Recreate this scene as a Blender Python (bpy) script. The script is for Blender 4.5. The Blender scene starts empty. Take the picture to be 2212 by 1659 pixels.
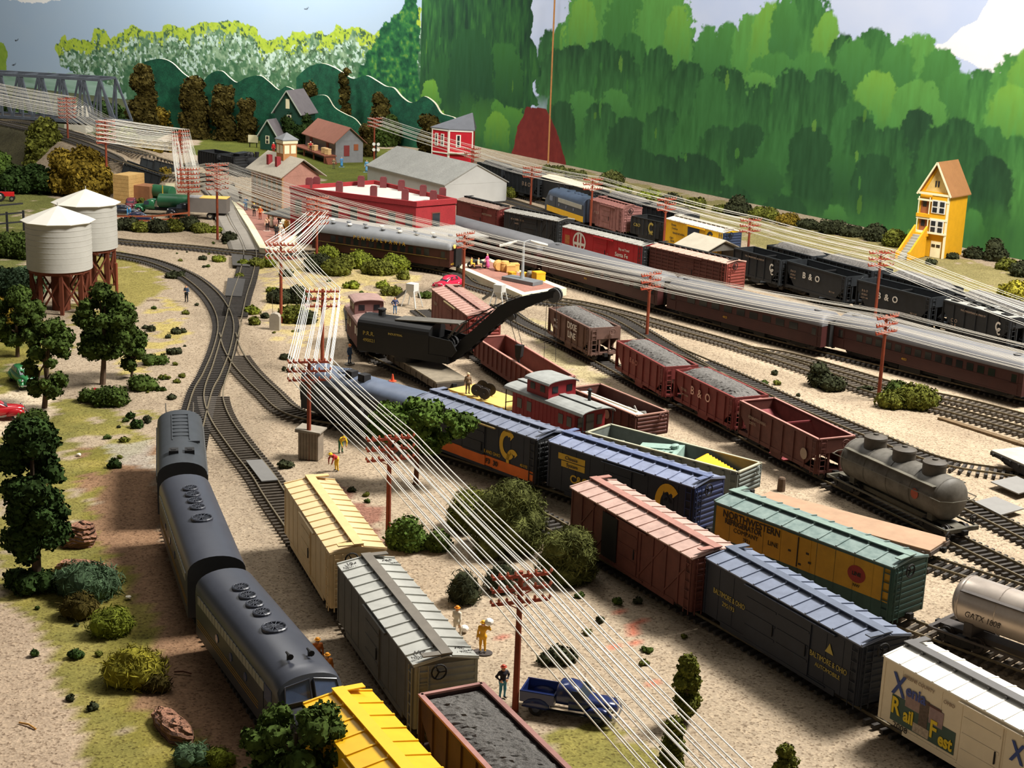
import bpy, math, random
import numpy as np
from mathutils import Vector, Matrix
random.seed(7)
SC = bpy.context.scene
COL = SC.collection
PI = math.pi
# ------------------------------------------------------------------ camera (lengths are full-size metres of the 1:87 models)
CF, CP, CR, CH = 3326.27, 0.262819, 0.0386133, 34.8414
IW, IH = 2212, 1659

def ray(px, py):
    X, Y = px - IW/2, py - IH/2
    cr, sr = math.cos(CR), math.sin(CR)
    X, Y = cr*X + sr*Y, -sr*X + cr*Y
    c, s = math.cos(CP), math.sin(CP)
    return Vector((X/CF, c - Y/CF*s, -s - Y/CF*c))

def G(px, py, z=0.0):
    """point of the layout at height z that stands at this place in the photograph"""
    d = ray(px, py); t = (z - CH)/d.z
    return Vector((d.x*t, d.y*t, z))

def onplane(px, py, p0, p1):
    """point on the vertical plane through ground points p0, p1"""
    d = ray(px, py)
    n = Vector((-(p1.y-p0.y), p1.x-p0.x, 0))
    t = n.dot(Vector((p0.x, p0.y, 0)))/n.dot(d)
    return Vector((d.x*t, d.y*t, CH + d.z*t))

def height_at(bx, by, ty, zb=0.0):
    """height of a vertical post with base pixel (bx,by) and top row ty"""
    b = G(bx, by, zb)
    lo, hi = 0.0, 60.0
    c, s = math.cos(CP), math.sin(CP)
    cr, sr = math.cos(CR), math.sin(CR)
    for _ in range(40):
        m = (lo+hi)/2
        P = (b.x, b.y, b.z + m - CH)
        d = P[1]*c - P[2]*s; u = P[1]*s + P[2]*c
        y = IH/2 + sr*CF*P[0]/d - cr*CF*u/d
        if y > ty: lo = m
        else: hi = m
    return lo

cam_d = bpy.data.cameras.new('camera'); cam = bpy.data.objects.new('camera', cam_d); COL.objects.link(cam)
cam_d.sensor_fit = 'HORIZONTAL'; cam_d.sensor_width = 36; cam_d.lens = 36*CF/IW
cam_d.clip_end = 2000; cam_d.clip_start = 1
_r = Vector((1,0,0)); _u = Vector((0, math.sin(CP), math.cos(CP))); _b = Vector((0, -math.cos(CP), math.sin(CP)))
_m = Matrix((( _r.x,_u.x,_b.x),(_r.y,_u.y,_b.y),(_r.z,_u.z,_b.z))) @ Matrix.Rotation(CR, 3, 'Z')
cam.matrix_world = Matrix.Translation((0,0,CH)) @ _m.to_4x4()
SC.camera = cam

# ------------------------------------------------------------------ materials
def s2l(c):
    c = c/255.0
    return c/12.92 if c <= .04045 else ((c+.055)/1.055)**2.4
def rgb(c): return (s2l(c[0]), s2l(c[1]), s2l(c[2]), 1)
_MC = {}
def M(c, rough=.6, v=.18, s=1.5, metal=0.0, name=None, c2=None, bump=0.0, fine=0.0, spec=.35, island=0.0):
    """painted surface: base colour with blotchy wear (v), second colour c2, fine grain"""
    key = (tuple(c), rough, v, s, metal, name, tuple(c2) if c2 else None, bump, fine, spec, island)
    if key in _MC: return _MC[key]
    m = bpy.data.materials.new(name or 'paint_%d_%d_%d' % tuple(int(x) for x in c)); m.use_nodes = True
    nt = m.node_tree; N = nt.nodes; L = nt.links
    b = N['Principled BSDF']
    b.inputs['Roughness'].default_value = rough; b.inputs['Metallic'].default_value = metal
    b.inputs['Specular IOR Level'].default_value = spec
    col = rgb(c)
    if v <= 0 and fine <= 0 and island <= 0:
        b.inputs['Base Color'].default_value = col
        _MC[key] = m; return m
    tc = N.new('ShaderNodeTexCoord')
    no = N.new('ShaderNodeTexNoise'); no.inputs['Scale'].default_value = s; no.inputs['Detail'].default_value = 5; no.inputs['Roughness'].default_value = .65
    L.new(tc.outputs['Object'], no.inputs['Vector'])
    rp = N.new('ShaderNodeValToRGB')
    rp.color_ramp.elements[0].position = .32; rp.color_ramp.elements[1].position = .68
    lo = rgb(c2) if c2 else tuple(x*(1-v) for x in col[:3]) + (1,)
    hi = col if c2 else tuple(min(1, x*(1+v*.6)) for x in col[:3]) + (1,)
    rp.color_ramp.elements[0].color = lo; rp.color_ramp.elements[1].color = hi
    L.new(no.outputs['Fac'], rp.inputs['Fac'])
    out = rp.outputs['Color']
    if fine > 0 or island > 0:
        mul = N.new('ShaderNodeMixRGB'); mul.blend_type = 'MULTIPLY'; mul.inputs['Fac'].default_value = 1
        L.new(out, mul.inputs['Color1'])
        mr = N.new('ShaderNodeMapRange'); k = max(fine, island)
        mr.inputs['To Min'].default_value = 1-k; mr.inputs['To Max'].default_value = 1+k*.8
        if island > 0:
            ge = N.new('ShaderNodeNewGeometry'); L.new(ge.outputs['Random Per Island'], mr.inputs['Value'])
        else:
            n2 = N.new('ShaderNodeTexNoise'); n2.inputs['Scale'].default_value = s*14; n2.inputs['Detail'].default_value = 2
            mr.inputs['From Min'].default_value = .3; mr.inputs['From Max'].default_value = .7
            L.new(tc.outputs['Object'], n2.inputs['Vector']); L.new(n2.outputs['Fac'], mr.inputs['Value'])
        L.new(mr.outputs['Result'], mul.inputs['Color2']); out = mul.outputs['Color']
    L.new(out, b.inputs['Base Color'])
    if bump > 0:
        bp = N.new('ShaderNodeBump'); bp.inputs['Strength'].default_value = bump; bp.inputs['Distance'].default_value = .05
        n3 = N.new('ShaderNodeTexNoise'); n3.inputs['Scale'].default_value = s*6; n3.inputs['Detail'].default_value = 4
        L.new(tc.outputs['Object'], n3.inputs['Vector']); L.new(n3.outputs['Fac'], bp.inputs['Height']); L.new(bp.outputs['Normal'], b.inputs['Normal'])
    _MC[key] = m
    return m

def attr_mat(name, attr, rough=.8, grain=0.0, gs=6.0):
    """colour from a vertex colour attribute (the mural's paint, the ground's cover) times grain"""
    m = bpy.data.materials.new(name); m.use_nodes = True
    nt = m.node_tree; N = nt.nodes; L = nt.links; b = N['Principled BSDF']
    b.inputs['Roughness'].default_value = rough; b.inputs['Specular IOR Level'].default_value = .15
    a = N.new('ShaderNodeAttribute'); a.attribute_name = attr
    L.new(a.outputs['Color'], b.inputs['Base Color'])
    return m, nt, a, b

# ------------------------------------------------------------------ mesh builder
class MB:
    def __init__(s): s.v = []; s.f = []; s.mi = []; s.cur = 0
    def add(s, vs, fs):
        o = len(s.v); s.v += [tuple(x) for x in vs]
        for f in fs: s.f.append(tuple(o+i for i in f)); s.mi.append(s.cur)
        return s
    def box(s, x0, x1, y0, y1, z0, z1, T=None):
        vs = [Vector((x,y,z)) for z in (z0,z1) for x,y in ((x0,y0),(x1,y0),(x1,y1),(x0,y1))]
        if T: vs = [T @ q for q in vs]
        return s.add(vs, [(3,2,1,0),(4,5,6,7),(0,1,5,4),(1,2,6,5),(2,3,7,6),(3,0,4,7)])
    def cbox(s, c, d, T=None): return s.box(c[0]-d[0]/2,c[0]+d[0]/2,c[1]-d[1]/2,c[1]+d[1]/2,c[2]-d[2]/2,c[2]+d[2]/2,T)
    def bar(s, p, q, w, h=None, up=(0,0,1)):
        p, q = Vector(p), Vector(q); h = w if h is None else h
        d = (q-p); L = d.length
        if L < 1e-6: return s
        d /= L; u = Vector(up)
        if abs(d.dot(u)) > .98: u = Vector((1,0,0))
        r = d.cross(u).normalized(); u = r.cross(d)
        vs = []
        for b in (p, q):
            for a, c in ((-1,-1),(1,-1),(1,1),(-1,1)): vs.append(b + r*(a*w/2) + u*(c*h/2))
        return s.add(vs, [(3,2,1,0),(4,5,6,7),(0,1,5,4),(1,2,6,5),(2,3,7,6),(3,0,4,7)])
    def tube(s, pts, r, n=6, cap=True):
        pts = [Vector(p) for p in pts]; k = len(pts)
        rs = r if isinstance(r, (list,tuple)) else [r]*k
        vs = []; prev = None
        for i, p in enumerate(pts):
            d = (pts[min(i+1,k-1)] - pts[max(i-1,0)]).normalized()
            if prev is None:
                a = Vector((0,0,1)) if abs(d.z) < .9 else Vector((1,0,0))
                u = d.cross(a).normalized()
            else: u = (prev - d*prev.dot(d)).normalized()
            prev = u; w = d.cross(u)
            for j in range(n):
                t = 2*PI*j/n
                vs.append(p + (u*math.cos(t) + w*math.sin(t))*rs[i])
        fs = [(i*n+j, i*n+(j+1)%n, (i+1)*n+(j+1)%n, (i+1)*n+j) for i in range(k-1) for j in range(n)]
        if cap: fs += [tuple(range(n-1,-1,-1)), tuple((k-1)*n+j for j in range(n))]
        return s.add(vs, fs)
    def cyl(s, p, q, r, n=12, r2=None): return s.tube([p,q], [r, r if r2 is None else r2], n)
    def lathe(s, prof, n=16, c=(0,0,0), sx=1, sy=1, rot=0):
        vs = [(c[0]+sx*r*math.cos(rot+2*PI*j/n), c[1]+sy*r*math.sin(rot+2*PI*j/n), c[2]+z) for r,z in prof for j in range(n)]
        k = len(prof)
        fs = [(i*n+j, i*n+(j+1)%n, (i+1)*n+(j+1)%n, (i+1)*n+j) for i in range(k-1) for j in range(n)]
        fs += [tuple(range(n-1,-1,-1)), tuple((k-1)*n+j for j in range(n))]
        return s.add(vs, fs)
    def loft(s, secs, closed=True, cap=True):
        n = len(secs[0]); k = len(secs)
        vs = [p for sec in secs for p in sec]
        m = n if closed else n-1
        fs = [(i*n+j, i*n+(j+1)%n, (i+1)*n+(j+1)%n, (i+1)*n+j) for i in range(k-1) for j in range(m)]
        if cap and closed: fs += [tuple(range(n-1,-1,-1)), tuple((k-1)*n+j for j in range(n))]
        return s.add(vs, fs)
    def extrude(s, poly, a, b, axis='x'):
        """prism: poly in the two other axes, from a to b along axis"""
        def P(p, t): return (t,p[0],p[1]) if axis=='x' else (p[0],t,p[1]) if axis=='y' else (p[0],p[1],t)
        return s.loft([[P(p,a) for p in poly],[P(p,b) for p in poly]])
    def ico(s, c, r, sub=2, amp=0.0, seed=0, sz=1.0):
        V, F = ICO[sub]
        c = np.array(c); P = V*r
        if amp: P = P*(1 + amp*vnoise(V*2.1 + seed*3.7)[:,None])
        P = P*np.array([1,1,sz]) + c
        return s.add([tuple(p) for p in P], F)
    def build(s, name, mat, parent=None, smooth=False):
        me = bpy.data.meshes.new(name); me.from_pydata(s.v, [], s.f)
        ms = mat if isinstance(mat, (list,tuple)) else [mat]
        for m in ms: me.materials.append(m)
        if len(ms) > 1: me.polygons.foreach_set('material_index', s.mi)
        if smooth:
            fix_normals(me, True)
            me.polygons.foreach_set('use_smooth', [True]*len(me.polygons))
            if smooth == 'auto' or isinstance(smooth, float):
                me.set_sharp_from_angle(angle=smooth if isinstance(smooth,float) else math.radians(35))
        fix_normals(me, bool(smooth))
        o = bpy.data.objects.new(name, me); COL.objects.link(o)
        if parent: o.parent = parent
        return o

def fix_normals(me, weld=False):
    import bmesh
    if len(me.polygons) > 20000: return
    bm = bmesh.new(); bm.from_mesh(me)
    if weld: bmesh.ops.remove_doubles(bm, verts=bm.verts, dist=1e-4)
    bmesh.ops.recalc_face_normals(bm, faces=bm.faces); bm.to_mesh(me); bm.free()

def _ico(sub):
    import bmesh
    bm = bmesh.new(); bmesh.ops.create_icosphere(bm, subdivisions=sub, radius=1)
    V = np.array([v.co[:] for v in bm.verts]); F = [tuple(v.index for v in f.verts) for f in bm.faces]; bm.free()
    return V, F
ICO = {i: _ico(i) for i in (1,2,3)}
def vnoise(P):
    """cheap smooth pseudo noise in -1..1 for an (n,3) array"""
    x,y,z = P[:,0],P[:,1],P[:,2]
    return (np.sin(x*1.7+y*2.3+.5)+np.sin(y*2.9-z*1.3+1.7)+np.sin(z*3.1+x*1.1+4.1)+.6*np.sin(x*5.3-y*4.7+z*3.9)+.4*np.sin(-x*9.1+y*7.7+z*8.3))/4.0

# ------------------------------------------------------------------ things, parts
def tag(o, label=None, cat=None, group=None, kind=None):
    if label: o['label'] = label
    if cat: o['category'] = cat
    if group: o['group'] = group
    if kind: o['kind'] = kind
    return o
def thing(name, label, cat, loc=(0,0,0), rz=0.0, group=None):
    o = bpy.data.objects.new(name, None); COL.objects.link(o)
    o.location = loc; o.rotation_euler = (0,0,rz); o.empty_display_size = .2
    return tag(o, label, cat, group)
def link_copy(o, parent):
    c = o.copy(); c.parent = parent; COL.objects.link(c); return c
def children(o): return [x for x in o.children]
def copy_tree(root, label, loc, rz=0.0, scale=None):
    r = root.copy(); COL.objects.link(r); r.location = loc; r.rotation_euler = (0,0,rz)
    if scale: r.scale = (scale,)*3
    r['label'] = label
    for ch in list(root.children):
        c = link_copy(ch, r)
        for g in list(ch.children): link_copy(g, c)
    return r
def text(parent, body, size, x, z, mat, yoff, name='lettering', sx=1.0, align='CENTER', bold=0.0, flip=False, spacing=1.0, rot=None, loc=None):
    cu = bpy.data.curves.new(name, 'FONT'); cu.body = body; cu.size = size
    cu.align_x = align; cu.align_y = 'CENTER'; cu.offset = bold; cu.space_character = spacing; cu.extrude = .008
    cu.materials.append(mat); cu.resolution_u = 3
    o = bpy.data.objects.new(name, cu); COL.objects.link(o); o.parent = parent
    o.location = loc if loc else (x, yoff, z); o.rotation_euler = rot if rot else (PI/2, 0, PI if flip else 0); o.scale = (sx, 1, 1)
    return o
def V2(p): return Vector((p.x, p.y))
# ------------------------------------------------------------------ rolling stock
RT = .42
BLK = M((34,33,33), .7, .25, 2); DARK = M((28,27,26), .75, .2, 2); STEEL = M((120,112,100), .45, .2, 4, metal=.6)
WHEELM = M((52,46,42), .5, .2, 3); RUSTY = M((92,58,42), .8, .3, 3)
def place(pf, pn, z, W=3.05, L=None, back=False):
    """centre, heading and length of a car whose near side upper edge runs from pf (far end) to pn (near end) in the photograph, at height z"""
    a, b = V2(G(*pf, z)), V2(G(*pn, z)); d = b-a; l = d.length; u = d/l; n = Vector((-u.y, u.x))
    if L: 
        if back: a = b-u*L
        else: b = a+u*L
        l = L
    c = (a+b)/2 + n*(W/2)*1.0
    return (c.x, c.y), math.atan2(u.y, u.x), l

def _truck_meshes():
    m = MB()
    for s in (-1,1):
        y = s*1.0
        m.extrude([(-1.25,.62),(-.95,.78),(-.35,.55),(.35,.55),(.95,.78),(1.25,.62),(1.25,.40),(.9,.3),(.3,.12),(-.3,.12),(-.9,.3),(-1.25,.40)], y-.09, y+.09, 'y')
        for x in (-.9,.9): m.cyl((x,y-.16,.45),(x,y+.16,.45),.17,8)
        for x in (-.18,.18): m.cyl((x,y,.15),(x,y,.6),.1,6)
    m.cbox((0,0,.5),(.5,2.0,.3))
    w = MB()
    w.cyl((0,-.95,.44),(0,.95,.44),.08,8)
    for s in (-1,1): w.lathe_y = None
    for s in (-1,1):
        w.cyl((0,s*.66,.44),(0,s*.80,.44),.44,18)
        w.cyl((0,s*.62,.44),(0,s*.66,.44),.49,18)
    a = m.build('truck', DARK); b = w.build('wheelset', WHEELM)
    da, db = a.data, b.data
    bpy.data.objects.remove(a); bpy.data.objects.remove(b)
    return da, db
TRK, WHS = _truck_meshes()
def trucks(root, xs, wb=.9, six=False):
    for x in xs:
        o = bpy.data.objects.new('truck', TRK); COL.objects.link(o); o.parent = root; o.location = (x,0,RT)
        if six: o.scale = (1.35,1,1)
        for d in ((-.9,.9) if not six else (-.95,0,.95)):
            w = bpy.data.objects.new('wheelset', WHS); COL.objects.link(w); w.parent = o; w.location = (d,0,0)
def couplers(root, L, z=1.05):
    for s in (-1,1):
        m = MB(); m.cbox((s*(L/2+.12),0,z),(.34,.22,.22)); m.cbox((s*(L/2+.3),.05,z),(.2,.34,.32))
        m.build('coupler', DARK, root)
def underframe(root, L, z0=.75, z1=1.05, w=.7):
    m = MB(); m.box(-L/2+.3, L/2-.3, -w/2, w/2, z0+.1, z1)
    m.cyl((-1.5,-.6,z0),(-.2,-.6,z0),.22,8); m.cbox((1.0,.5,z0),(.9,.5,.4))
    for x in (-L*.36, L*.36): m.cbox((x,0,z1-.1),(.4,2.3,.2))
    m.build('underframe', DARK, root)

def ladder(root, x, y, z0, z1, w=.45, ax='x', n=6, mat=None):
    m = MB()
    for i in range(n):
        z = z0 + (z1-z0)*(i+.5)/n
        if ax == 'x': m.bar((x-w/2,y,z),(x+w/2,y,z),.05)
        else: m.bar((x,y-w/2,z),(x,y+w/2,z),.05)
    for s in (-1,1):
        if ax == 'x': m.bar((x+s*w/2,y,z0),(x+s*w/2,y,z1),.05)
        else: m.bar((x,y+s*w/2,z0),(x,y+s*w/2,z1),.05)
    return m.build('ladder', mat or BLK, root)

def brake_wheel(root, x, y, z, s=1, mat=None, r=.36):
    m = MB()
    pts = [(x, y+r*math.cos(t), z+r*math.sin(t)) for t in [2*PI*i/14 for i in range(15)]]
    m.tube(pts, .045, 5)
    for i in range(3):
        t = 2*PI*i/3; m.bar((x,y,z),(x,y+r*math.cos(t),z+r*math.sin(t)),.05)
    m.cyl((x-s*.18,y,z),(x,y,z),.06,6)
    return m.build('brake_wheel', mat or BLK, root)

def boxcar(c, th, L, label, side, roof=None, end=None, walk=None, W=3.05, z0=1.0, ze=4.1, nrib=11, door='single', doorc=None, ribs='smooth', name='boxcar',
           cat='boxcar', group=None, ridge=.30, roofrib=.05, overhang=.06, band=None, bw=True, nearend=True, doorw=2.3, topwalk=True, trackc=None, sidecut=None):
    roof = roof or side; end = end or side; walk = walk or roof
    root = thing(name, label, cat, (c[0], c[1], 0), th, group)
    h = L/2; w = W/2
    # shell: sides (slot 0), ends (slot 1)
    m = MB(); m.cur = 0
    m.box(-h,h,-w,w,z0,ze)
    # gable ends
    for s in (-1,1):
        m.extrude([(-w,ze),(w,ze),(0,ze+ridge)], s*h-(.05 if s>0 else 0), s*h+(.05 if s<0 else 0), 'x')
    for s in (-1,1):      # side sill and top rail
        m.box(-h,h,s*w-.03,s*w+.03,ze-.14,ze); m.box(-h+1.6,h-1.6,s*w-.03,s*w+.03,z0-.22,z0+.1)
        m.box(-h,-h+.14,s*w-.035,s*w+.035,z0,ze); m.box(h-.14,h,s*w-.035,s*w+.035,z0,ze)
        if ribs in ('post','outside'):
            k = 10
            for i in range(1,k):
                x = -h+L*i/k
                if door and abs(x) < doorw*.6: continue
                m.box(x-.05,x+.05,s*w-.07,s*w+.07,z0,ze-.1)
            if ribs == 'outside':
                for a,b in ((-h+.2,-doorw*.55),(doorw*.55,h-.2)):
                    k2 = (b-a)/2
                    for i in range(2):
                        p,q = (a+i*k2, a+(i+1)*k2); 
                        m.bar((p,s*(w+.03),z0+.1),(q,s*(w+.03),ze-.2),.1,.06,(0,1,0))
        elif ribs == 'rivet':
            for i in range(1,10):
                x = -h+L*i/10
                m.box(x-.02,x+.02,s*w-.02,s*w+.02,z0,ze-.1)
        elif ribs == 'slat':
            k = 7
            for i in range(k):
                z = z0+.15+(ze-z0-.3)*i/k
                m.box(-h+.1,h-.1,s*w-.04,s*w+.04,z,z+(ze-z0)/k*.55)
            for i in range(1,12):
                x = -h+L*i/12; m.box(x-.06,x+.06,s*w-.08,s*w+.08,z0,ze-.1)
    if sidecut is None: m.build('body', side, root)
    for s in (-1,1):
        e = MB()
        for i in range(8):
            z = z0+.2+(ze-z0-.35)*i/8
            e.loft([[(s*h, y, z),(s*(h+.08), y, z+.09),(s*(h+.08), y, z+.2),(s*h, y, z+.29)] for y in (-w+.15, w-.15)])
        e.box(min(s*h,s*(h+.06)),max(s*h,s*(h+.06)),-w,-w+.14,z0,ze); e.box(min(s*h,s*(h+.06)),max(s*h,s*(h+.06)),w-.14,w,z0,ze)
        e.box(min(s*h,s*(h+.03)),max(s*h,s*(h+.03)),-w+.1,w-.1,z0,ze)
        e.build('end_panel', end, root)
    # roof
    r = MB(); o = overhang
    r.loft([[(x,-w-o,ze),(x,-w-o,ze+.07),(x,0,ze+ridge+.07),(x,w+o,ze+.07),(x,w+o,ze),(x,0,ze+ridge)] for x in (-h-.08,h+.08)])
    for i in range(nrib+1):
        x = -h+L*i/nrib
        for s in (-1,1): r.bar((x,s*.28,ze+ridge+.07-.28*ridge/w),(x,s*(w+o),ze+.09), .11, roofrib*2)
    r.build('roof', roof, root)
    if topwalk:
        k = MB(); zt = ze+ridge+.17
        k.box(-h-.1,h+.1,-.27,.27,zt,zt+.06)
        for i in range(nrib+1):
            x=-h+.1+(L-.2)*i/nrib; k.box(x-.06,x+.06,-.3,.3,ze+ridge,zt)
        for s in (-1,1):
            k.box(s*h-.3 if s>0 else -h-.1, h+.1 if s>0 else -h+.3, .27 if s<0 else -1.15, 1.15 if s<0 else -.27, zt-.03, zt+.03)
        k.build('running_board', walk, root)
    dm = doorc or side
    if door:
        for s in (-1,1):
            ws = [0] if door in ('single','open') else [-doorw/2, doorw/2]
            for x in ws:
                d = MB()
                x0,x1 = x-doorw/2, x+doorw/2
                if door == 'open' and s < 0: x0 += .1; 
                d.box(x0,x1,s*(w+.02)-.05,s*(w+.02)+.05,z0+.02,ze-.2)
                for i in range(1,4): 
                    zz = z0+(ze-z0)*i/4; d.box(x0+.08,x1-.08,s*(w+.08)-.02,s*(w+.08)+.02,zz-.06,zz+.06)
                dd = d.build('door', dm if not (door=='open' and s<0) else DARK, root)
                hm = MB(); hm.bar((x1-.25,s*(w+.12),z0+1.0),(x1-.25,s*(w+.12),z0+1.6),.06); hm.build('door_handle', BLK, dd)
            t = MB(); tw = doorw*(1.1 if len(ws)==1 else 1.9)
            t.box(-tw*.55, tw*.9, s*(w+.1)-.08, s*(w+.1)+.08, ze-.2, ze-.1)
            t.build('door_track', trackc or side, root)
            t = MB(); t.box(-tw*.5, tw*.8, s*(w+.05)-.05, s*(w+.05)+.05, z0-.06, z0+.02); t.build('lower_door_track', side, root)
    lm = end
    for s in (-1,1):
        ladder(root, s*(h-.35), -s*(w+.09) if s>0 else (w+.09), z0-.2, ze-.1, mat=lm)
        ladder(root, s*(h+.13), (-w+.4) if s>0 else (w-.4), z0-.2, ze, ax='y', mat=lm)
    if bw: brake_wheel(root, h+.32, -.45, ze-.25, 1, DARK)
    underframe(root, L); trucks(root, (-h+2.0, h-2.0)); couplers(root, L)
    root['hw'] = w; root['hl'] = h
    return root

def hopper(c, th, L, label, col, W=3.0, z0=.95, zt=3.5, coal=None, ribs=7, cat='hopper car', group=None, inner=None, cover=None, name='hopper_car'):
    root = thing(name, label, cat, (c[0],c[1],0), th, group); h=L/2; w=W/2
    inner = inner or col
    m = MB(); m.cur=0
    # sides with lower hopper outline
    prof = [(-h,zt),(h,zt),(h,zt-.9),(h-1.5,z0+.35),(h-2.2,z0+.35),(1.0,z0+.35),(.6,z0-.3),(-.6,z0-.3),(-1.0,z0+.35),(-h+1.5,z0+.35),(-h,zt-.9)]
    t = .1
    for s in (-1,1):
        m.loft([[(p[0], s*w, p[1]) for p in prof],[(p[0], s*(w-t), p[1]) for p in prof]])
        m.box(-h,h,s*w-.1,s*w+.1,zt-.06,zt+.1)
        m.box(-h,h,s*w-.05,s*w+.05,z0+.1,z0+.38)
        for i in range(ribs+1):
            x=-h+L*i/ribs
            m.box(x-.06 if i else x, x+.06 if i<ribs else x+.02, s*w-.1 if s<0 else s*w-.02, s*w+.02 if s<0 else s*w+.1, z0+.15, zt)
    for s in (-1,1):
        m.box(s*h-.05,s*h+.05,-w,w,zt-1.0,zt+.1)
        for y in (-w+.1,-.5,.5,w-.1): m.bar((s*(h-.05),y,z0+.1),(s*(h-.05),y,zt-.9),.14)
        m.box(s*(h-.4)-.4,s*(h-.4)+.4,-w,w,z0+.05,z0+.25)
    m.build('body', col, root)
    f = MB()
    for s in (-1,1):  # slope sheets
        f.loft([[(s*(h-.1),-w+t,zt-.7),(s*(h-.1),w-t,zt-.7)],[(s*1.0,-w+t,z0+.1),(s*1.0,w-t,z0+.1)]], closed=False)
        f.loft([[(s*.7,-w+t,z0-.25),(s*.7,w-t,z0-.25)],[(s*.05,-w+t,z0+.9),(s*.05,w-t,z0+.9)]], closed=False)
    f.box(-1.0,1.0,-w+t,w-t,z0-.3,z0-.2)
    f.bar((0,-w+.1,zt-.25),(0,w-.1,zt-.25),.12)
    f.build('slope_sheet', inner, root)
    for s in (-1,1):
        ladder(root, s*(h-.3), -s*(w+.14), z0, zt, mat=col); ladder(root, s*(h+.12), -s*(w-.4), z0, zt, ax='y', mat=col)
    brake_wheel(root, h+.35, .6, zt-.3, 1, col, .3)
    underframe(root, L, w=.5); trucks(root, (-h+1.45,h-1.45)); couplers(root, L)
    root['hw']=w+.1; root['hl']=h
    if cover:
        k=MB(); k.box(-h+.05,h-.05,-w,w,zt+.02,zt+.14); k.build('roof', cover, root)
        k=MB(); zt2=zt+.4; k.box(-h,h,-.27,.27,zt2-.1,zt2); 
        for i in range(8): x=-h+.3+(L-.6)*i/7; k.box(x-.05,x+.05,-.25,.25,zt+.14,zt2-.1)
        k.build('running_board', BLK, root)
        for i in range(4):
            for s in (-1,1):
                q=MB(); q.cbox((-h+L*(i+.5)/4, s*.85, zt+.2),(.9,.8,.12)); q.cbox((-h+L*(i+.5)/4, s*.85, zt+.28),(.08,.7,.06)); q.build('hatch', BLK, root)
    if coal: coal_load(c, th, L-.3, W-.3, zt-.12, coal[0], coal[1], group='coal loads in the hopper cars')
    return root

def coal_load(c, th, L, W, z, label, hh=.55, mat=None, group=None, name='coal_load'):
    nx, ny = int(L/.13), int(W/.13); rng = np.random.default_rng(int(abs(c[0]*10))+3)
    X, Y = np.meshgrid(np.linspace(-L/2,L/2,nx), np.linspace(-W/2,W/2,ny), indexing='ij')
    ex = np.clip((L/2-np.abs(X))/1.1,0,1); ey = np.clip((W/2-np.abs(Y))/.9,0,1)
    Z = hh*np.minimum(ex,1)*np.sin(ey*PI/2) + .022*rng.standard_normal(X.shape)*(ex>0)*(ey>0)
    Z += z
    v = np.stack([X+.02*rng.standard_normal(X.shape),Y+.03*rng.standard_normal(X.shape),Z],-1).reshape(-1,3)
    m = MB(); fs=[(i*ny+j,(i+1)*ny+j,(i+1)*ny+j+1,i*ny+j+1) for i in range(nx-1) for j in range(ny-1)]
    m.add(v, fs); m.add([(-L/2,-W/2,z-.2),(L/2,-W/2,z-.2),(L/2,W/2,z-.2),(-L/2,W/2,z-.2)],[(0,1,2,3)])
    o = m.build(name, mat or COAL); o.location=(c[0],c[1],0); o.rotation_euler=(0,0,th)
    tag(o, label, 'coal', group, 'stuff'); return o
COAL = M((100,97,93), .8, .12, 1.2, fine=.5)

def gondola(c, th, L, label, col, W=3.0, z0=1.0, zt=2.7, inner=None, floor=None, ribs=11, rim=None, group=None, cat='gondola car', name='gondola_car'):
    root = thing(name, label, cat, (c[0],c[1],0), th, group); h=L/2; w=W/2; t=.1
    m=MB()
    for s in (-1,1):
        m.box(-h,h,min(s*w,s*(w-t)),max(s*w,s*(w-t)),z0,zt)
        for i in range(ribs+1):
            x=-h+L*i/ribs; x=min(max(x,-h+.06),h-.06)
            m.loft([[(x-.09,s*w,zt-.1),(x+.09,s*w,zt-.1),(x+.09,s*(w+.1),zt-.12),(x-.09,s*(w+.1),zt-.12)],[(x-.09,s*w,z0),(x+.09,s*w,z0),(x+.06,s*(w+.1),z0+.1),(x-.06,s*(w+.1),z0+.1)]])
        m.box(-h+1.5,h-1.5,min(s*w,s*(w-t)),max(s*w,s*(w-t)),z0-.3,z0)
        m.box(min(s*h,s*(h-t)),max(s*h,s*(h-t)),-w,w,z0,zt)
        for i in range(5):
            z=z0+.12+(zt-z0-.2)*i/5
            m.loft([[(s*h,y,z),(s*(h+.08),y,z+.08),(s*(h+.08),y,z+.17),(s*h,y,z+.25)] for y in (-w+.1,w-.1)])
    m.build('body', col, root)
    k=MB()
    for s in (-1,1):
        k.box(-h-.05,h+.05,s*(w-.03)-.1,s*(w-.03)+.1,zt,zt+.08); k.box(s*(h-.03)-.1,s*(h-.03)+.1,-w,w,zt,zt+.08)
    k.build('rim', rim or col, root)
    f=MB(); f.box(-h+.1,h-.1,-w+.1,w-.1,z0,z0+.06); f.build('floor_board', floor or inner or col, root)
    for s in (-1,1): ladder(root, s*(h-.3), -s*(w+.12), z0-.3, zt, n=4, mat=col)
    brake_wheel(root, h+.3, .7, zt-.2, 1, col, .28)
    underframe(root, L); trucks(root,(-h+2,h-2)); couplers(root,L)
    root['hw']=w+.1; root['hl']=h
    return root

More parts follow.
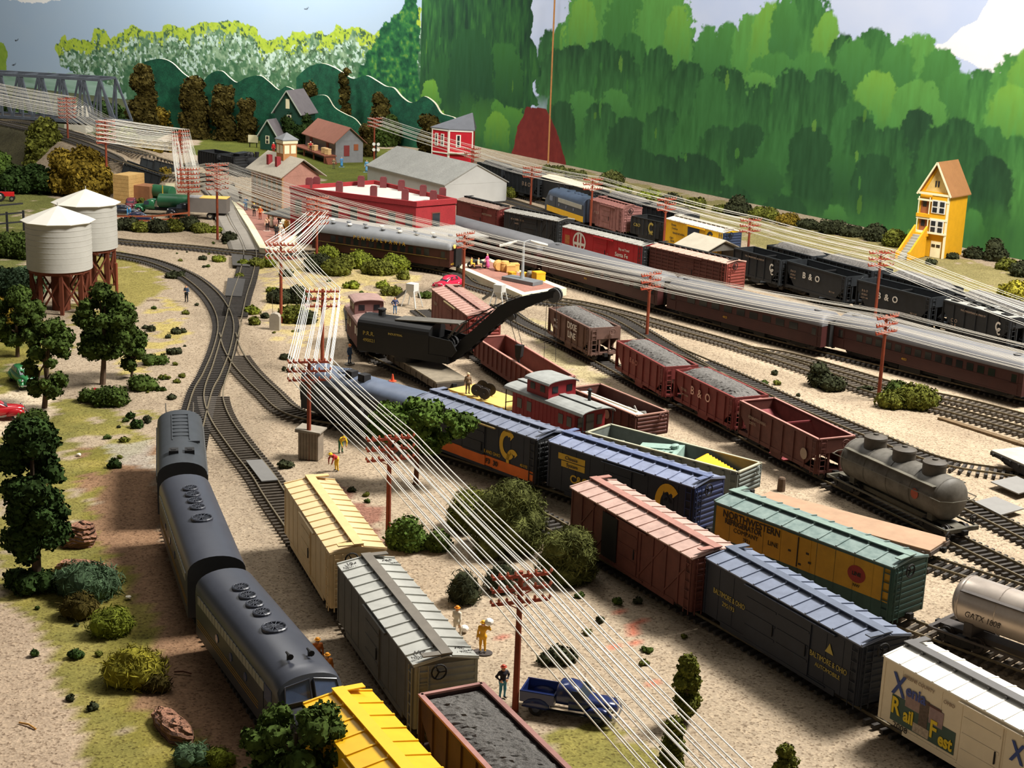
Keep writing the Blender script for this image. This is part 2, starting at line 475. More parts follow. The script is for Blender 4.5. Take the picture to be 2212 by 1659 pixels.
def flatcar(c, th, L, label, deck, side, W=2.9, zd=1.35, group=None, name='flat_car', stakes=True):
    root = thing(name, label, 'flat car', (c[0],c[1],0), th, group); h=L/2; w=W/2
    m=MB(); m.box(-h,h,-w,w,zd-.12,zd); m.build('deck', deck, root)
    m=MB()
    for s in (-1,1):
        m.extrude([(-h,zd-.12),(h,zd-.12),(h,zd-.35),(h-2,zd-.45),(2,zd-.75),(-2,zd-.75),(-h+2,zd-.45),(-h,zd-.35)], s*w-.06, s*w+.06, 'y')
        if stakes:
            for i in range(11): x=-h+.4+(L-.8)*i/10; m.cbox((x,s*(w+.08),zd-.27),(.16,.14,.24))
    for s in (-1,1): m.box(s*h-.06,s*h+.06,-w,w,zd-.4,zd-.12)
    m.build('side_sill', side, root)
    brake_wheel(root, h+.15, .8, zd+.35, 1, BLK, .28)
    underframe(root, L, .7, .95); trucks(root,(-h+1.9,h-1.9)); couplers(root,L)
    return root

def arch(w, z_side, z_top, n=10, y=0):
    """roof arch polyline from -w to w"""
    return [(w*-math.cos(PI*i/n), z_side+(z_top-z_side)*math.sin(PI*i/n)**.8) for i in range(n+1)]

def caboose(c, th, L, label, col, roofm, W=3.0, z0=1.0, ze=3.3, zr=3.65, cup=(-.6,2.4), winm=None, group=None):
    root = thing('caboose', label, 'caboose', (c[0],c[1],0), th, group); h=L/2; w=W/2; hb=h-.9
    m=MB(); m.box(-hb,hb,-w,w,z0,ze)
    for s in (-1,1):
        m.extrude([(y,z) for y,z in arch(w,ze,zr)], s*hb-.04, s*hb+.04,'x')
        for i in range(1,16): x=-hb+2*hb*i/16; m.box(x-.012,x+.012,s*w-.015,s*w+.015,z0,ze)
    m.build('body', col, root)
    r=MB(); a=arch(w+.15,ze,zr+.06); b=arch(w+.15,ze-.06,zr)
    r.loft([[(x,p[0],p[1]) for p in a]+[(x,p[0],p[1]) for p in b[::-1]] for x in (-h-.1,h+.1)]); r.build('roof', roofm, root)
    k=MB(); k.box(-h-.1,cup[0],-.28,.28,zr+.1,zr+.17); k.box(cup[1],h+.1,-.28,.28,zr+.1,zr+.17); k.build('running_board', roofm, root)
    x0,x1=cup; q=MB(); wc=w-.15; zc=zr+1.0
    q.loft([[(x0,-wc,ze),(x1,-wc,ze),(x1,wc,ze),(x0,wc,ze)],[(x0,-wc,zc),(x1,-wc,zc),(x1,wc,zc),(x0,wc,zc)]])
    for s in (x0,x1): q.extrude([(y,z) for y,z in arch(wc,zc,zc+.25)], s-.03, s+.03,'x')
    cu=q.build('cupola', col, root)
    r=MB(); a=arch(wc+.15,zc,zc+.32); b=arch(wc+.15,zc-.05,zc+.26)
    r.loft([[(x,p[0],p[1]) for p in a]+[(x,p[0],p[1]) for p in b[::-1]] for x in (x0-.2,x1+.2)]); r.build('cupola_roof', roofm, cu)
    wm = winm or M((24,26,30),.2,0,name='window_glass_dark')
    def win(x,y,z,sx,sz,ax,par):
        g=MB()
        if ax=='y': g.cbox((x,y,z),(sx,.06,sz))
        else: g.cbox((x,y,z),(.06,sx,sz))
        return g.build('window', wm, par)
    for s in (-1,1):
        for x in (-hb+.9, -hb+2.1, hb-1.6, hb-.6): win(x,s*w,2.5,.55,.75,'y',root)
        win((x0+x1)/2-.6,s*wc,zc-.45,.55,.5,'y',cu); win((x0+x1)/2+.6,s*wc,zc-.45,.55,.5,'y',cu)
        for y in (-.7,.7): win(x1 if s>0 else x0,y,zc-.45,.55,.5,'x',cu)
        for y in (-.95,.95): win(s*hb,y,2.5,.5,.75,'x',root)
        d=MB(); d.cbox((s*hb,0,2.05),(.07,.75,2.0)); d.build('door', wm, root)
        p=MB(); p.box(min(s*hb,s*h),max(s*hb,s*h),-w,w,z0,z0+.12)
        for y in (-w+.05,0,w-.05): p.bar((s*h,y,z0),(s*h,y,z0+1.1 if y==0 else ze),.06)
        p.bar((s*h,-w,z0+1.1),(s*h,w,z0+1.1),.06); p.build('platform_railing', BLK, root)
    st=MB(); st.cyl((hb-1.2,.9,ze),(hb-1.2,.9,zr+.8),.12,8); st.lathe([(.2,0),(.2,.08),(.05,.2)],8,(hb-1.2,.9,zr+.8)); st.build('stove_pipe', BLK, root)
    underframe(root,L); trucks(root,(-h+1.9,h-1.9)); couplers(root,L)
    root['hw']=w; return root

def tankcar(c, th, L, label, tankm, framem, R=1.3, zc=2.6, domes=1, domer=.75, group=None, rails=True, walk=False, W=2.7, domem=None):
    root = thing('tank_car', label, 'tank car', (c[0],c[1],0), th, group); h=L/2; ht=h-.75
    m=MB(); secs=[]
    for x,r in [(-ht,.05),(-ht+.06,.45),(-ht+.22,.8),(-ht+.45,.97),(-ht+.6,1)]+[(-ht+.6+(2*ht-1.2)*i/6,1) for i in range(1,6)]+[(ht-.6,1),(ht-.45,.97),(ht-.22,.8),(ht-.06,.45),(ht,.05)]:
        secs.append([(x,R*r*math.cos(2*PI*j/28),zc+R*r*math.sin(2*PI*j/28)) for j in range(28)])
    m.loft(secs); m.build('tank', tankm, root, smooth='auto')
    b=MB()
    for i in range(5):
        x=-ht+.65+(2*ht-1.3)*i/4
        b.tube([(x,(R+.01)*math.cos(t),zc+(R+.01)*math.sin(t)) for t in [2*PI*j/28 for j in range(29)]],.03,4)
    b.build('tank_band', tankm, root)
    for i in range(domes):
        x = 0 if domes==1 else -ht*.56+ht*1.12*i/(domes-1)
        d=MB(); d.lathe([(domer,0),(domer,R*.2+.55),(domer+.04,R*.2+.58),(domer+.02,R*.2+.72),(domer*.7,R*.2+.82),(.2,R*.2+.86),(.18,R*.2+.95),(.02,R*.2+.96)],20,(x,0,zc+R*.72)); d.build('dome', domem or tankm, root, smooth='auto')
    f=MB(); f.box(-h,h,-.45,.45,.95,1.25)
    for s in (-1,1):
        f.bar((-h,s*W/2,1.2),(h,s*W/2,1.2),.1,.12); f.box(s*h-.12,s*h+.12,-W/2,W/2,1.0,1.26)
    for x in (-ht*.75,ht*.75): f.box(x-.25,x+.25,-.9,.9,1.2,zc-R*.75)
    f.build('frame', framem, root)
    if rails:
        r=MB()
        pts=[(-h+.5,-R-.12,zc+.25),(h-.6,-R-.12,zc+.25),(h-.2,-R*.6,zc+.25),(h-.2,R*.6,zc+.25),(h-.6,R+.12,zc+.25),(-h+.6,R+.12,zc+.25),(-h+.2,R*.6,zc+.25),(-h+.2,-R*.6,zc+.25),(-h+.6,-R-.12,zc+.25)]
        r.tube(pts,.035,5)
        for s in (-1,1):
            for i in range(4): x=-ht*.8+ht*1.6*i/3; r.bar((x,s*(R+.12),zc+.25),(x,s*(R-.05),zc+.25),.05)
        r.build('handrail', framem, root)
    if walk:
        k=MB()
        for s in (-1,1): k.box(-ht*.85,ht*.85,s*(R*.86)-.18,s*(R*.86)+.18,zc+R*.62,zc+R*.62+.06)
        k.build('walkway', framem, root)
    brake_wheel(root,h+.1,.8,1.8,1,BLK,.28)
    trucks(root,(-h+1.6,h-1.6)); couplers(root,L,1.0)
    return root

def coach(c, th, L, label, side, roofm, W=3.05, z0=1.05, ze=3.15, zt=4.35, nwin=14, vents=0, winc=None, group=None, obs=False, stripe=None, name='passenger_coach', clere=False, winz=(2.15,2.95), six=True):
    root = thing(name, label, 'passenger car', (c[0],c[1],0), th, group); h=L/2; w=W/2
    m=MB(); m.box(-h,h,-w,w,z0,ze)
    for s in (-1,1):
        m.box(-h,h,s*w-.03,s*w+.03,winz[0]-.16,winz[0]-.06); m.box(-h,h,s*w-.03,s*w+.03,ze-.1,ze+.04); m.box(-h,h,s*w-.02,s*w+.02,z0,z0+.12)
    m.build('body', side, root)
    r=MB(); secs=[]
    xs=[(-h-.02,.55),(-h+.12,.8),(-h+.45,1),(h-.45,1),(h-.12,.8),(h+.02,.55)]
    for x,k in xs:
        secs.append([(x,p[0],ze+(p[1]-ze)*k) for p in arch(w+.06,ze,zt,14)]+[(x,w+.06,ze-.05),(x,-w-.06,ze-.05)])
    r.loft(secs); r.build('roof', roofm, root, smooth='auto')
    wm = winc or M((30,34,36),.15,0,name='coach_window_glass')
    for s in (-1,1):
        for i in range(nwin):
            x=-h+2.6+(L-5.2)*(i+.5)/nwin
            g=MB(); g.cbox((x,s*w,(winz[0]+winz[1])/2),((L-5.2)/nwin*.62,.05,winz[1]-winz[0])); g.build('window', wm, root)
        for x in (-h+.9,h-.9):
            d=MB(); d.cbox((x,s*w,(z0+ze)/2),(.85,.06,ze-z0-.2)); dd=d.build('door', side, root)
            g=MB(); g.cbox((x,s*(w+.03),2.5),(.5,.04,.7)); g.build('door_window', wm, dd)
    for s in (-1,1):
        d=MB(); d.box(min(s*h,s*(h+.3)),max(s*h,s*(h+.3)),-.65,.65,z0,ze+.4); d.build('diaphragm', BLK, root)
    if stripe:
        q=MB()
        for s in (-1,1): q.box(-h+.4,h-.4,s*(w+.035)-.008,s*(w+.035)+.008,winz[0]-.13,winz[0]-.10)
        q.build('stripe', stripe, root)
    for i in range(vents):
        x=-h+1.4+(L-2.8)*i/max(1,vents-1); y=(-.75 if i%2 else .75)
        zz = ze+(zt-ze)*(1-(abs(y)/w)**2)**.5
        v=MB(); v.cyl((x,y,zz-.1),(x,y,zz+.14),.1,8); v.lathe([(.24,0),(.3,.1),(.24,.2),(.02,.24)],10,(x,y,zz+.1)); v.build('roof_vent', roofm if i%3 else WHITEM, root)
    u=MB(); u.box(-h+4,h-4,-.9,.9,.62,1.05); u.cbox((-1.5,-1.0,.75),(2.4,.6,.5)); u.cbox((2.4,-1.0,.8),(1.4,.6,.4)); u.cyl((-4,-.95,.72),(-2.9,-.95,.72),.25,8); u.build('underframe', DARK, root)
    trucks(root,(-h+3.0,h-3.0),six=six); couplers(root,L)
    root['hw']=w; root['hl']=h
    return root
WHITEM = M((225,222,212),.6,.1,3,name='white_paint')

def loco(c, th, L, label, side, roofm, W=3.1, z0=.95, ze=3.3, zt=4.35, nose=True, fans=4, group=None, grille=None, stripe=None, hatch=False, winm=None, flip=False, horns=True, cat='locomotive'):
    """carbody diesel, nose at +x"""
    root = thing('diesel_locomotive', label, cat, (c[0],c[1],0), th + (PI if flip else 0), group); h=L/2; w=W/2
    def sec(x, kw=1.0, zs=ze, ztop=zt, zb=z0):
        a=[(w*kw*-math.cos(PI*i/14), zs+(ztop-zs)*math.sin(PI*i/14)**.75) for i in range(15)]
        return [(x,p[0],p[1]) for p in a]+[(x,w*kw,zb),(x,-w*kw,zb)]
    m=MB()
    if nose:
        secs=[sec(-h),sec(h-2.5),sec(h-2.1,1,ze-.02,zt-.04),sec(h-1.75,.995,ze-.1,zt-.18),sec(h-1.2,.98,2.7,3.0),sec(h-.85,.95,2.45,2.95),sec(h-.45,.85,2.2,2.75),sec(h-.2,.68,2.0,2.45),sec(h-.05,.42,1.8,2.1),sec(h,.2,1.6,1.8)]
    else:
        secs=[sec(-h),sec(h)]
    # split: roof faces use slot 1
    n=len(secs[0]); vs=[p for s in secs for p in s]; o=len(m.v)
    for i in range(len(secs)-1):
        for j in range(n):
            zz=[secs[i][j][2],secs[i][(j+1)%n][2]]
            m.cur = 1 if (min(zz)>=ze-.35 and i < (3 if nose else 1)) else 0
            m.add([secs[i][j],secs[i][(j+1)%n],secs[i+1][(j+1)%n],secs[i+1][j]],[(0,1,2,3)])
    m.cur=0; m.add(secs[0],[tuple(range(n-1,-1,-1))]); m.add(secs[-1],[tuple(range(n))])
    m.build('body', [side, roofm], root, smooth='auto')
    wm = winm or M((70,84,110),.1,.2,.8,name='windshield_glass',spec=.8)
    if nose:
        for s in (-1,1):
            g=MB(); x0=h-2.62; x1=h-3.06
            W4=[(h-1.22,s*.1,3.16),(h-1.3,s*1.3,3.05),(h-1.66,s*1.2,3.72),(h-1.60,s*.1,3.98)]
            g.add([(a+.09,b,c+.05) for a,b,c in W4]+[(a-.05,b,c-.05) for a,b,c in W4],[(0,1,2,3),(7,6,5,4),(0,4,5,1),(1,5,6,2),(2,6,7,3),(3,7,4,0)])
            g.build('windshield', wm, root)
            f=MB(); f.tube([(a+.1,b,c+.06) for a,b,c in W4+W4[:1]],.05,5); f.build('windshield_frame', roofm, root)
            g=MB(); g.cbox((h-2.9,s*w,2.9),(1.0,.05,.75)); g.build('side_window', wm, root)
            d=MB(); d.cbox((h-3.9,s*w,2.2),(.75,.06,2.1)); d.build('cab_door', side, root)
        l=MB(); l.lathe([(.28,0),(.3,.1),(.2,.14),(.02,.12)],12); ll=l.build('headlight', WHITEM, root); ll.rotation_euler=(0,PI/2,0); ll.location=(h-.3,0,2.5)
    for s in (-1,1):
        if grille:
            g=MB(); x1=h-3.4 if nose else h-.6
            g.box(-h+.6,x1,s*(w+.0)-.05,s*(w+.0)+.05,2.85,3.28)
            for i in range(int((x1+h-.6)/.5)): x=-h+.6+.5*i; g.box(x-.03,x+.03,s*w-.07,s*w+.07,2.85,3.28)
            g.build('side_grille', grille, root)
        if stripe:
            for z in (1.55,1.7,1.85):
                g=MB(); g.box(-h+.3,h-(3.5 if nose else .3),s*(w+.012)-.008,s*(w+.012)+.008,z,z+.035); g.build('stripe', stripe, root)
        for x in (-3.5,-1.2,1.1):
            g=MB(); g.tube([(x,s*(w+.0),2.3),(x,s*(w+.04),2.3)],.22,12); g.build('porthole', wm, root)
    if hatch:
        q=MB()
        for a,b in ((-h+1,-h+1+L*.5),): 
            for s in (-1,1): q.bar((a,s*.55,zt-.02),(b,s*.55,zt-.02),.05,.05)
        for i in range(7): x=-h+1.2+i*L*.07; q.bar((x,-.55,zt),(x,.55,zt),.05,.06)
        q.box(-h+1,-h+5.6,.9,.96,zt-.35,zt-.2); q.box(h-4.6,h-4.5,-.3,1.2,zt-.2,zt-.03)
        q.build('roof_hatch', roofm, root)
        for s in (-1,1):
            e=MB(); e.cbox((h-2.2,s*.5,zt+.02),(.7,.6,.3)); e.cbox((h-2.2,s*.5,zt+.16),(.4,.3,.1)); e.build('exhaust_stack', BLK, root)
    else:
        for i in range(fans+1):
            x = -h+2.8+1.12*i if i<fans else -h+2.8+1.12*fans+.75
            r=.46 if i<fans else .62
            f=MB(); f.lathe([(r,-.1),(r,.12),(r-.06,.16),(r-.1,.14),(r-.12,.05),(.12,.03),(.1,.1),(.02,.12)],18,(x,0,zt-.04))
            for j in range(6): t=PI*j/6; f.bar((x-r*.9*math.cos(t),-r*.9*math.sin(t),zt+.1),(x+r*.9*math.cos(t),r*.9*math.sin(t),zt+.1),.03)
            f.build('roof_fan', roofm, root)
    if horns and nose:
        for s in (-1,1):
            q=MB(); q.bar((h-3.2,s*.5,zt-.1),(h-3.2,s*.5,zt+.2),.1); q.tube([(h-3.45,s*.5,zt+.22),(h-3.1,s*.5,zt+.22),(h-2.85,s*.5,zt+.22)],[.05,.07,.15],8); q.build('horn', BLK, root)
    u=MB(); u.box(-h+4,h-4.5,-1.3,1.3,.6,1.0); u.build('fuel_tank', DARK, root)
    trucks(root,(-h+2.3,h-3.0 if nose else h-2.3)); couplers(root,L,.95)
    root['hw']=w; root['hl']=h
    return root
# ------------------------------------------------------------------ foliage
def leafm(c, c2=None, isl=.45): return M(c, .9, .3, .9, c2=c2 or tuple(x*.62 for x in c), island=isl, spec=.05)
F_DARK = leafm((76,94,42)); F_MID = leafm((78,94,42)); F_OLIVE = leafm((112,116,48)); F_YEL = leafm((158,150,52)); F_BLUE = leafm((92,116,84)); F_BROWN = leafm((84,74,34))
F_BRIGHT = leafm((92,116,50)); F_GOLD = leafm((142,120,44)); F_GREY = leafm((66,70,48)); F_DEEP = leafm((56,76,36)); F_LIME=leafm((128,138,48)); F_LICH = leafm((104,108,58))
BARK = M((92,74,58),.9,.35,3); BARKR = M((104,60,36),.9,.35,3)
def leaves(m, clumps, dens, leaf, rng, strand=False, core=True):
    """foam or lichen foliage: a lumpy core in each clump with loose flakes over it"""
    for (cx,cy,cz,r,sz) in clumps:
        if core: m.ico((cx,cy,cz), r*.86, 2, .16, rng.random()*10, sz)
        n = int(dens*r*r*(.5+.5*sz))
        if n < 4: continue
        d = rng.standard_normal((n,3)); d /= np.linalg.norm(d,axis=1)[:,None]
        k = 1+.16*vnoise(d*2.1+rng.random()*9)
        P = d*(r*(.84+.24*rng.random(n))*k)[:,None]*np.array([1,1,sz]) + np.array([cx,cy,cz])
        a = rng.standard_normal((n,3)); a = a*.7 + np.cross(d, rng.standard_normal((n,3))); a /= np.linalg.norm(a,axis=1)[:,None]+1e-9
        b = np.cross(a, d+.6*rng.standard_normal((n,3))); b /= np.linalg.norm(b,axis=1)[:,None]+1e-9
        s = leaf*(.6+.8*rng.random(n))[:,None]
        if strand: A = a*s*2.6; B = b*s*.32
        else: A = a*s; B = b*s*.85
        q = np.stack([P-A-B*.4,P+B-A*.3,P+A+B*.4,P-B+A*.3],1).reshape(-1,3)
        o = len(m.v); m.v += [tuple(x) for x in q]
        m.f += [(o+4*i,o+4*i+1,o+4*i+2,o+4*i+3) for i in range(n)]; m.mi += [m.cur]*n
def crown_clumps(rng, rx, ry, rz, cz, n, r0, r1, shape='ball'):
    out=[]
    for i in range(n):
        t=rng.random()*2*PI; u=rng.random()*2-1; q=math.sqrt(1-u*u)*(.55+.45*rng.random())
        taper = 1.0
        if shape=='cone': taper = .25+.75*(1-(u+1)/2)
        x=rx*q*math.cos(t)*taper; y=ry*q*math.sin(t)*taper; z=cz+rz*u
        out.append((x,y,z,r0+(r1-r0)*rng.random(),.85))
    return out
_seed=[100]
def plant(name, label, cat, loc, clumps, fol, group=None, trunk=None, dens=330, leaf=.15, strand=False, bark=None, part='foliage', rz=0.0):
    _seed[0]+=1; rng=np.random.default_rng(_seed[0])
    if trunk:
        root=thing(name,label,cat,loc,rz,group)
        m=MB()
        for pts,r0,r1 in trunk: m.tube(pts,[r0+(r1-r0)*i/(len(pts)-1) for i in range(len(pts))],7)
        m.build('trunk', bark or BARK, root)
        m=MB(); leaves(m,clumps,dens,leaf,rng,strand); m.build(part, fol, root)
        return root
    m=MB(); leaves(m,clumps,dens,leaf,rng,strand); o=m.build(name,fol); o.location=loc; o.rotation_euler=(0,0,rz)
    return tag(o,label,cat,group)
def tree(px,py,H,rx,label,fol,zc=.62,rz=.36,n=22,r=(.7,1.15),name='tree',shape='ball',group=None,dens=300,leaf=.16,lean=(0,0),ry=None,bark=None,zb=0.0,cat='tree',strand=False):
    _seed[0]+=1; rng=np.random.default_rng(_seed[0]*7); p=G(px,py,zb)
    cl=crown_clumps(rng,rx-r[0]*.6,(ry or rx)-r[0]*.6,H*rz-r[0]*.3,H*zc,n,r[0],r[1],shape)
    cl=[(c[0]+lean[0]*c[2]/H,c[1]+lean[1]*c[2]/H,max(c[2],.5),c[3],c[4]) for c in cl]
    top=Vector((lean[0]*.8,lean[1]*.8,H*.8)); tr=[([Vector((0,0,-.1)),Vector((.05,.05,H*.25))+Vector((lean[0]*.2,lean[1]*.2,0)),Vector((lean[0]*.5,lean[1]*.5,H*.52)),top],.26*H/8,.07)]
    for i in range(5):
        c=cl[i*len(cl)//5]; z0=H*(.28+.07*i); tr.append(([Vector((lean[0]*z0/H,lean[1]*z0/H,z0)),Vector((c[0]*.5,c[1]*.5,(z0+c[2])/2+.1)),Vector(c[:3])],.1*H/8,.03))
    return plant(name,label,cat,(p.x,p.y,zb),cl,fol,group,tr,dens,leaf,strand,bark)
def bush(px,py,rx,H,label,fol,n=6,group=None,dens=330,leaf=.13,name='bush',strand=False,ry=None,zb=0.0,cat='bush',rr=None):
    """ground bush: clumps sitting on the ground"""
    _seed[0]+=1; rng=np.random.default_rng(_seed[0]*13); p=G(px,py,zb); cl=[]
    r=rr or min(rx,H)*.62
    for i in range(n):
        t=2*PI*i/n+rng.random(); q=.25+.75*rng.random()
        x=(rx-r*.8)*q*math.cos(t); y=((ry or rx*.8)-r*.8)*q*math.sin(t); rr_=r*(.75+.4*rng.random())
        cl.append((x,y,rr_*.6 if i%3==0 else max(rr_*.55,(H-rr_)*(.35+.65*rng.random())),rr_,.9))
    cl.append((0,0,max(H-r*.9,r*.5),r,.9))
    # foot pixel marks the near edge: move the centre back by the radius
    return plant(name,label,cat,(p.x,p.y+(ry or rx*.8)*.7,zb),cl,fol,group,None,dens,leaf,strand)

# ------------------------------------------------------------------ figures
SKIN=M((214,160,120),.6,.05,3,name='figure_skin'); HAIRM=M((60,42,28),.7,.1,4,name='hair')
def surface_nets(f, lo, hi, h):
    n=[int(math.ceil((hi[i]-lo[i])/h))+1 for i in range(3)]
    ax=[lo[i]+h*np.arange(n[i]) for i in range(3)]
    X,Y,Z=np.meshgrid(*ax,indexing='ij'); S=f(np.stack([X,Y,Z],-1).reshape(-1,3)).reshape(n)
    ins=S<0
    cc=np.zeros([k-1 for k in n],int)
    for dx in (0,1):
        for dy in (0,1):
            for dz in (0,1): cc+=ins[dx:n[0]-1+dx,dy:n[1]-1+dy,dz:n[2]-1+dz]
    act=(cc>0)&(cc<8); idx=-np.ones(act.shape,int); cells=np.argwhere(act); idx[act]=np.arange(len(cells))
    acc=np.zeros((len(cells),3)); cnt=np.zeros(len(cells))
    cor=[(a,b,c) for a in (0,1) for b in (0,1) for c in (0,1)]
    for i,a in enumerate(cor):
        for b in cor[i+1:]:
            if sum(abs(a[k]-b[k]) for k in range(3))!=1: continue
            sa=S[cells[:,0]+a[0],cells[:,1]+a[1],cells[:,2]+a[2]]; sb=S[cells[:,0]+b[0],cells[:,1]+b[1],cells[:,2]+b[2]]
            cr=(sa<0)!=(sb<0); t=np.where(cr,sa/(sa-sb+1e-12),0)[:,None]
            acc+=np.where(cr[:,None],np.array(a)+t*(np.array(b)-np.array(a)),0); cnt+=cr
    V=np.array(lo)+h*(cells+acc/cnt[:,None]); F=[]
    for d in range(3):
        u,v=[(1,2),(2,0),(0,1)][d]
        sl0=[slice(None)]*3; sl1=[slice(None)]*3; sl0[d]=slice(0,n[d]-1); sl1[d]=slice(1,n[d])
        ch=np.argwhere(ins[tuple(sl0)]!=ins[tuple(sl1)])
        for e in ch:
            if e[u]==0 or e[v]==0 or e[u]>=n[u]-1 or e[v]>=n[v]-1: continue
            q=[]
            for du,dv in ((-1,-1),(0,-1),(0,0),(-1,0)):
                k=list(e); k[u]+=du; k[v]+=dv; q.append(int(idx[tuple(k)]))
            if ins[tuple(e)]: F.append(tuple(q))
            else: F.append(tuple(q[::-1]))
    return V,F
POSES={ # joints: shoulders/elbows/hands/hips/knees/feet overrides (x right, y front is -y)
 'stand':{}, 
 'hip':{'el':(-.36,.06,1.2),'hl':(-.2,-.1,1.02),'er':(.36,.06,1.2),'hr':(.2,-.1,1.02)},
 'carry':{'el':(-.3,.02,1.14),'hl':(-.16,-.34,1.18),'er':(.3,.02,1.14),'hr':(.16,-.34,1.18)},
 'armup':{'er':(.42,-.02,1.5),'hr':(.46,-.1,1.78)},
 'load':{'er':(.4,-.05,1.35),'hr':(.28,-.02,1.66)},
 'walk':{'kl':(-.12,-.2,.5),'al':(-.12,-.18,.08),'kr':(.12,.02,.5),'ar':(.12,.28,.12),'hl':(-.3,.2,.86),'el':(-.3,.12,1.12),'hr':(.3,-.25,.92),'er':(.3,-.08,1.12)},
 'phone':{'er':(.33,-.12,1.22),'hr':(.12,-.2,1.52)},
 'bend':{'neck':(0,-.42,1.24),'head':(0,-.55,1.3),'chest':(0,-.3,1.15),'sl':(-.19,-.36,1.2),'sr':(.19,-.36,1.2),'el':(-.24,-.5,.95),'hl':(-.18,-.56,.7),'er':(.24,-.5,.95),'hr':(.18,-.56,.7)},
 'sit':{'kl':(-.12,-.42,.5),'al':(-.12,-.42,.1),'kr':(.12,-.42,.5),'ar':(.12,-.42,.1),'_drop':-.42},
}
def person(px,py,label,shirt,trousers,rz=0.0,pose='stand',hat=None,hair=None,base=None,H=1.78,zb=0.0,shoes=(40,34,30),skirt=False,group=None,loc=None,held=None,res=.045,skin=None):
    p=loc if loc else G(px,py,zb)
    root=thing('person',label,'person',(p[0],p[1],(p[2] if loc else zb)+(.04 if base else 0)),rz,group); root.scale=(H/1.78,)*3
    J=dict(head=(0,-.015,1.64),neck=(0,0,1.47),chest=(0,0,1.3),pelvis=(0,0,.96),sl=(-.19,0,1.42),sr=(.19,0,1.42),el=(-.27,.03,1.14),er=(.27,.03,1.14),hl=(-.29,-.06,.88),hr=(.29,-.06,.88),
           pl=(-.1,0,.9),pr=(.1,0,.9),kl=(-.12,-.02,.5),kr=(.12,-.02,.5),al=(-.13,.03,.08),ar=(.13,.03,.08))
    ov=POSES[pose]; drop=ov.get('_drop',0)
    for k in J:
        if drop and k[0] not in 'ka': J[k]=(J[k][0],J[k][1],J[k][2]+drop)
        if drop and k in('head','neck','chest','pelvis','sl','sr','el','er','hl','hr','pl','pr') : pass
    for k,v in ov.items():
        if k[0]!='_': J[k]=v
    J={k:np.array(v,float) for k,v in J.items()}
    fl=J['al']+np.array([-.01,-.17,-.03]); fr=J['ar']+np.array([.01,-.17,-.03])
    pal=lambda e,h: h+(h-e)/np.linalg.norm(h-e)*.07
    # bones: a, b, ra, rb, material slot (0 skin 1 shirt 2 trousers 3 shoes)
    hd=J['head']
    B=[(hd+[0,.01,.03],hd+[0,-.02,-.05],.098,.075,0),(hd+[0,-.09,0],hd+[0,-.115,-.02],.02,.022,0),(hd+[-.095,0,0],hd+[-.1,.01,-.02],.02,.018,0),(hd+[.095,0,0],hd+[.1,.01,-.02],.02,.018,0),
       (hd+[0,.01,-.06],J['neck'],.055,.058,0),(J['neck']+[0,0,-.03],J['chest'],.09,.15,1),(J['chest']+[-.08,0,.02],J['chest']+[.08,0,.02],.125,.125,1),(J['chest'],J['pelvis'],.145,.13,1),
       (J['sl'],J['sr'],.075,.075,1),(J['sl'],J['el'],.07,.052,1),(J['sr'],J['er'],.07,.052,1),(J['el'],J['hl'],.05,.038,1),(J['er'],J['hr'],.05,.038,1),
       (J['hl'],pal(J['el'],J['hl']),.036,.042,0),(J['hr'],pal(J['er'],J['hr']),.036,.042,0),
       (J['pelvis'],J['pl'],.14,.115,2),(J['pelvis'],J['pr'],.14,.115,2),(J['pl'],J['kl'],.1,.068,2),(J['pr'],J['kr'],.1,.068,2),(J['kl'],J['al'],.07,.05,2),(J['kr'],J['ar'],.07,.05,2),
       (J['al']+[0,.02,-.03],fl,.05,.042,3),(J['ar']+[0,.02,-.03],fr,.05,.042,3)]
    if skirt: B.append((J['pelvis'],(J['kl']+J['kr'])/2+[0,0,-.15],.15,.24,2))
    A0=np.array([b[0] for b in B]); A1=np.array([b[1] for b in B]); R0=np.array([b[2] for b in B]); R1=np.array([b[3] for b in B]); SL=np.array([b[4] for b in B])
    def dist(P):
        d=A1-A0; L2=(d*d).sum(1)+1e-9
        t=np.clip(((P[:,None,:]-A0)*d).sum(2)/L2,0,1)
        q=A0+t[:,:,None]*d
        return np.linalg.norm(P[:,None,:]-q,axis=2)-(R0+t*(R1-R0))
    k=.035
    def f(P):
        D=dist(P); m=D.min(1); return m-k*np.log(np.exp(-(D-m[:,None])/k).sum(1))*.6
    pts=np.concatenate([A0,A1]); lo=pts.min(0)-.3; hi=pts.max(0)+.3; lo[2]=max(lo[2],-.15)
    V,F=surface_nets(f,lo,hi,res)
    V[:,2]=np.maximum(V[:,2],0.0)
    C=np.array([V[list(q)].mean(0) for q in F]); mi=SL[dist(C).argmin(1)]
    m=MB(); m.v=[tuple(v) for v in V]; m.f=F; m.mi=[int(x) for x in mi]
    # fingers and thumb on each palm
    m.cur=0
    for e,h,s in ((J['el'],J['hl'],-1),(J['er'],J['hr'],1)):
        dr=(h-e)/np.linalg.norm(h-e); side=np.cross(dr,[0,0,1.0]); side=side/(np.linalg.norm(side)+1e-6) if np.linalg.norm(side)>.2 else np.array([0,1.0,0]); nn=np.cross(side,dr)
        for i,l in enumerate((.07,.082,.078,.06)):
            b=h+dr*.1+side*(.026*(i-1.5)); m.tube([b,b+dr*l*.5+nn*.008,b+dr*l*.9+nn*.03],[.011,.01,.008],5)
        b=h+dr*.04+side*.04*s; m.tube([b,b+side*.03*s+dr*.03,b+side*.035*s+dr*.065],[.012,.011,.009],5)
    mats=[skin or SKIN,M(shirt,.65,.12,3),M(trousers,.65,.12,3),M(shoes,.6,.1,3)]
    m.build('body',mats,root,smooth=True)
    e=MB()
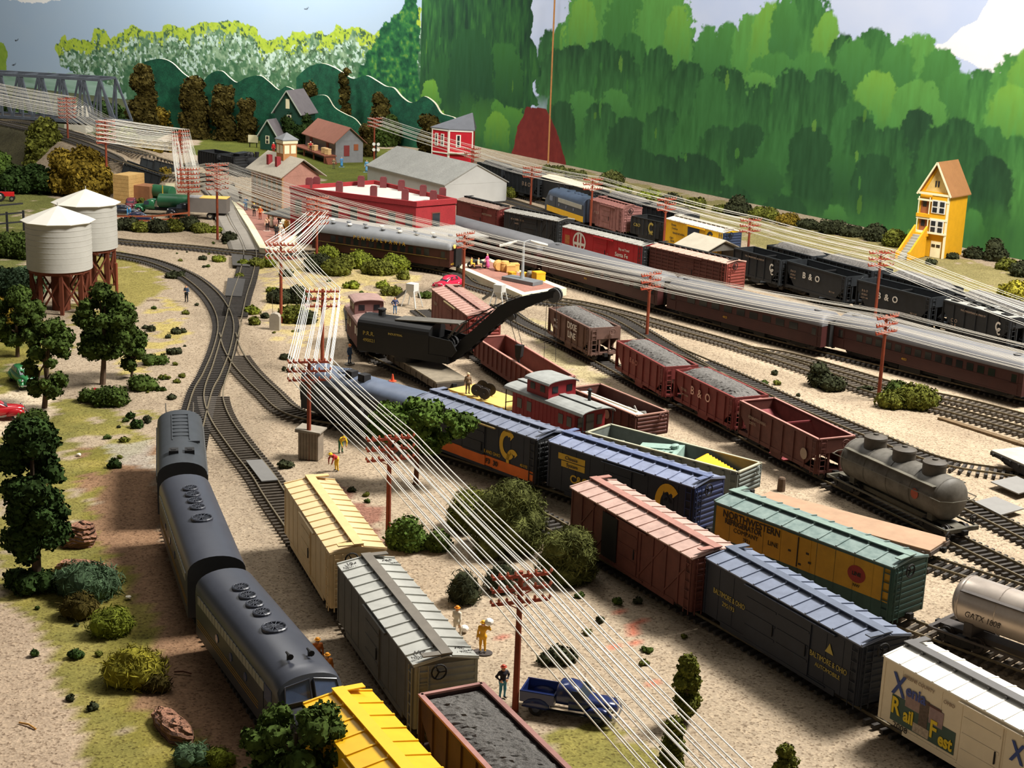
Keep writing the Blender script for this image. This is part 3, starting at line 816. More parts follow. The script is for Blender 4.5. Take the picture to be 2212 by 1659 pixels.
    for s in (-1,1): e.ico(tuple(hd+[s*.036,-.098,.015]),.014,1)
    e.build('eye',M((30,24,22),.3,0),root)
    if hat:
        q=MB(); q.lathe([(.17,0),(.165,.02),(.118,.025),(.115,.07),(.085,.11),(.03,.13),(.005,.132)],14,tuple(hd+[0,0,.05])); q.build('hat',M(hat,.4,.05,3),root,smooth='auto')
    else:
        q=MB(); q.ico(tuple(hd+[0,.025,.045]),.108,2,.05,1,.85); q.build('hair',M(hair or (70,48,30),.8,.15,6),root,smooth=True)
    if base:
        q=MB(); q.lathe([(.55,-.04),(.55,0),(.5,.0)],20,(0,0,0),1,.75); q.build('base',M(base,.5,.05,3),root)
    return root

# ------------------------------------------------------------------ road vehicles (x forward)
TYRE=M((30,29,28),.8,.1,3,name='tyre_rubber'); CHROME=M((205,205,200),.2,.05,2,metal=.9,name='chrome'); AUTOGLASS=M((46,54,62),.12,.1,1,name='car_window_glass',spec=.8)
def superell(x, hw, z0, z1, n=20, e=3.2, top=1.0):
    out=[]; zc=(z0+z1)/2; hz=(z1-z0)/2
    for i in range(n):
        t=2*PI*i/n; c,s=math.cos(t),math.sin(t)
        y=hw*abs(c)**(2/e)*(1 if c>0 else -1); z=hz*abs(s)**(2/e)*(1 if s>0 else -1)
        if z>0: y*=top+(1-top)*(1-z/hz)
        out.append((x,y,zc+z))
    return out
def wheels(root, xs, r=.36, y=.72, hub=None, w=.2, dual=False):
    for x in xs:
        for s in (-1,1):
            m=MB(); m.cyl((x,s*y-w/2,r),(x,s*y+w/2,r),r,18); o=m.build('wheel',TYRE,root)
            h=MB(); h.lathe([(r*.58,0),(r*.5,.05),(.08,.07),(.02,.09)],14); hh=h.build('hubcap',hub or CHROME,o); hh.rotation_euler=(-s*PI/2,0,0) if s>0 else (PI/2,0,0); hh.location=(x,s*(y+w/2)-s*.02,r)
def auto(name,label,cat,p,rz,paint,kind='sedan',hub=None,roofc=None,group=None,scale=1.0):
    """1940s car or truck: rounded lower body, cab, separate bulging fenders"""
    root=thing(name,label,cat,(p[0],p[1],p[2] if len(p)>2 else 0),rz,group); root.scale=(scale,)*3
    pm=M(paint,.22,.06,1,spec=.7)
    L=2.3; m=MB()
    if kind=='sedan':
        m.loft([superell(x,hw,z0,z1) for x,hw,z0,z1 in [(-2.35,.35,.5,.8),(-2.2,.6,.38,.95),(-1.8,.76,.34,1.08),(-1.0,.8,.32,1.12),(.4,.8,.32,1.12),(.9,.66,.34,1.1),(1.7,.5,.36,1.04),(2.1,.4,.4,.96),(2.22,.25,.5,.85)]])
        cab=[(-1.9,.45,.9,1.05),(-1.6,.6,.9,1.3),(-1.1,.66,.9,1.55),(-.4,.68,.9,1.62),(.2,.67,.9,1.58),(.65,.62,.9,1.3),(.95,.55,.9,1.05)]
    elif kind=='pickup':
        m.loft([superell(x,hw,z0,z1) for x,hw,z0,z1 in [(.1,.76,.4,1.15),(.8,.7,.4,1.15),(1.1,.56,.42,1.12),(1.9,.46,.44,1.06),(2.2,.38,.48,1.0),(2.32,.22,.55,.9)]])
        cab=[(-.55,.66,.6,1.5),(-.45,.7,.6,1.62),(0,.72,.6,1.68),(.45,.7,.6,1.6),(.75,.66,.8,1.25),(.9,.6,.9,1.1)]
    else:
        m.loft([superell(x,hw,z0,z1) for x,hw,z0,z1 in [(.7,.8,.6,1.5),(1.2,.72,.6,1.5),(1.5,.58,.62,1.45),(2.3,.5,.64,1.36),(2.6,.42,.68,1.28),(2.7,.3,.75,1.15)]])
        cab=[(-.35,.86,.7,1.95),(-.25,.9,.7,2.1),(.2,.92,.7,2.15),(.75,.9,.7,2.05),(1.05,.86,1.0,1.7),(1.2,.8,1.1,1.5)]
    m.loft([superell(x,hw,z0,z1,24,3.5,.86) for x,hw,z0,z1 in cab])
    m.build('body',pm,root,smooth=math.radians(50))
    g=MB()
    x0,x1=cab[2][0],cab[4][0]; zt=cab[3][3]; zb=zt-.52 if kind!='truck' else zt-.7; hw=cab[3][1]
    for s in (-1,1):
        a=(x0+.05); b=x1+.1; mid=(a+b)/2
        for u0,u1 in ([(a,mid-.06),(mid+.06,b)] if kind=='sedan' else [(a+.1,b)]):
            yb=s*(hw+.012); yt=s*(hw*.88)
            g.loft([[(u0,yb,zb+.06),(u1,yb,zb+.06),(u1-.06,yt,zt-.13),(u0+.06,yt,zt-.13)],[(u0,yb-s*.05,zb+.06),(u1,yb-s*.05,zb+.06),(u1-.06,yt-s*.05,zt-.13),(u0+.06,yt-s*.05,zt-.13)]])
    g.build('side_window',AUTOGLASS,root)
    for s,nm in ((1,'windshield'),(-1,'rear_window')):
        xa,za=(cab[-1][0]+.04,cab[-1][3]+.03) if s>0 else ((cab[1][0]-.06,cab[1][3]-.12) if kind=='sedan' else (cab[0][0]-.03,zt-.5))
        xb,zb2=(cab[-3][0]+.08,cab[-3][3]-.1) if s>0 else ((cab[2][0]-.12,cab[2][3]-.1) if kind=='sedan' else (cab[0][0]-.03,zt-.2))
        w=hw*(.8 if s>0 else .5); q=MB()
        q.loft([[(xa,-w,za),(xa,w,za),(xb,w*.9,zb2),(xb,-w*.9,zb2)],[(xa-s*.1,-w,za-.02),(xa-s*.1,w,za-.02),(xb-s*.1,w*.9,zb2-.02),(xb-s*.1,-w*.9,zb2-.02)]]); q.build(nm,AUTOGLASS,root)
    r=.36 if kind!='truck' else .5
    xf = 1.55 if kind!='truck' else 1.9; xr = -1.45 if kind!='truck' else -3.6
    fend=[(xf,1)] + ([(xr,1)] if kind!='truck' else [])
    for x,_ in fend:
        for s in (-1,1):
            q=MB(); q.loft([superell(x+u,.2*k,r*.9+.0,r*.9+.52*k*(r/.36),14,2.4) for u,k in ((-.72,.1),(-.62,.55),(-.4,.9),(-.1,1.06),(.2,1.05),(.42,.9),(.6,.6),(.68,.15))])
            o=q.build('fender',pm,root,smooth=True); o.location=(0,s*.7,0)
    if kind=='pickup':
        b=MB(); 
        for s in (-1,1): b.box(-2.25,-.6,s*.72-.04,s*.72+.04,.62,1.12); b.tube([(-2.28,s*.72,1.12),(-.58,s*.72,1.12)],.045,6)
        b.box(-2.28,-2.2,-.72,.72,.62,1.12); b.box(-.66,-.6,-.72,.72,.62,1.12); b.box(-2.25,-.6,-.72,.72,.58,.64); b.build('cargo_bed',pm,root)
        rb=MB(); 
        for s in (-1,1): rb.box(-.9,1.0,s*.78-.12,s*.78+.12,.36,.42)
        rb.build('running_board',TYRE,root)
    wheels(root,(xf,xr),r,.7 if kind!='truck' else .82,hub)
    b=MB()
    for s in (1,-1):
        if kind!='sedan' and s<0: continue
        x=(2.42 if kind!='truck' else 2.85)*s; b.tube([(x-s*.16,-.85,.5),(x,-.4,.5),(x,.4,.5),(x-s*.16,.85,.5)],.055,6)
    b.build('bumper',CHROME,root)
    for s in (-1,1):
        h=MB(); h.ico((xf+.52,s*.66,.86 if kind!='truck' else 1.15),.11,2); h.build('headlight',CHROME,root,smooth=True)
    gr=MB(); xg=2.2 if kind!='truck' else 2.68
    for i in range(5): gr.bar((xg+.06,-.22,.58+i*.08),(xg+.06,.22,.58+i*.08),.03)
    gr.build('grille',CHROME,root)
    return root
# ------------------------------------------------------------------ 2-D noise and polygon masks
class VN:
    def __init__(s, seed): s.t=np.random.default_rng(seed).random((256,256))
    def __call__(s,x,y):
        xi=np.floor(x).astype(int); yi=np.floor(y).astype(int); fx=x-xi; fy=y-yi
        fx=fx*fx*(3-2*fx); fy=fy*fy*(3-2*fy); t=s.t
        a=t[xi%256,yi%256]; b=t[(xi+1)%256,yi%256]; c=t[xi%256,(yi+1)%256]; d=t[(xi+1)%256,(yi+1)%256]
        return a*(1-fx)*(1-fy)+b*fx*(1-fy)+c*(1-fx)*fy+d*fx*fy
def fbm(x,y,seed,oct=4):
    r=0;a=.5;tot=0
    for i in range(oct): r=r+a*VN(seed+i)(x*2**i+17*i,y*2**i+5*i); tot+=a; a*=.55
    return r/tot
def pip(poly,x,y):
    ins=np.zeros(x.shape,bool); n=len(poly)
    for i in range(n):
        x0,y0=poly[i]; x1,y1=poly[(i+1)%n]
        if y0==y1: continue
        c=((y0>y)!=(y1>y))&(x<(x1-x0)*(y-y0)/(y1-y0)+x0); ins^=c
    return ins
def lin(c): return np.array([s2l(v) for v in c])
def grid_mesh(name,P,colr,mat,attr):
    nx,ny=P.shape[:2]; me=bpy.data.meshes.new(name)
    v=P.reshape(-1,3).astype(np.float32); i=np.arange(nx-1)[:,None]*ny+np.arange(ny-1)[None,:]
    f=np.stack([i,i+ny,i+ny+1,i+1],-1).reshape(-1,4).astype(np.int32)
    me.vertices.add(len(v)); me.vertices.foreach_set('co',v.ravel()); me.loops.add(f.size); me.loops.foreach_set('vertex_index',f.ravel())
    me.polygons.add(len(f)); me.polygons.foreach_set('loop_start',np.arange(0,f.size,4,dtype=np.int32)); me.polygons.foreach_set('use_smooth',np.ones(len(f),bool))
    me.update(calc_edges=True)
    a=me.attributes.new(attr,'FLOAT_COLOR','POINT'); c4=np.ones((len(v),4),np.float32); c4[:,:3]=colr.reshape(-1,3); a.data.foreach_set('color',c4.ravel())
    me.materials.append(mat); o=bpy.data.objects.new(name,me); COL.objects.link(o); return o

# ------------------------------------------------------------------ painted backdrop walls
CORNER=G(905,290); RBASE=G(2212,562)
rd=(RBASE-CORNER); RLEN=rd.length; rd/=RLEN
LEFT=Vector((-150,425,0)); ld=(LEFT-CORNER); LLEN=ld.length; ld/=LLEN
def wallpoly(poly,p0,d):
    out=[]
    for px,py in poly:
        q=onplane(px,py,p0,p0+d*10); out.append(((q-p0).dot(d) if True else 0,q.z))
    return out
def ragged(poly,S,Z,amp,sc,seed):
    dx=(fbm(S/sc,Z/sc,seed,3)-.5)*2*amp; dz=(fbm(S/sc+40,Z/sc+9,seed+5,3)-.5)*2*amp
    return pip(poly,S+dx,Z+dz)
def blend(C,mask,col): C[mask]=col if np.ndim(col)==1 else col[mask]
def mix3(t,*cols):
    cs=[lin(c) for c in cols]; n=len(cs)-1; t=np.clip(t,0,.9999)*n; i=t.astype(int); f=(t-i)[...,None]; cs=np.array(cs)
    return cs[i]*(1-f)+cs[np.minimum(i+1,n)]*f
mur,_,_,_=attr_mat('mural_paint','paint',.75)
# --- long wall on the right side of the layout
st=.16; ns=int((RLEN+14)/st); nz=int(40/st)
S,Z=np.meshgrid(np.arange(ns)*st,np.arange(nz)*st,indexing='ij')
P=np.stack([CORNER.x+rd.x*S,CORNER.y+rd.y*S,Z],-1)
C=mix3(fbm(S/12,Z/8,1)*.8+Z/120,(206,216,240),(196,210,240),(214,222,242))
n1=fbm(S/3,Z/6,11); streak=fbm(S/.7,Z/3.2,21,4); fine=fbm(S/.35,Z/.9,31,3)
W=lambda poly: wallpoly(poly,CORNER,rd)
cl=ragged(W([(2015,118),(2030,95),(2060,75),(2085,45),(2130,15),(2160,-30),(2260,-60),(2260,140),(2110,150),(2050,122)]),S,Z,1.6,4,61)
blend(C,cl,mix3(fbm(S/2,Z/2,71),(236,236,244),(252,250,252)))
def paint_tree(s0,zt,w,h,ct,cb,seed,soft=.45):
    """one brushed tree: ogive crown with a ragged edge, top colour running into bottom colour"""
    i0=max(0,int((s0-w*1.5)/st)); i1=min(S.shape[0],int((s0+w*1.5)/st)+2); j1=min(S.shape[1],int((zt+1.5)/st)+1)
    if i1<=i0 or j1<=1: return
    s_=S[i0:i1,:j1]; z_=Z[i0:i1,:j1]; e=edge_n[i0:i1,:j1]; e2=streak[i0:i1,:j1]
    t=(zt-z_+(e-.5)*1.0)/h; tt=np.clip(t,0,1); hw=w*1.3*(1-(1-np.clip(tt*1.7,0,1))**2.4)**.55
    al=np.clip((hw-np.abs(s_-s0)+(e-.5)*w*.55)/soft,0,1)*np.clip(t*h/.5,0,1)*np.clip((1.25-t)/.5,0,1)
    col=mix3(np.clip(t*1.05+(e2-.5)*.7,0,1),ct,cb)*(1+(e2-.5)*.5)[...,None]
    C[i0:i1,:j1]=C[i0:i1,:j1]*(1-al[...,None])+col*al[...,None]
edge_n=fbm(S/.75,Z/.75,81,4)
def PT(px,py,wpx,hm,ct,cb,seed=0):
    a_=W([(px,py)])[0]; b_=W([(px+wpx,py)])[0]; paint_tree(a_[0],a_[1],abs(b_[0]-a_[0]),hm,ct,cb,seed)
base=ragged(W([(1183,420),(1180,240),(1200,120),(1240,60),(1480,60),(1520,110),(1700,70),(1820,110),(1960,130),(2060,160),(2140,190),(2260,180),(2300,700),(1183,700)]),S,Z,1.0,2.5,82)
blend(C,base,mix3(np.clip(streak*.9+n1*.4-.15,0,1),(56,102,58),(70,124,64)))
LIME=(120,172,72); LG=(98,156,76); LM=(80,138,70); MG=(62,112,62); DG=(48,86,54); DD=(44,76,52)
for px,py,w_,h_,ct,cb in ((1187,62,20,9,DG,MG),(1222,42,24,9,LM,MG),(1222,50,10,6,LIME,LM),(1300,-60,62,20,LG,LM),(1375,-50,56,20,LM,MG),(1440,-40,55,19,LG,LM),(1262,-10,26,12,LIME,LM),(1468,6,24,11,LIME,LM),(1532,52,26,11,LM,MG),(1578,44,30,12,LM,MG),(1625,26,32,12,LG,LM),(1668,2,36,14,LIME,LM),(1745,-30,52,16,MG,LM),(1700,-12,26,12,LM,MG),(1790,22,26,12,LIME,LM),(1824,70,30,10,DG,LM),(1895,58,44,12,MG,LM),(1850,80,34,10,LM,MG),(1985,70,52,13,LG,LM),(1945,92,34,10,LM,MG),(2038,100,40,11,LM,MG),(2080,150,40,9,LM,MG),(2130,146,36,9,MG,LM),(2200,112,46,12,LM,LG),(2235,90,40,12,LIME,LM),
 (1900,150,40,9,LIME,LM),(1680,110,50,9,LM,MG),(1640,150,40,8,LG,MG),(2190,180,40,9,LIME,LM),(1760,110,40,9,LM,MG),(1990,170,50,9,LG,LM),
 (1215,104,44,12,DG,MG),(1245,92,28,9,DD,MG),(1300,84,38,12,DG,MG),(1368,70,30,11,MG,MG),(1425,98,30,10,DG,MG),(1345,105,34,11,DG,MG),(1486,130,40,11,DG,MG),(1572,142,42,11,DG,MG),(1540,160,30,9,MG,MG),(1655,178,40,11,DG,MG),(1718,146,42,12,DG,MG),(1790,148,46,13,DG,MG),(1850,215,40,10,MG,MG),(1870,250,34,9,DG,MG),(1985,230,34,11,DD,DG),(1925,272,40,9,DG,MG),(2075,252,42,10,DG,MG),(2030,270,36,9,DG,MG),(2145,268,40,10,MG,MG),(2200,290,40,10,MG,LM),
 (1262,194,30,9,LM,MG),(1332,190,28,8,LM,MG),(1300,220,30,9,DG,MG),(1215,215,26,10,DG,DG),(1365,250,40,9,DG,DG),(1435,230,36,9,DG,MG),(1500,250,40,9,MG,MG),(1560,270,40,9,DG,MG),(1620,265,36,8,DG,DG),(1690,280,44,9,MG,MG),(1755,270,40,9,DG,DG),(1510,330,44,7,DD,DG),(1435,330,34,7,DD,DG),(1385,320,34,7,DG,DG),(1640,340,44,7,MG,DG),(1830,330,40,8,MG,DG),(1760,340,36,8,DG,DG),(1895,330,40,8,DG,DG),(2110,290,34,9,DG,MG),(2150,335,38,8,DD,DG),(2105,450,22,5,LM,MG),(1805,440,24,5,LM,DG),(1590,400,36,6,DG,DG),(1700,420,40,6,DG,DG)):
    PT(px,py,w_,h_,ct,cb)
# tall dark trees in the corner
tall=ragged(W([(880,420),(880,-80),(1142,-80),(1150,10),(1149,75),(1142,80),(1158,100),(1165,140),(1168,158),(1152,180),(1150,196),(1160,212),(1166,226),(1140,236),(1120,300),(1105,360),(1105,420)]),S,Z,.8,2,111)
blend(C,tall,mix3(np.clip(streak*1.2+n1*.7-.5,0,1),(34,62,46),(42,80,50),(52,98,54),(66,116,58)))
for px,py,w_,h_,ct,cb in ((1000,190,34,10,(72,126,58),(46,88,52)),(1090,90,34,12,(60,110,56),(44,84,50)),(960,120,30,12,(48,92,52),(42,80,50)),(1060,210,36,10,(84,140,60),(52,98,54)),(930,170,16,8,(110,160,60),(60,110,56)),(1110,230,30,8,(84,140,60),(50,96,54)),(1020,60,40,16,(46,88,52),(40,76,50)),(1075,240,22,8,(110,160,60),(60,110,56)),(948,235,14,6,(120,170,64),(60,110,56))): PT(px,py,w_,h_,ct,cb)
# sky gap floor haze, earth road
road=ragged(W([(1138,232),(1180,236),(1190,256),(1205,290),(1222,350),(1224,400),(1100,400),(1106,330),(1118,272)]),S,Z,.35,1.5,121)
blend(C,road,mix3(fbm(S/.8,Z/.8,131),(104,40,38),(128,52,46)))
# loose brush daubs
rng=np.random.default_rng(5)
for k in range(22):
    s0=rng.random()*RLEN; z0=rng.random()*20; 
    if 47<s0<58: continue
    c=[(104,150,52),(96,160,66),(70,132,60),(130,180,70)][k%4]
    a=((S-s0)/(.25+.4*rng.random()))**2+((Z-z0)/(.7+1.2*rng.random()))**2
    msk=(a+fine*1.6<1.5)&(base|tall)&~road
    C[msk]=C[msk]*.6+lin(c)*.4
o=grid_mesh('wall_right',P,C,mur,'paint'); tag(o,kind='structure')
# --- wall across the far end
st=.2; ns=int((LLEN+2)/st); nz=int(48/st)
S,Z=np.meshgrid(np.arange(ns)*st,np.arange(nz)*st,indexing='ij')
P=np.stack([CORNER.x+ld.x*S,CORNER.y+ld.y*S,Z],-1)
W=lambda poly: wallpoly(poly,CORNER,ld)
n1=fbm(S/3.5,Z/3.5,12); leaf=fbm(S/.9,Z/.9,22,4); fine=fbm(S/.5,Z/.5,33,2); hz=fbm(S/7,Z/.8,44,3)
C=mix3(fbm(S/14,Z/9,2)*.6+Z/90,(172,188,202),(164,184,204),(160,182,206))
cl=ragged(W([(-20,8),(10,-6),(60,8),(100,6),(130,2),(140,-30),(-30,-30)]),S,Z,.8,3,62); blend(C,cl,lin((238,236,232)))
fld=ragged(W([(-40,158),(60,155),(150,160),(250,170),(330,180),(330,400),(-40,400)]),S,Z,1.0,4,72)
blend(C,fld,mix3(hz,(112,146,116),(148,178,160),(172,196,184)))
band=ragged(W([(118,108),(124,92),(150,80),(170,86),(196,88),(205,66),(225,64),(240,84),(262,66),(290,58),(330,68),(362,48),(396,62),(440,52),(490,46),(530,52),(560,72),(590,88),(612,78),(650,64),(700,74),(735,62),(770,56),(800,74),(830,70),(870,40),(910,20),(930,400),(280,400),(270,200),(200,165),(150,152),(130,135)]),S,Z,1.5,2.2,82)
tz=np.where(band,Z,0).max(1)[:,None]; rel=np.clip((tz-Z)/11,0,1.4)
blend(C,band,mix3(np.clip(leaf*1.5-.25-(rel-.5)*.2,0,1),(64,98,74),(92,126,92),(126,152,122),(150,176,140)))
yl=band&(leaf*.8+fbm(S/3.2,Z/4,93)*1.0-rel*1.15>.62); blend(C,yl,mix3(fine*.7+leaf*.3,(120,144,44),(160,182,62),(176,192,76)))
lt=band&(fbm(S/.9,Z/.9,95,3)>.6)&(rel>.25); blend(C,lt,mix3(fine,(160,188,172),(192,210,198)))
dk2=band&(fbm(S/.8,Z/.8,97,3)>.66); blend(C,dk2,lin((66,92,66)))
lw=band&(fbm(S/2.2,Z/1.6,96,3)+rel*.55>1.02); blend(C,lw,mix3(leaf,(46,80,56),(66,104,72),(98,128,98)))
dkt=ragged(W([(905,420),(905,-60),(878,-60),(872,8),(852,32),(842,50),(826,56),(812,84),(790,110),(760,190),(740,300),(740,420)]),S,Z,1.3,2,113)
blend(C,dkt,mix3(np.clip(leaf*1.5-.3,0,1),(24,62,44),(34,84,54),(52,112,58),(110,146,60)))
edge=ragged(W([(-30,85),(8,92),(16,110),(12,150),(-30,160)]),S,Z,.8,2,123); blend(C,edge,mix3(leaf,(120,150,54),(150,178,70)))
for bx,by in ((30,139),(662,18),(36,86)):
    b=pip(W([(bx-6,by+1),(bx,by),(bx+6,by-4),(bx+2,by+2),(bx-2,by+3)]),S,Z); blend(C,b,lin((60,62,66)))
o=grid_mesh('wall_back',P,C,mur,'paint'); tag(o,kind='structure')

# ------------------------------------------------------------------ ground
gst=.6; X,Y=np.meshgrid(np.arange(-165,100,gst),np.arange(36,430,gst),indexing='ij')
wob=lambda a,s,sd:(fbm(X/s,Y/s,sd,3)-.5)*2*a
def gpoly(poly): return [tuple(G(px,py)[:2]) for px,py in poly]
def region(poly,amp=2.0,sc=4,seed=1): return pip(gpoly(poly),X+wob(amp,sc,seed),Y+wob(amp,sc,seed+3))
g1=fbm(X/9,Y/9,201); g2=fbm(X/2.2,Y/2.2,205,3)
C=mix3(g1*.6+g2*.4,(142,126,106),(160,144,122),(176,160,138))
GRASS=mix3(np.clip(g2*1.2-.1,0,1),(98,98,40),(124,118,50),(152,140,72)); LAWN=mix3(g2,(78,86,34),(104,108,42))
def putm(mask,colr,k=1.0):
    C[mask]=C[mask]*(1-k)+(colr[mask] if np.ndim(colr)==3 else colr)*k
def softgrass(poly,colr=GRASS,k=.9,amp=2.5,seed=7,th=.32): putm(region(poly,amp,4,seed)&(fbm(X/1.8,Y/1.8,seed+50,3)>th),colr,k)
# earth beside the tracks near the diesels, with shadow and reflected light painted in
putm(region([(170,960),(330,960),(350,1050),(440,1350),(640,1659),(300,1659),(250,1500),(200,1250)],1.6,3,301),mix3(g2,(112,76,48),(138,98,66)),.75)
softgrass([(100,900),(190,860),(300,890),(320,960),(250,1010),(170,1090),(230,1200),(150,1290),(0,1310),(-80,1000),(0,900)],seed=311,th=.3)
softgrass([(-60,1250),(270,1210),(330,1340),(340,1560),(560,1700),(700,1759),(-60,1759)],seed=321,th=.22)
softgrass([(240,540),(320,560),(352,600),(330,640),(250,700),(150,700),(150,560)],mix3(g2,(122,114,52),(146,136,68)),seed=331,th=.3)
softgrass([(-120,400),(110,398),(130,460),(50,520),(60,700),(-40,900),(-160,900),(-200,500)],LAWN,seed=341,th=.25)
softgrass([(-40,690),(120,690),(150,760),(60,850),(-60,900)],seed=346,th=.4)
softgrass([(340,640),(400,700),(330,800),(250,800)],mix3(g2,(160,146,62),(190,172,92)),.7,seed=351,th=.42)
softgrass([(400,330),(430,300),(560,262),(700,280),(810,320),(1000,330),(1010,400),(830,420),(740,400),(600,360)],LAWN,1,seed=361,th=.1)
softgrass([(1150,1560),(1320,1560),(1520,1680),(1500,1800),(1150,1800)],seed=371,th=.25)
softgrass([(1165,352),(1300,380),(1600,445),(1850,505),(2240,600),(2300,760),(2050,660),(1800,580),(1500,490),(1300,430)],mix3(g2,(116,110,62),(146,136,84)),.85,seed=381,th=.3)
softgrass([(560,560),(720,560),(900,600),(700,720),(640,760),(560,700)],mix3(g2,(190,172,100),(200,182,120)),.6,seed=391,th=.45)
softgrass([(1100,690),(1200,700),(1340,860),(1250,820)],mix3(g2,(140,134,78),(160,152,100)),.45,seed=396,th=.35)
# grey gravel, road at the near corner, red leaves under the bushes
putm(region([(240,960),(340,950),(330,1010),(260,1000)],1.2,3,401),lin((164,158,146)),.7)
putm(region([(-80,1300),(20,1306),(70,1340),(110,1400),(122,1470),(155,1540),(178,1659),(190,1780),(-80,1780)],.7,2,411),mix3(g2,(164,144,122),(182,162,138)),1)
putm(region([(-60,870),(60,830),(130,850),(120,900),(40,940),(-60,940)],1,3,415),mix3(g2,(190,172,146),(206,190,164)),1)
putm(region([(640,1060),(700,1040),(830,1080),(830,1160),(760,1180),(690,1140)],2,3,421)&(fbm(X/1.0,Y/1.0,425,2)>.42),lin((122,62,52)),.7)
putm(region([(1230,1290),(1420,1330),(1460,1480),(1380,1440),(1270,1360)],2,3,431)&(fbm(X/.9,Y/.9,435,2)>.66),lin((196,92,66)),.7)
putm(region([(905,1330),(1080,1340),(1080,1380),(900,1380)],1.5,2,441)&(fbm(X/.9,Y/.9,445,2)>.6),lin((178,60,48)),.6)
# dark far end of the room under the truss bridge
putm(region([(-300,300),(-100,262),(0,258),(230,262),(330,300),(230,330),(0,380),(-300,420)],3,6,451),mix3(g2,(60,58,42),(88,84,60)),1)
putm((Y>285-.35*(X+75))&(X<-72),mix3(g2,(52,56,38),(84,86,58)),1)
UPA=[(-60,248,5.2),(30,268,5.2),(150,298,5.2),(232,331,5.2),(246,340,5.0)]; UPB=[(-60,256,5.2),(60,262,5.2),(180,292,5.2),(260,316,5.2),(318,330,4.7)]; UPC=[(345,368,2.9),(405,385,2.3),(444,402,1.5),(476,430,.8)]; UPD=[(395,356,2.9),(430,350,3.0),(500,360,2.7),(560,368,2.5)]
Hm=np.zeros(X.shape)
for U in (UPA,UPB,UPC,UPD):
    q=[G(*p) for p in U]
    for a_,b_ in zip(q,q[1:]):
        for t in np.linspace(0,1,14):
            w=a_.lerp(b_,float(t)); dd=np.hypot(X-w.x,Y-w.y); Hm=np.maximum(Hm,(w.z-.2)*np.clip(1-(dd-2.6)/(1.0+w.z*.9),0,1))
Zg=Hm+(fbm(X/5,Y/5,501,3)-.5)*.10+(fbm(X/1.3,Y/1.3,511,2)-.5)*.06-.03
gm,nt,an,bs=attr_mat('ground_cover','cover',.95)
N=nt.nodes; L=nt.links; tc=N.new('ShaderNodeTexCoord')
vo=N.new('ShaderNodeTexVoronoi'); vo.inputs['Scale'].default_value=9; L.new(tc.outputs['Object'],vo.inputs['Vector'])
sx=N.new('ShaderNodeSeparateColor'); L.new(vo.outputs['Color'],sx.inputs['Color'])
rp=N.new('ShaderNodeValToRGB'); e=rp.color_ramp.elements; e[0].position=0; e[0].color=(.34,.3,.27,1); e[1].position=1; e[1].color=(1.22,1.2,1.16,1)
for p,c in ((.1,(.55,.5,.46,1)),(.22,(.86,.84,.82,1)),(.7,(1,1,1,1))):
    q=e.new(p); q.color=c
L.new(sx.outputs['Red'],rp.inputs['Fac'])
no=N.new('ShaderNodeTexNoise'); no.inputs['Scale'].default_value=2.2; no.inputs['Detail'].default_value=6; no.inputs['Roughness'].default_value=.7; L.new(tc.outputs['Object'],no.inputs['Vector'])
mr=N.new('ShaderNodeMapRange'); mr.inputs['From Min'].default_value=.3; mr.inputs['From Max'].default_value=.7; mr.inputs['To Min'].default_value=.8; mr.inputs['To Max'].default_value=1.16; L.new(no.outputs['Fac'],mr.inputs['Value'])
m1=N.new('ShaderNodeMixRGB'); m1.blend_type='MULTIPLY'; m1.inputs['Fac'].default_value=.85; L.new(an.outputs['Color'],m1.inputs['Color1']); L.new(rp.outputs['Color'],m1.inputs['Color2'])
m2=N.new('ShaderNodeMixRGB'); m2.blend_type='MULTIPLY'; m2.inputs['Fac'].default_value=1; L.new(m1.outputs['Color'],m2.inputs['Color1']); L.new(mr.outputs['Result'],m2.inputs['Color2'])
L.new(m2.outputs['Color'],bs.inputs['Base Color'])
bp=N.new('ShaderNodeBump'); bp.inputs['Strength'].default_value=.3; bp.inputs['Distance'].default_value=.05; L.new(vo.outputs['Distance'],bp.inputs['Height']); L.new(bp.outputs['Normal'],bs.inputs['Normal'])
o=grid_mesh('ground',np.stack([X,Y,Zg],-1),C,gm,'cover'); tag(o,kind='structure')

# ------------------------------------------------------------------ cut-out hill boards in front of the far wall
def board(px_outline,p0,p1,label,face,bottom=-.2):
    root=thing('backdrop_board',label,'scenery board',(p0.x,p0.y,0))
    d=(p1-p0).normalized(); n=Vector((-d.y,d.x,0))
    pts=[onplane(x,y,p0,p1)-Vector((p0.x,p0.y,0)) for x,y in px_outline]
    # smooth the sawn edge
    sm=[]
    for i in range(len(pts)-1):
        a=pts[max(i-1,0)];b=pts[i];c=pts[i+1];e_=pts[min(i+2,len(pts)-1)]
        for k in range(4):
            t=k/4; sm.append(.5*((2*b)+(-a+c)*t+(2*a-5*b+4*c-e_)*t*t+(-a+3*b-3*c+e_)*t**3))
    sm.append(pts[-1])
    m=MB(); th=n*.5
    for i in range(len(sm)-1):
        a,b=sm[i],sm[i+1]; a0=Vector((a.x,a.y,bottom)); b0=Vector((b.x,b.y,bottom))
        m.add([a0,b0,b,a],[(0,1,2,3)]); m.add([a0+th,b0+th,b+th,a+th],[(3,2,1,0)])
    m.build('painted_face',face,root)
    m=MB()
    for i in range(len(sm)-1):
        a,b=sm[i],sm[i+1]; m.add([a,b,b+th,a+th],[(0,1,2,3)])
    a=sm[0];m.add([Vector((a.x,a.y,bottom)),a,a+th,Vector((a.x,a.y,bottom))+th],[(0,1,2,3)])
    m.build('sawn_edge',M((214,206,180),.7,.1,2),root)
    return root
TEAL=M((34,104,74),.8,.2,.5,c2=(20,66,50),fine=.4)
BP0,BP1=G(296,284),G(805,322)
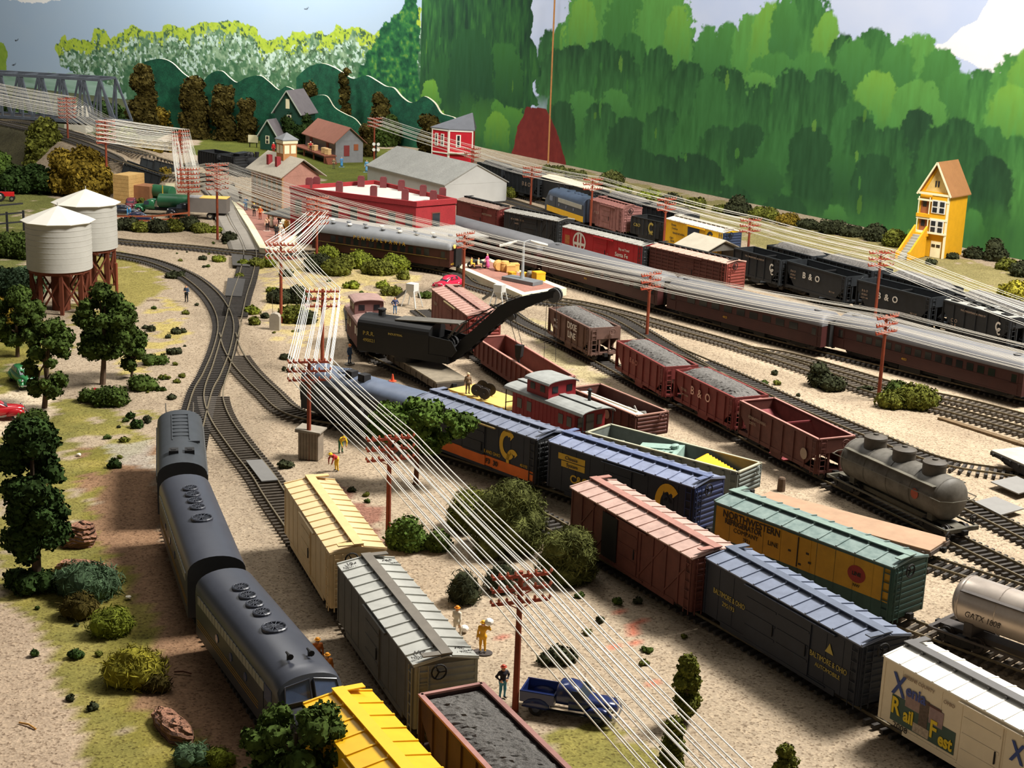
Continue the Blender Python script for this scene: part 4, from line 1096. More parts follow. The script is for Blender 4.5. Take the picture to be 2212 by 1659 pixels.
QP0,QP1=G(640,278),G(1015,338)
board([(296,168),(303,140),(325,130),(350,127),(372,136),(395,158),(412,170),(432,186),(440,174),(456,158),(478,153),(496,168),(512,178),(532,168),(560,163),(580,176),(602,194),(618,187),(640,197),(662,212),(684,206),(706,208),(722,232),(745,246),(768,258),(786,282),(800,306),(805,325)],BP0,BP1,'long dark green painted hill board with a wavy top, behind the green house',TEAL)
board([(640,168),(664,146),(694,137),(722,146),(744,160),(764,170),(790,163),(812,174),(832,186),(850,190),(866,208),(884,221),(900,219),(916,208),(938,222),(952,244),(968,250),(984,257),(1000,284),(1010,312),(1014,340)],QP0,QP1,'second dark green painted hill board reaching behind the red signal tower',TEAL)

# ------------------------------------------------------------------ tracks
RAILM=M((128,116,92),.4,.25,3,metal=.35); TIEM=M((66,62,58),.9,.3,4); TIEB=M((84,76,66),.9,.3,4)
def smooth(pts,step=.58):
    pts=[Vector(p) for p in pts]; P=[pts[0]*2-pts[1]]+pts+[pts[-1]*2-pts[-2]]; out=[]
    for i in range(1,len(P)-2):
        a,b,c,d=P[i-1:i+3]; n=max(2,int((c-b).length/step*2))
        for k in range(n):
            t=k/n; out.append(.5*((2*b)+(c-a)*t+(2*a-5*b+4*c-d)*t*t+(3*b-a-3*c+d)*t**3))
    out.append(pts[-1]); res=[out[0]]; acc=0
    for p,q in zip(out,out[1:]):
        l=(q-p).length
        while acc+l>=step:
            f=(step-acc)/l; p=p+(q-p)*f; l=(q-p).length; res.append(p.copy()); acc=0
        acc+=l
    return res
def TP(*a):
    """track points: pixel pairs on the rail tops, world Vectors, or (px,py,z)"""
    out=[]
    for p in a:
        if isinstance(p,Vector): out.append(Vector((p.x,p.y,p.z if p.z>.5 else RT)))
        elif len(p)==3: out.append(G(*p))
        else: out.append(G(p[0],p[1],RT))
    return out
TRACKS={}
def track(label,pts,tie=None,group='model railway tracks',ballast=False):
    L=smooth(pts); o=L[0].copy(); old=np.array([q[:2] for T in TRACKS.values() for q in T] or [(1e6,1e6)]); root=thing('railway_track',label,'track',(o.x,o.y,0),0,None)
    t=MB(); rl=[[],[]]
    for i,p in enumerate(L):
        d=(L[min(i+1,len(L)-1)]-L[max(i-1,0)]).normalized(); n=Vector((-d.y,d.x,0)).normalized(); q=Vector((p.x-o.x,p.y-o.y,p.z))
        for k,s in enumerate((-1,1)): rl[k].append(q+n*(s*.76))
        if i%1==0 and np.hypot(old[:,0]-p.x,old[:,1]-p.y).min()<1.0: continue
        a=q-n*1.3; b=q+n*1.3; w=d*.11
        zt=Vector((0,0,-.14)); zb=Vector((0,0,-.36))
        t.add([a-w+zb,a+w+zb,b+w+zb,b-w+zb,a-w+zt,a+w+zt,b+w+zt,b-w+zt],[(4,5,6,7),(0,1,5,4),(1,2,6,5),(2,3,7,6),(3,0,4,7)])
    t.build('tie_strip',tie or TIEM,root)
    for r in rl:
        m=MB(); secs=[]
        for i,p in enumerate(r):
            d=(r[min(i+1,len(r)-1)]-r[max(i-1,0)]).normalized(); n=Vector((-d.y,d.x,0)).normalized()
            secs.append([p-n*.045,p+n*.045,p+n*.045+Vector((0,0,-.15)),p-n*.045+Vector((0,0,-.15))])
        m.loft(secs); m.build('rail',RAILM,root)
    if ballast:
        m=MB(); secs=[]
        for i in range(0,len(L),3):
            p=L[i]; d=(L[min(i+1,len(L)-1)]-L[max(i-1,0)]).normalized(); n=Vector((-d.y,d.x,0)).normalized(); q=Vector((p.x-o.x,p.y-o.y,0)); z=p.z-.22
            sl=2.0+z*.55
            secs.append([q-n*sl+Vector((0,0,-.1)),q-n*2.0+Vector((0,0,z)),q+n*2.0+Vector((0,0,z)),q+n*sl+Vector((0,0,-.1))])
        m.loft(secs,closed=False); m.build('ballast_bank',M((176,158,128),.95,.3,1.2,fine=.4),root)
    TRACKS[label]=L
    return root
# ------------------------------------------------------------------ the cars, train by train
CREAM=M((222,194,146),.6,.1,1.2); GRYC=M((104,100,90),.65,.18,1); LGREY=M((176,176,168),.6,.12,1.2); NAVY=M((35,39,49),.6,.2,1); NAVYR=M((84,98,134),.5,.25,1); BLUR=M((124,132,156),.5,.25,1.2)
PINKR=M((178,148,136),.7,.2,1.4); OXIDE=M((94,52,44),.7,.22,1.2); OXD=M((98,54,46),.7,.25,1.2); REDB=M((150,40,38),.6,.15,1.2); MAROON=M((66,35,33),.5,.16,.8); MARD=M((74,34,30),.5,.16,.8)
BLACKC=M((42,43,44),.6,.25,1.2); GREENR=M((126,142,136),.6,.3,1.4,c2=(88,108,104)); GREEND=M((52,78,70),.65,.2,1.2); OCHRE=M((182,136,34),.6,.15,1); YEL=M((236,184,30),.5,.08,1.2); ORANGE=M((212,104,34),.6,.12,1)
WHT=M((236,232,220),.5,.05,1); SLATE=M((60,63,72),.38,.12,.8,spec=.5); SLD=M((78,84,92),.4,.12,.8,spec=.5); GUN=M((54,56,60),.45,.15,1); BROWNH=M((104,78,68),.7,.25,1.4); BRICKH=M((116,50,46),.65,.2,1.3)
TXW=M((222,216,204),.6,.1,3,name='white_lettering'); TXY=M((206,164,48),.6,.1,3,name='yellow_lettering'); TXK=M((40,34,28),.6,.1,3,name='black_lettering'); TXG=M((170,150,70),.6,.1,3,name='dull_gold_lettering'); TXFA=M((150,128,108),.6,.1,3,name='faded_lettering')
def side(o,body,size,x,z,mat=TXW,**k): return text(o,body,size,x,z,mat,-(o['hw']+.045+k.pop('off',0)),**k)
def logo_c(o,x,z,s,mat,cut=None,nm='emblem'):
    """open letter C emblem with a sleeping-cat bite on its inner edge"""
    y=-(o['hw']+.03); m=MB(); pts=[]
    n=22; outer=[];inner=[]
    for i in range(n+1):
        t=math.radians(42)+math.radians(276)*i/n
        outer.append((x+s*.5*math.cos(t)*.95, z+s*.62*math.sin(t))); r=.27 if 4<i<18 else .2+.1*abs(math.sin(i))
        inner.append((x+s*r*math.cos(t), z+s*(r+.1)*math.sin(t)))
    for i in range(n):
        a,b,c,d=outer[i],outer[i+1],inner[i+1],inner[i]
        m.add([(a[0],y,a[1]),(b[0],y,b[1]),(c[0],y,c[1]),(d[0],y,d[1])],[(0,1,2,3)])
    m.build(nm,mat,o)
    if cut:
        q=MB(); yy=y-.006
        for px,pz,rx,rz in ((.02,-.02,.2,.24),(-.1,.2,.1,.12),(.12,.16,.1,.1)):
            q.add([(x+s*(px+rx*math.cos(2*PI*i/14)),yy,z+s*(pz+rz*math.sin(2*PI*i/14))) for i in range(14)],[tuple(range(14))])
        for dx in (-.16,-.06): q.add([(x+s*(dx-.04),yy,z+s*.26),(x+s*(dx+.04),yy,z+s*.26),(x+s*dx,yy,z+s*.38)],[(0,1,2)])
        q.build('emblem_cutout',cut,o)
def patch(o,x0,x1,z0,z1,mat,nm='side_panel',off=.02,y=None):
    m=MB(); yy=-(o['hw']+off) if y is None else y
    m.box(x0,x1,yy-.008,yy+.012,z0,z1); return m.build(nm,mat,o)

# --- cream, grey and hopper on the second track
c,t,l=place((615.5,1047.6),(714.8,1198.6),4.1); T2a=c
o=boxcar(c,t,l,'plain cream boxcar with a brake wheel on its ribbed end',CREAM,ribs='rivet',walk=M((220,186,130),.6,.1,1.2),nrib=12)
c,t,l=place((730.7,1222),(895.5,1441),4.1); T2b=c
o=boxcar(c,t,l,'grey boxcar with white roof panels, coupled behind the cream boxcar',GRYC,roof=LGREY,end=M((150,148,138),.6,.15,1.2),walk=M((112,106,96),.7,.15,1.2),ribs='rivet',nrib=12,roofrib=.06,trackc=GRYC)  # lighter end colour holds the light falling on that end
for x,y in ((-o['hl']+.7,-.85),(-o['hl']+.7,.85),(o['hl']-.75,-.85),(o['hl']-.75,.85)):
    text(o,'NEW YORK',.26,0,0,TXK,0,rot=(.18 if y<0 else -.18,0,PI/2),loc=(x+.28,y,4.33)); text(o,'1946',.42,0,0,TXK,0,rot=(.18 if y<0 else -.18,0,PI/2),loc=(x-.18,y,4.33))
c,t,l=place((909,1506),(1050,1659),3.5,W=3.0,L=10.4); T2c=c
o=hopper(c,t,l,'rusty pink rimmed coal hopper filled level with coal, at the bottom edge',M((66,46,44),.7,.25,1.2),coal=('dark coal heaped in the hopper at the bottom edge',.28)); 
m=MB(); h=l/2; w=1.5
for s in (-1,1): m.box(-h-.05,h+.05,s*w-.12,s*w+.12,3.56,3.66); m.box(s*h-.1,s*h+.1,-w,w,3.56,3.66)
m.build('rim',M((168,122,114),.7,.2,1.2),o)
# --- three diesels and the yellow boxcar on the first track
def axis(pf,pn,z,L=None,ext=0):
    a,b=V2(G(*pf,z)),V2(G(*pn,z)); u=(b-a).normalized(); b=b+u*ext; l=(b-a).length; cc=(a+b)/2
    return (cc.x,cc.y),math.atan2(u.y,u.x),l
FG=M((150,146,132),.5,.12,1.5); GOLD=M((168,124,44),.5,.1,2)
c,t,l=axis((388,884),(393.5,1000),4.35); T1a=c; o=loco(c,t,l-.3,'dark diesel with hatches and exhaust stacks on its flat roof, last of the three',GUN,M((60,64,68),.45,.15,1),nose=False,hatch=True,grille=M((96,96,94),.5,.1,2))
for s in (-1,1):
    q=MB(); q.tube([(-l/2+.1,s*.9,4.0),(-l/2-.5,s*.95,4.3),(-l/2-1.0,s*.95,4.5)],.05,5); q.build('handrail',STEEL,o)
c,t,l=axis((398,1022),(469,1204),4.35); T1b=c; loco(c,t,l-.4,'dark grey cabless diesel with round roof fans, between the other two diesels',GUN,SLATE,nose=False,grille=FG,stripe=GOLD)
c,t,l=axis((485,1228),(666,1444),4.35,ext=1.9); T1c=c; oA=loco(c,t,l,'dark grey streamlined diesel with cab windows and roof horns, heading its train',GUN,SLATE,grille=FG,stripe=GOLD)
c,t,l=place((801,1496),(950,1659),4.1,W=-3.05,L=12.3)
u=Vector((math.cos(t),math.sin(t)))
T1d=c; o=boxcar(c,t,l,'bright yellow boxcar beside the nose of the diesel, half hidden by a tree',YEL,ribs='post',nrib=10,walk=M((240,190,34),.5,.06,1.2))
# --- slate diesel, two dark blue boxcars and the yellow reefer on the third track
c,t,l=axis((688,786),(908,849),4.3); T3a=c
o=loco(c,t,l+.6,'black sided diesel with a slate blue roof, half behind the telegraph pole',BLACKC,M((96,106,124),.45,.15,1),nose=False,fans=0,grille=None,stripe=None)
for x in (-1.2,.2):
    q=MB(); q.box(x-.35,x+.35,-.9,-.2,4.2,4.75); q.box(x-.25,x+.25,-.95,-.85,4.3,4.65); q.build('roof_ventilator',BLK,o)
for s in (-1,1):
    q=MB(); hh=(l+.6)/2; q.tube([(-hh-.1,s*1.3,1.2),(-hh-.1,s*1.3,3.2),(-hh-.5,s*1.2,2.6),(-hh-.5,s*1.1,1.4)],.05,5); q.build('handrail',BLK,o)
c,t,l=place((925,870),(1160,951),4.1,L=12.7,back=True); T3b=c
o=boxcar(c,t,l,'dark blue boxcar with a broad orange lower band, partly behind a tree',NAVY,roof=M((112,118,134),.5,.25,1.2),end=BLACKC,ribs='rivet',nrib=13,doorc=NAVY,trackc=M((206,178,118),.6,.1,1))
patch(o,-l/2+.1,l/2-.1,1.0,1.75,ORANGE,'orange_band',.03); patch(o,-1.3,1.3,1.0,1.75,ORANGE,'orange_band',.09)
side(o,'CHESAPEAKE AND OHIO',.34,1.2,2.05,TXY,sx=.85); side(o,'F3  30',.5,2.0,1.38,TXK,bold=.012,off=.05); side(o,'45193',.3,5.2,1.95,TXY)
logo_c(o,3.5,3.05,1.75,TXY); q=logo_c(o,4.05,2.0,1.35,TXY)
c,t,l=place((1186.6,955),(1500,1055),4.1); T3c=c
o=boxcar(c,t,l,'dark blue boxcar with white streaked roof and yellow cat emblem',NAVY,roof=BLUR,end=M((38,50,88),.55,.2,1.2),walk=M((98,108,138),.5,.2,1.2),ribs='rivet',nrib=12,roofrib=.06)
patch(o,-l/2+.9,-l/2+3.3,3.2,3.62,TXY,'emblem',.02); patch(o,-l/2+1.2,-l/2+3.3,2.72,3.14,TXY,'emblem',.02); side(o,'Chessie',.36,-l/2+2.1,3.4,M((52,52,64),.6,.1,2),off=.02); side(o,'System',.36,-l/2+2.2,2.93,M((52,52,64),.6,.1,2),off=.02)
side(o,'C&O',.78,-l/2+2.9,2.05,TXY,bold=.02); side(o,'25618',.4,-l/2+2.9,1.42,TXG); logo_c(o,l/2-2.0,2.5,2.2,M((216,168,40),.6,.1,2),NAVY)
c,t,l=place((1545,1084.6),(1932,1229),4.1); T3d=c
o=boxcar(c,t,l,'yellow and dark green refrigerator car with green ribbed roof',GREEND,roof=GREENR,end=GREEND,walk=M((120,140,130),.6,.2,1.2),door=None,ribs='rivet',nrib=10,name='refrigerator_car',cat='refrigerator car')
m=MB(); m.box(-l/2+.03,l/2-.12,-o['hw']-.02,-o['hw']+.02,2.0,4.05); m.build('yellow_side_panel',OCHRE,o)
for x0,z0,x1,z1 in ((-1.0,3.2,1.0,3.2),): 
    d=MB(); d.box(-.9,.9,-o['hw']-.05,-o['hw'],2.05,3.95); dd=d.build('door',OCHRE,o); q=MB(); q.bar((0,-o['hw']-.08,2.1),(0,-o['hw']-.08,3.9),.05); q.build('door_bar',BLK,dd)
side(o,'NORTHWESTERN',.62,-l/2+2.95,3.62,TXK,sx=.9,bold=.01); side(o,'REFRIGERATOR',.46,-l/2+2.35,3.2,TXK,sx=.9,bold=.01); side(o,'COMPANY',.4,-l/2+2.6,2.8,TXK); side(o,'LINE',.4,-l/2+4.7,2.85,TXK); side(o,'7021',.3,-l/2+2.7,2.42,TXK)
for x,z in ((-.6,2.9),(.7,3.1),(.9,2.6),(.2,2.3)): patch(o,x-.1,x+.1,z-.06,z+.06,TXK,'stencil_mark',.06)
q=MB(); q.add([(l/2-2.4+.62*math.cos(2*PI*i/20),-o['hw']-.035,3.0+.5*math.sin(2*PI*i/20)) for i in range(20)],[tuple(range(20))]); q.build('emblem',M((140,44,34),.6,.2,3),o); side(o,'LINE',.3,l/2-2.4,3.0,TXK,bold=.01); side(o,'NW',.26,l/2-2.35,2.33,TXK)
hw3=o['hw']
c,t,l=place((2008,1352),(2201,1423),1.25,W=2.7,L=11.5); T3e=c
o=tankcar(c,t,l,'silver tank car at the side edge, behind the white boxcar',M((196,184,172),.32,.12,1,metal=.55,name='aluminium_paint'),M((66,60,56),.6,.2,2),R=1.3,zc=2.95,domes=1,domer=.8,rails=False,walk=True)
text(o,'GATX 1808',.42,-l/2+3.0,2.62,M((58,52,48),.6,.1,2),-1.33,rot=(PI/2-.25,0,0))
# --- weathered boxcar, blue double door and white boxcar
c,t,l=place((1236.6,1054),(1499.7,1208),4.1); T7a=c
o=boxcar(c,t,l,'weathered brown wooden boxcar with one door open, behind the big bush',OXIDE,roof=PINKR,walk=M((160,116,104),.7,.2,1.4),ribs='outside',door='single',nrib=12,overhang=.18,doorw=2.0)
q=MB(); q.box(-2.75,-1.15,-o['hw']-.1,-o['hw']-.06,1.1,3.85); q.build('dark_doorway_sheet',M((26,24,24),.8,.1,1),o)  # near-black sheet on the closed side, painting the shade inside a doorway
c,t,l=place((1527,1208),(1863,1398),4.1); T7b=c
o=boxcar(c,t,l,'dark blue double door boxcar with plain slate roof panels, before the white car',NAVY,roof=M((116,124,142),.5,.18,1.2),walk=M((96,104,120),.5,.18,1.2),door='double',ribs='rivet',nrib=12,roofrib=.055,doorw=2.6)
side(o,'BALTIMORE & OHIO',.42,-l/2+2.2,2.62,TXG,sx=.72); side(o,'295193',.36,-l/2+2.2,2.15,TXG); side(o,'BALTIMORE & OHIO',.42,l/2-2.2,2.35,TXG,sx=.72); side(o,'AUTOMOBILE',.3,l/2-2.2,1.9,TXG)
q=MB(); y=-o['hw']-.04; q.add([(l/2-2.5,y,2.85),(l/2-1.9,y,2.85),(l/2-1.98,y,3.0),(l/2-2.05,y,3.1),(l/2-2.2,y,3.38),(l/2-2.35,y,3.1),(l/2-2.42,y,3.0)],[(0,1,2,3,4,5,6)]); q.build('emblem',TXG,o)
c,t,l=place((1911.5,1419),(2087,1514.5),4.1,L=12.4); T7c=c
XB=M((222,208,180),.55,.06,1); o=boxcar(c,t,l,'white boxcar with printed festival mural and dark running board, in the near corner',XB,roof=WHT,walk=M((96,94,92),.6,.12,1.2),ribs='rivet',nrib=12,roofrib=.02)
y0=-o['hw']; P2=M((62,84,74),.6,.12,2); 
patch(o,-l/2+.75,-l/2+4.75,1.25,2.35,P2,'mural_panel',.02); patch(o,-l/2+.75,-l/2+2.6,2.0,2.55,P2,'mural_panel',.022)
patch(o,-l/2+1.6,-l/2+2.55,2.3,3.05,M((150,124,116),.6,.2,4),'mural_picture',.03); patch(o,-l/2+3.1,-l/2+3.95,2.15,2.95,M((150,124,122),.6,.2,4),'mural_picture',.03); patch(o,-l/2+2.5,-l/2+3.05,1.4,3.1,M((92,76,66),.6,.4,7),'mural_picture',.034); patch(o,-l/2+2.2,-l/2+3.2,1.3,1.75,M((176,160,140),.6,.4,7),'mural_picture',.036)
patch(o,-l/2+2.95,-l/2+3.8,2.95,3.05,M((86,52,48),.6,.1,4),'mural_picture',.04)
BLT=M((52,72,132),.6,.1,2); text(o,'X',1.5,-l/2+1.12,3.08,BLT,y0-.05,bold=.03,sx=.75); text(o,'enia',.78,-l/2+2.2,3.1,M((64,78,140),.6,.1,2),y0-.05,bold=.02)
YT=M((222,190,40),.6,.08,2); text(o,'R',1.15,-l/2+1.05,2.02,YT,y0-.06,bold=.03,sx=.8); text(o,'ail',.9,-l/2+1.9,1.84,YT,y0-.06,bold=.03,sx=.8); text(o,'F',1.2,-l/2+3.45,1.9,YT,y0-.06,bold=.03,sx=.8); text(o,'est',.88,-l/2+4.22,1.66,YT,y0-.06,bold=.03,sx=.8)
text(o,'2008',.4,-l/2+1.45,1.09,TXK,y0-.05,sx=1.2); text(o,'GREENE COUNTY',.24,-l/2+2.3,3.72,TXFA,y0-.05); text(o,'OHIO',.26,-l/2+4.2,3.55,TXFA,y0-.05); text(o,'X',1.3,l/2-4.2,3.0,BLT,y0-.05,bold=.03,sx=.75); text(o,'Rail',.8,l/2-3.4,2.0,YT,y0-.05,bold=.03)
# --- wrecking train
c,t,l=axis((775,655),(815,672),3.5); 
cb=V2(G(759,736,1.0)); tb=-1.30
a=V2(G(747,716,1.0)); u=Vector((math.cos(tb),math.sin(tb))); n=Vector((-u.y,u.x)); cc=a+u*3.9+n*1.5; T4a=(cc.x,cc.y)
caboose(T4a,tb,8.4,'faded brown caboose with cupola behind the black crane',M((112,76,72),.7,.2,1.2),M((150,122,114),.7,.2,1.2),cup=(-2.6,.2))
# crane: deck car, swung cab, boom
c,t,l=place((852,770),(942.5,825.5),1.4,W=3.0,L=11.0,back=True); T4b=c
CRK=M((20,20,20),.55,.2,1.2,spec=.3); 
root=thing('wrecking_crane','black railway wrecking crane with long curved boom swung over the gondola','crane',(c[0],c[1],0),t)
h=l/2; m=MB(); m.box(-h,h,-1.5,1.5,1.28,1.4); m.build('deck',M((128,118,100),.8,.25,1.2),root)
m=MB()
for s in (-1,1): m.box(-h,h,s*1.45-.06,s*1.45+.06,.75,1.28)
for s in (-1,1): m.box(s*h-.06,s*h+.06,-1.45,1.45,.75,1.28)
for i in range(9):
    for s in (-1,1): x=-h+.5+i*(l-1)/8; m.cbox((x,s*1.54,1.0),(.12,.12,.5))
m.build('side_sill',M((82,74,64),.8,.25,1.5),root)
trucks(root,(-h+1.9,h-1.9)); couplers(root,l)
A=V2(G(771,756,1.95)); Bq=V2(G(960,786,1.95)); u=(Bq-A).normalized(); n=Vector((-u.y,u.x)); cl=(Bq-A).length; cm=(A+Bq)/2+n*1.55; tc_=math.atan2(u.y,u.x)
cab=bpy.data.objects.new('cab',None); COL.objects.link(cab); cab.parent=root
cab.matrix_parent_inverse.identity(); inv=Matrix.Rotation(-t,4,'Z')@Matrix.Translation((-c[0],-c[1],0))
cab.matrix_local=inv@Matrix.Translation((cm.x,cm.y,0))@Matrix.Rotation(tc_,4,'Z')
hc=cl/2; m=MB(); prof=[(y,z) for y,z in arch(1.55,4.2,5.05,12)]+[(1.55,1.95),(-1.55,1.95)]
m.extrude(prof,-hc,hc-1.6,'x'); m.box(hc-1.6,hc+.2,-1.55,1.55,1.95,2.6)
for s in (-1,1): m.extrude([(hc-1.6,2.6),(hc+.6,2.6),(hc+1.1,3.2),(hc+.6,4.0),(hc-1.6,4.2)],s*1.45-.06,s*1.45+.06,'y')
o=m.build('cab_body',CRK,cab); 
m=MB(); m.cyl((-hc+1.6,0,4.9),(-hc+1.6,0,5.5),.32,12); m.cyl((-hc+1.6,0,5.5),(-hc+1.6,0,5.62),.38,12); m.build('smoke_stack',BLK,cab)
m=MB(); m.cyl((0,0,1.4),(0,0,1.95),1.3,20); m.build('turntable',BLK,cab)
m=MB(); m.cyl((hc-.6,-1.2,3.3),(hc-.6,1.2,3.3),.55,14); m.cyl((hc+.3,-1.2,3.0),(hc+.3,1.2,3.0),.35,12)
for s in (-.6,0,.6): m.cyl((hc-.6,s-.05,3.3),(hc-.6,s+.05,3.3),.75,16)
m.build('winch',BLK,cab)
m=MB(); m.loft([[(-hc+3.4,-.9,4.95),(-hc+3.4,.9,4.95),(-hc+3.4,.9,5.05),(-hc+3.4,-.9,5.05)],[(hc+.9,-.7,5.35),(hc+.9,.7,5.35),(hc+.9,.7,5.45),(hc+.9,-.7,5.45)]]); 
for s in (-.7,.7): m.bar((hc-.2,s,4.0),(hc+.9,s,5.4),.16)
m.build('gantry',M((96,92,84),.6,.2,2),cab)
text(cab,'P.R.R.',.5,-hc+1.2,3.6,TXG,-1.6); text(cab,'490021',.42,-hc+1.25,3.0,TXG,-1.6); text(cab,'INDUSTRIAL',.26,-.5,3.85,TXG,-1.6)
bp0=Vector((cm.x,cm.y,0)); bp1=bp0+Vector((u.x,u.y,0))*10
UP=[(968,777),(985,757),(1002,732),(1016,720),(1031,708),(1048,692),(1065,677),(1081,661),(1100,650),(1119,643),(1145,637),(1167,633),(1201,626)]; LO=[(974,783),(997,770),(1017,755.5),(1034,740),(1051,725),(1065,713),(1079,701),(1093,690),(1106,681),(1127,670),(1147,660),(1168,652),(1196,641)]
M2L=(Matrix.Translation((cm.x,cm.y,0))@Matrix.Rotation(tc_,4,'Z')).inverted()
up=[M2L@onplane(x,y,bp0,bp1) for x,y in UP]; lo=[M2L@onplane(x,y,bp0,bp1) for x,y in LO]
boom=MB()
for s in (-1,1):
    for i in range(len(up)-1):
        q=[up[i],up[i+1],lo[i+1],lo[i]]; k0=.75-.4*i/len(up); k1=.75-.4*(i+1)/len(up); kk=[k0,k1,k1,k0]
        boom.add([(v.x,s*kk[j],v.z) for j,v in enumerate(q)]+[(v.x,s*(kk[j]-.08),v.z) for j,v in enumerate(q)],[(0,1,2,3),(7,6,5,4),(0,4,5,1),(2,6,7,3)])
for i in range(len(up)): k=.75-.4*i/len(up); boom.bar((up[i].x,-k,up[i].z-.05),(up[i].x,k,up[i].z-.05),.14); boom.bar((lo[i].x,-k,lo[i].z+.05),(lo[i].x,k,lo[i].z+.05),.14)
boom.build('boom',CRK,cab)
m=MB(); tp=(up[-1]+lo[-1])/2
for s in (-.22,.22): m.cyl((tp.x,s-.1,tp.z-.15),(tp.x,s+.1,tp.z-.15),.62,16)
for s in (-.2,.2): e_=lo[8]; m.cyl((e_.x,s-.08,e_.z-.1),(e_.x,s+.08,e_.z-.1),.35,12)
m.build('sheave',M((70,70,70),.4,.15,2),cab)
hp=M2L@onplane(1122,745,bp0,bp1); hz=M2L@onplane(1127,785,bp0,bp1)
m=MB(); m.extrude([(hp.x-.3,hp.z),(hp.x+.35,hp.z),(hp.x+.25,hp.z-1.0),(hp.x,hp.z-1.35),(hp.x-.22,hp.z-1.0)],-.28,.28,'y')
m.tube([(hp.x,0,hp.z-1.3),(hp.x,0,hp.z-1.6),(hp.x+.25,0,hp.z-1.85),(hp.x,0,hp.z-2.05),(hp.x-.25,0,hp.z-1.85)],.1,6); m.build('hook_block',BLK,cab)
m=MB()
for dx,s in ((-.15,-.2),(.2,.2)): m.tube([(hp.x+dx,s*.6,hp.z-.05),(lo[8].x+dx,s,lo[8].z-.2)],.028,4)
e1=M2L@onplane(1177,775,bp0,bp1); e2=M2L@onplane(1198,783,bp0,bp1)
m.tube([(tp.x-.6,-.2,tp.z-.3),(e1.x,-.2,max(e1.z,.4))],.022,4); m.tube([(tp.x+.1,.2,tp.z-.3),(e2.x,.2,max(e2.z,.4))],.022,4)
for s in (-.5,0,.5):
    m.tube([(hc+.9,s,5.4),(up[7].x,s*.7,up[7].z+.25),(up[9].x,s*.6,up[9].z+.15)],.03,4); m.tube([(hc-.6,s,3.8),(hc+1.4,s,4.9),(up[6].x,s*.6,up[6].z+.3)],.03,4)
m.build('cable',BLK,cab)
# yellow flat car with wheelsets, red caboose, grey gondola, tan flat
c,t,l=place((968,841),(1101,887),1.3,W=2.9,L=7.7); T4c=c; tf=t
flatcar(c,t,l,'pale yellow flat car carrying spare wheelsets, before the red caboose',M((214,176,96),.7,.12,1.4),M((212,170,84),.6,.12,1.4))
for i,(px,py) in enumerate(((1036,852),(1052,859))):
    p=G(px,py,1.35); m=MB(); m.cyl((0,-.95,.44),(0,.95,.44),.09,8)
    rt=thing('spare_wheelset',('rusty black spare wheelset on the yellow flat car, nearer its standing worker','rusty black spare wheelset on the yellow flat car, nearer the red caboose')[i],'wheelset',(p.x,p.y,1.42),tf+.5,'spare wheelsets on the yellow flat car')
    m.build('axle',WHEELM,rt)
    for s in (-1,1):
        m=MB(); m.cyl((0,s*.66,.46),(0,s*.8,.46),.46,18); m.cyl((0,s*.62,.46),(0,s*.66,.46),.52,18); m.cyl((0,s*.8,.46),(0,s*.84,.46),.2,10); m.build('wheel',WHEELM,rt)
c,t,l=place((1090.6,836),(1210,881),3.35,W=3.2,L=9.3); T4d=c
caboose(c,t,9.3,'bright red caboose with grey cupola roof, between flat car and gondolas',M((128,24,30),.6,.12,1.2),M((140,142,138),.7,.2,1.2),cup=(-2.2,.4))
c,t,l=place((1266.6,935),(1595,1021.7),2.7,W=3.0); T4e=c; tg=t
GG=M((112,118,112),.7,.2,1.4); gondola(c,t,l,'grey gondola loaded with machinery and a yellow sheet, behind blue boxcars',GG,rim=M((166,164,142),.7,.15,1.4),inner=GG,floor=M((86,84,74),.8,.3,1.5))
R_=Matrix.Translation((c[0],c[1],0))@Matrix.Rotation(t,4,'Z')
def inside(x,y,z): return R_@Vector((x,y,z))
m=MB(); m.box(-1.6,1.6,-1.1,1.1,0,1.1); m.box(-1.2,1.2,-1.12,-1.08,.2,.9)
for i in range(5): m.cyl((-1.3+i*.6,-.4,1.1),(-1.3+i*.6,-.4,1.22),.14,8)
m.box(-.6,.9,.0,.8,1.1,1.2); m.lathe([(.3,1.1),(.3,1.35),(.1,1.4)],10,(1.1,.4,0))
o=m.build('engine_hull',M((138,164,152),.7,.2,1.4)); o.location=inside(-.9,0,1.3); o.rotation_euler=(.12,-.1,t+.25); tag(o,'pale green machine casing lying in the grey gondola','machinery')
m=MB(); 
for i in range(14):
    x=-1.7+i*.26; m.loft([[(x,-1.1,0),(x+.13,-1.1,.09),(x+.26,-1.1,0)],[(x,1.1,0),(x+.13,1.1,.09),(x+.26,1.1,0)]],closed=False)
o=m.build('corrugated_sheet',M((240,178,36),.5,.06,1.5)); o.location=inside(3.9,-.1,2.0); o.rotation_euler=(.1,.28,t); tag(o,'yellow corrugated sheet leaning in the end of the grey gondola','metal sheet')
for i,(x,y,rz,ln) in enumerate(((-4.6,.4,.3,2.6),(-3.9,-.5,-.4,2.2),(-5,-.2,.05,1.8))):
    m=MB(); m.box(-ln/2,ln/2,-.45,.45,0,.12); m.bar((-ln/2,-.45,.15),(ln/2,-.45,.15),.1); m.bar((-ln/2,.45,.15),(ln/2,.45,.15),.1)
    o=m.build('scrap_plate',(M((150,152,142),.6,.3,2),M((86,78,70),.7,.3,2),M((120,124,116),.7,.3,2))[i]); o.location=inside(x,y,1.25+.25*i); o.rotation_euler=(.2*i,-.15,t+rz); tag(o,('light grey scrap plate in the far end of the grey gondola','rusty dark scrap plate in the far end of the grey gondola','grey green scrap plate topmost in the far end of the grey gondola')[i],'scrap metal','scrap in the grey gondola')
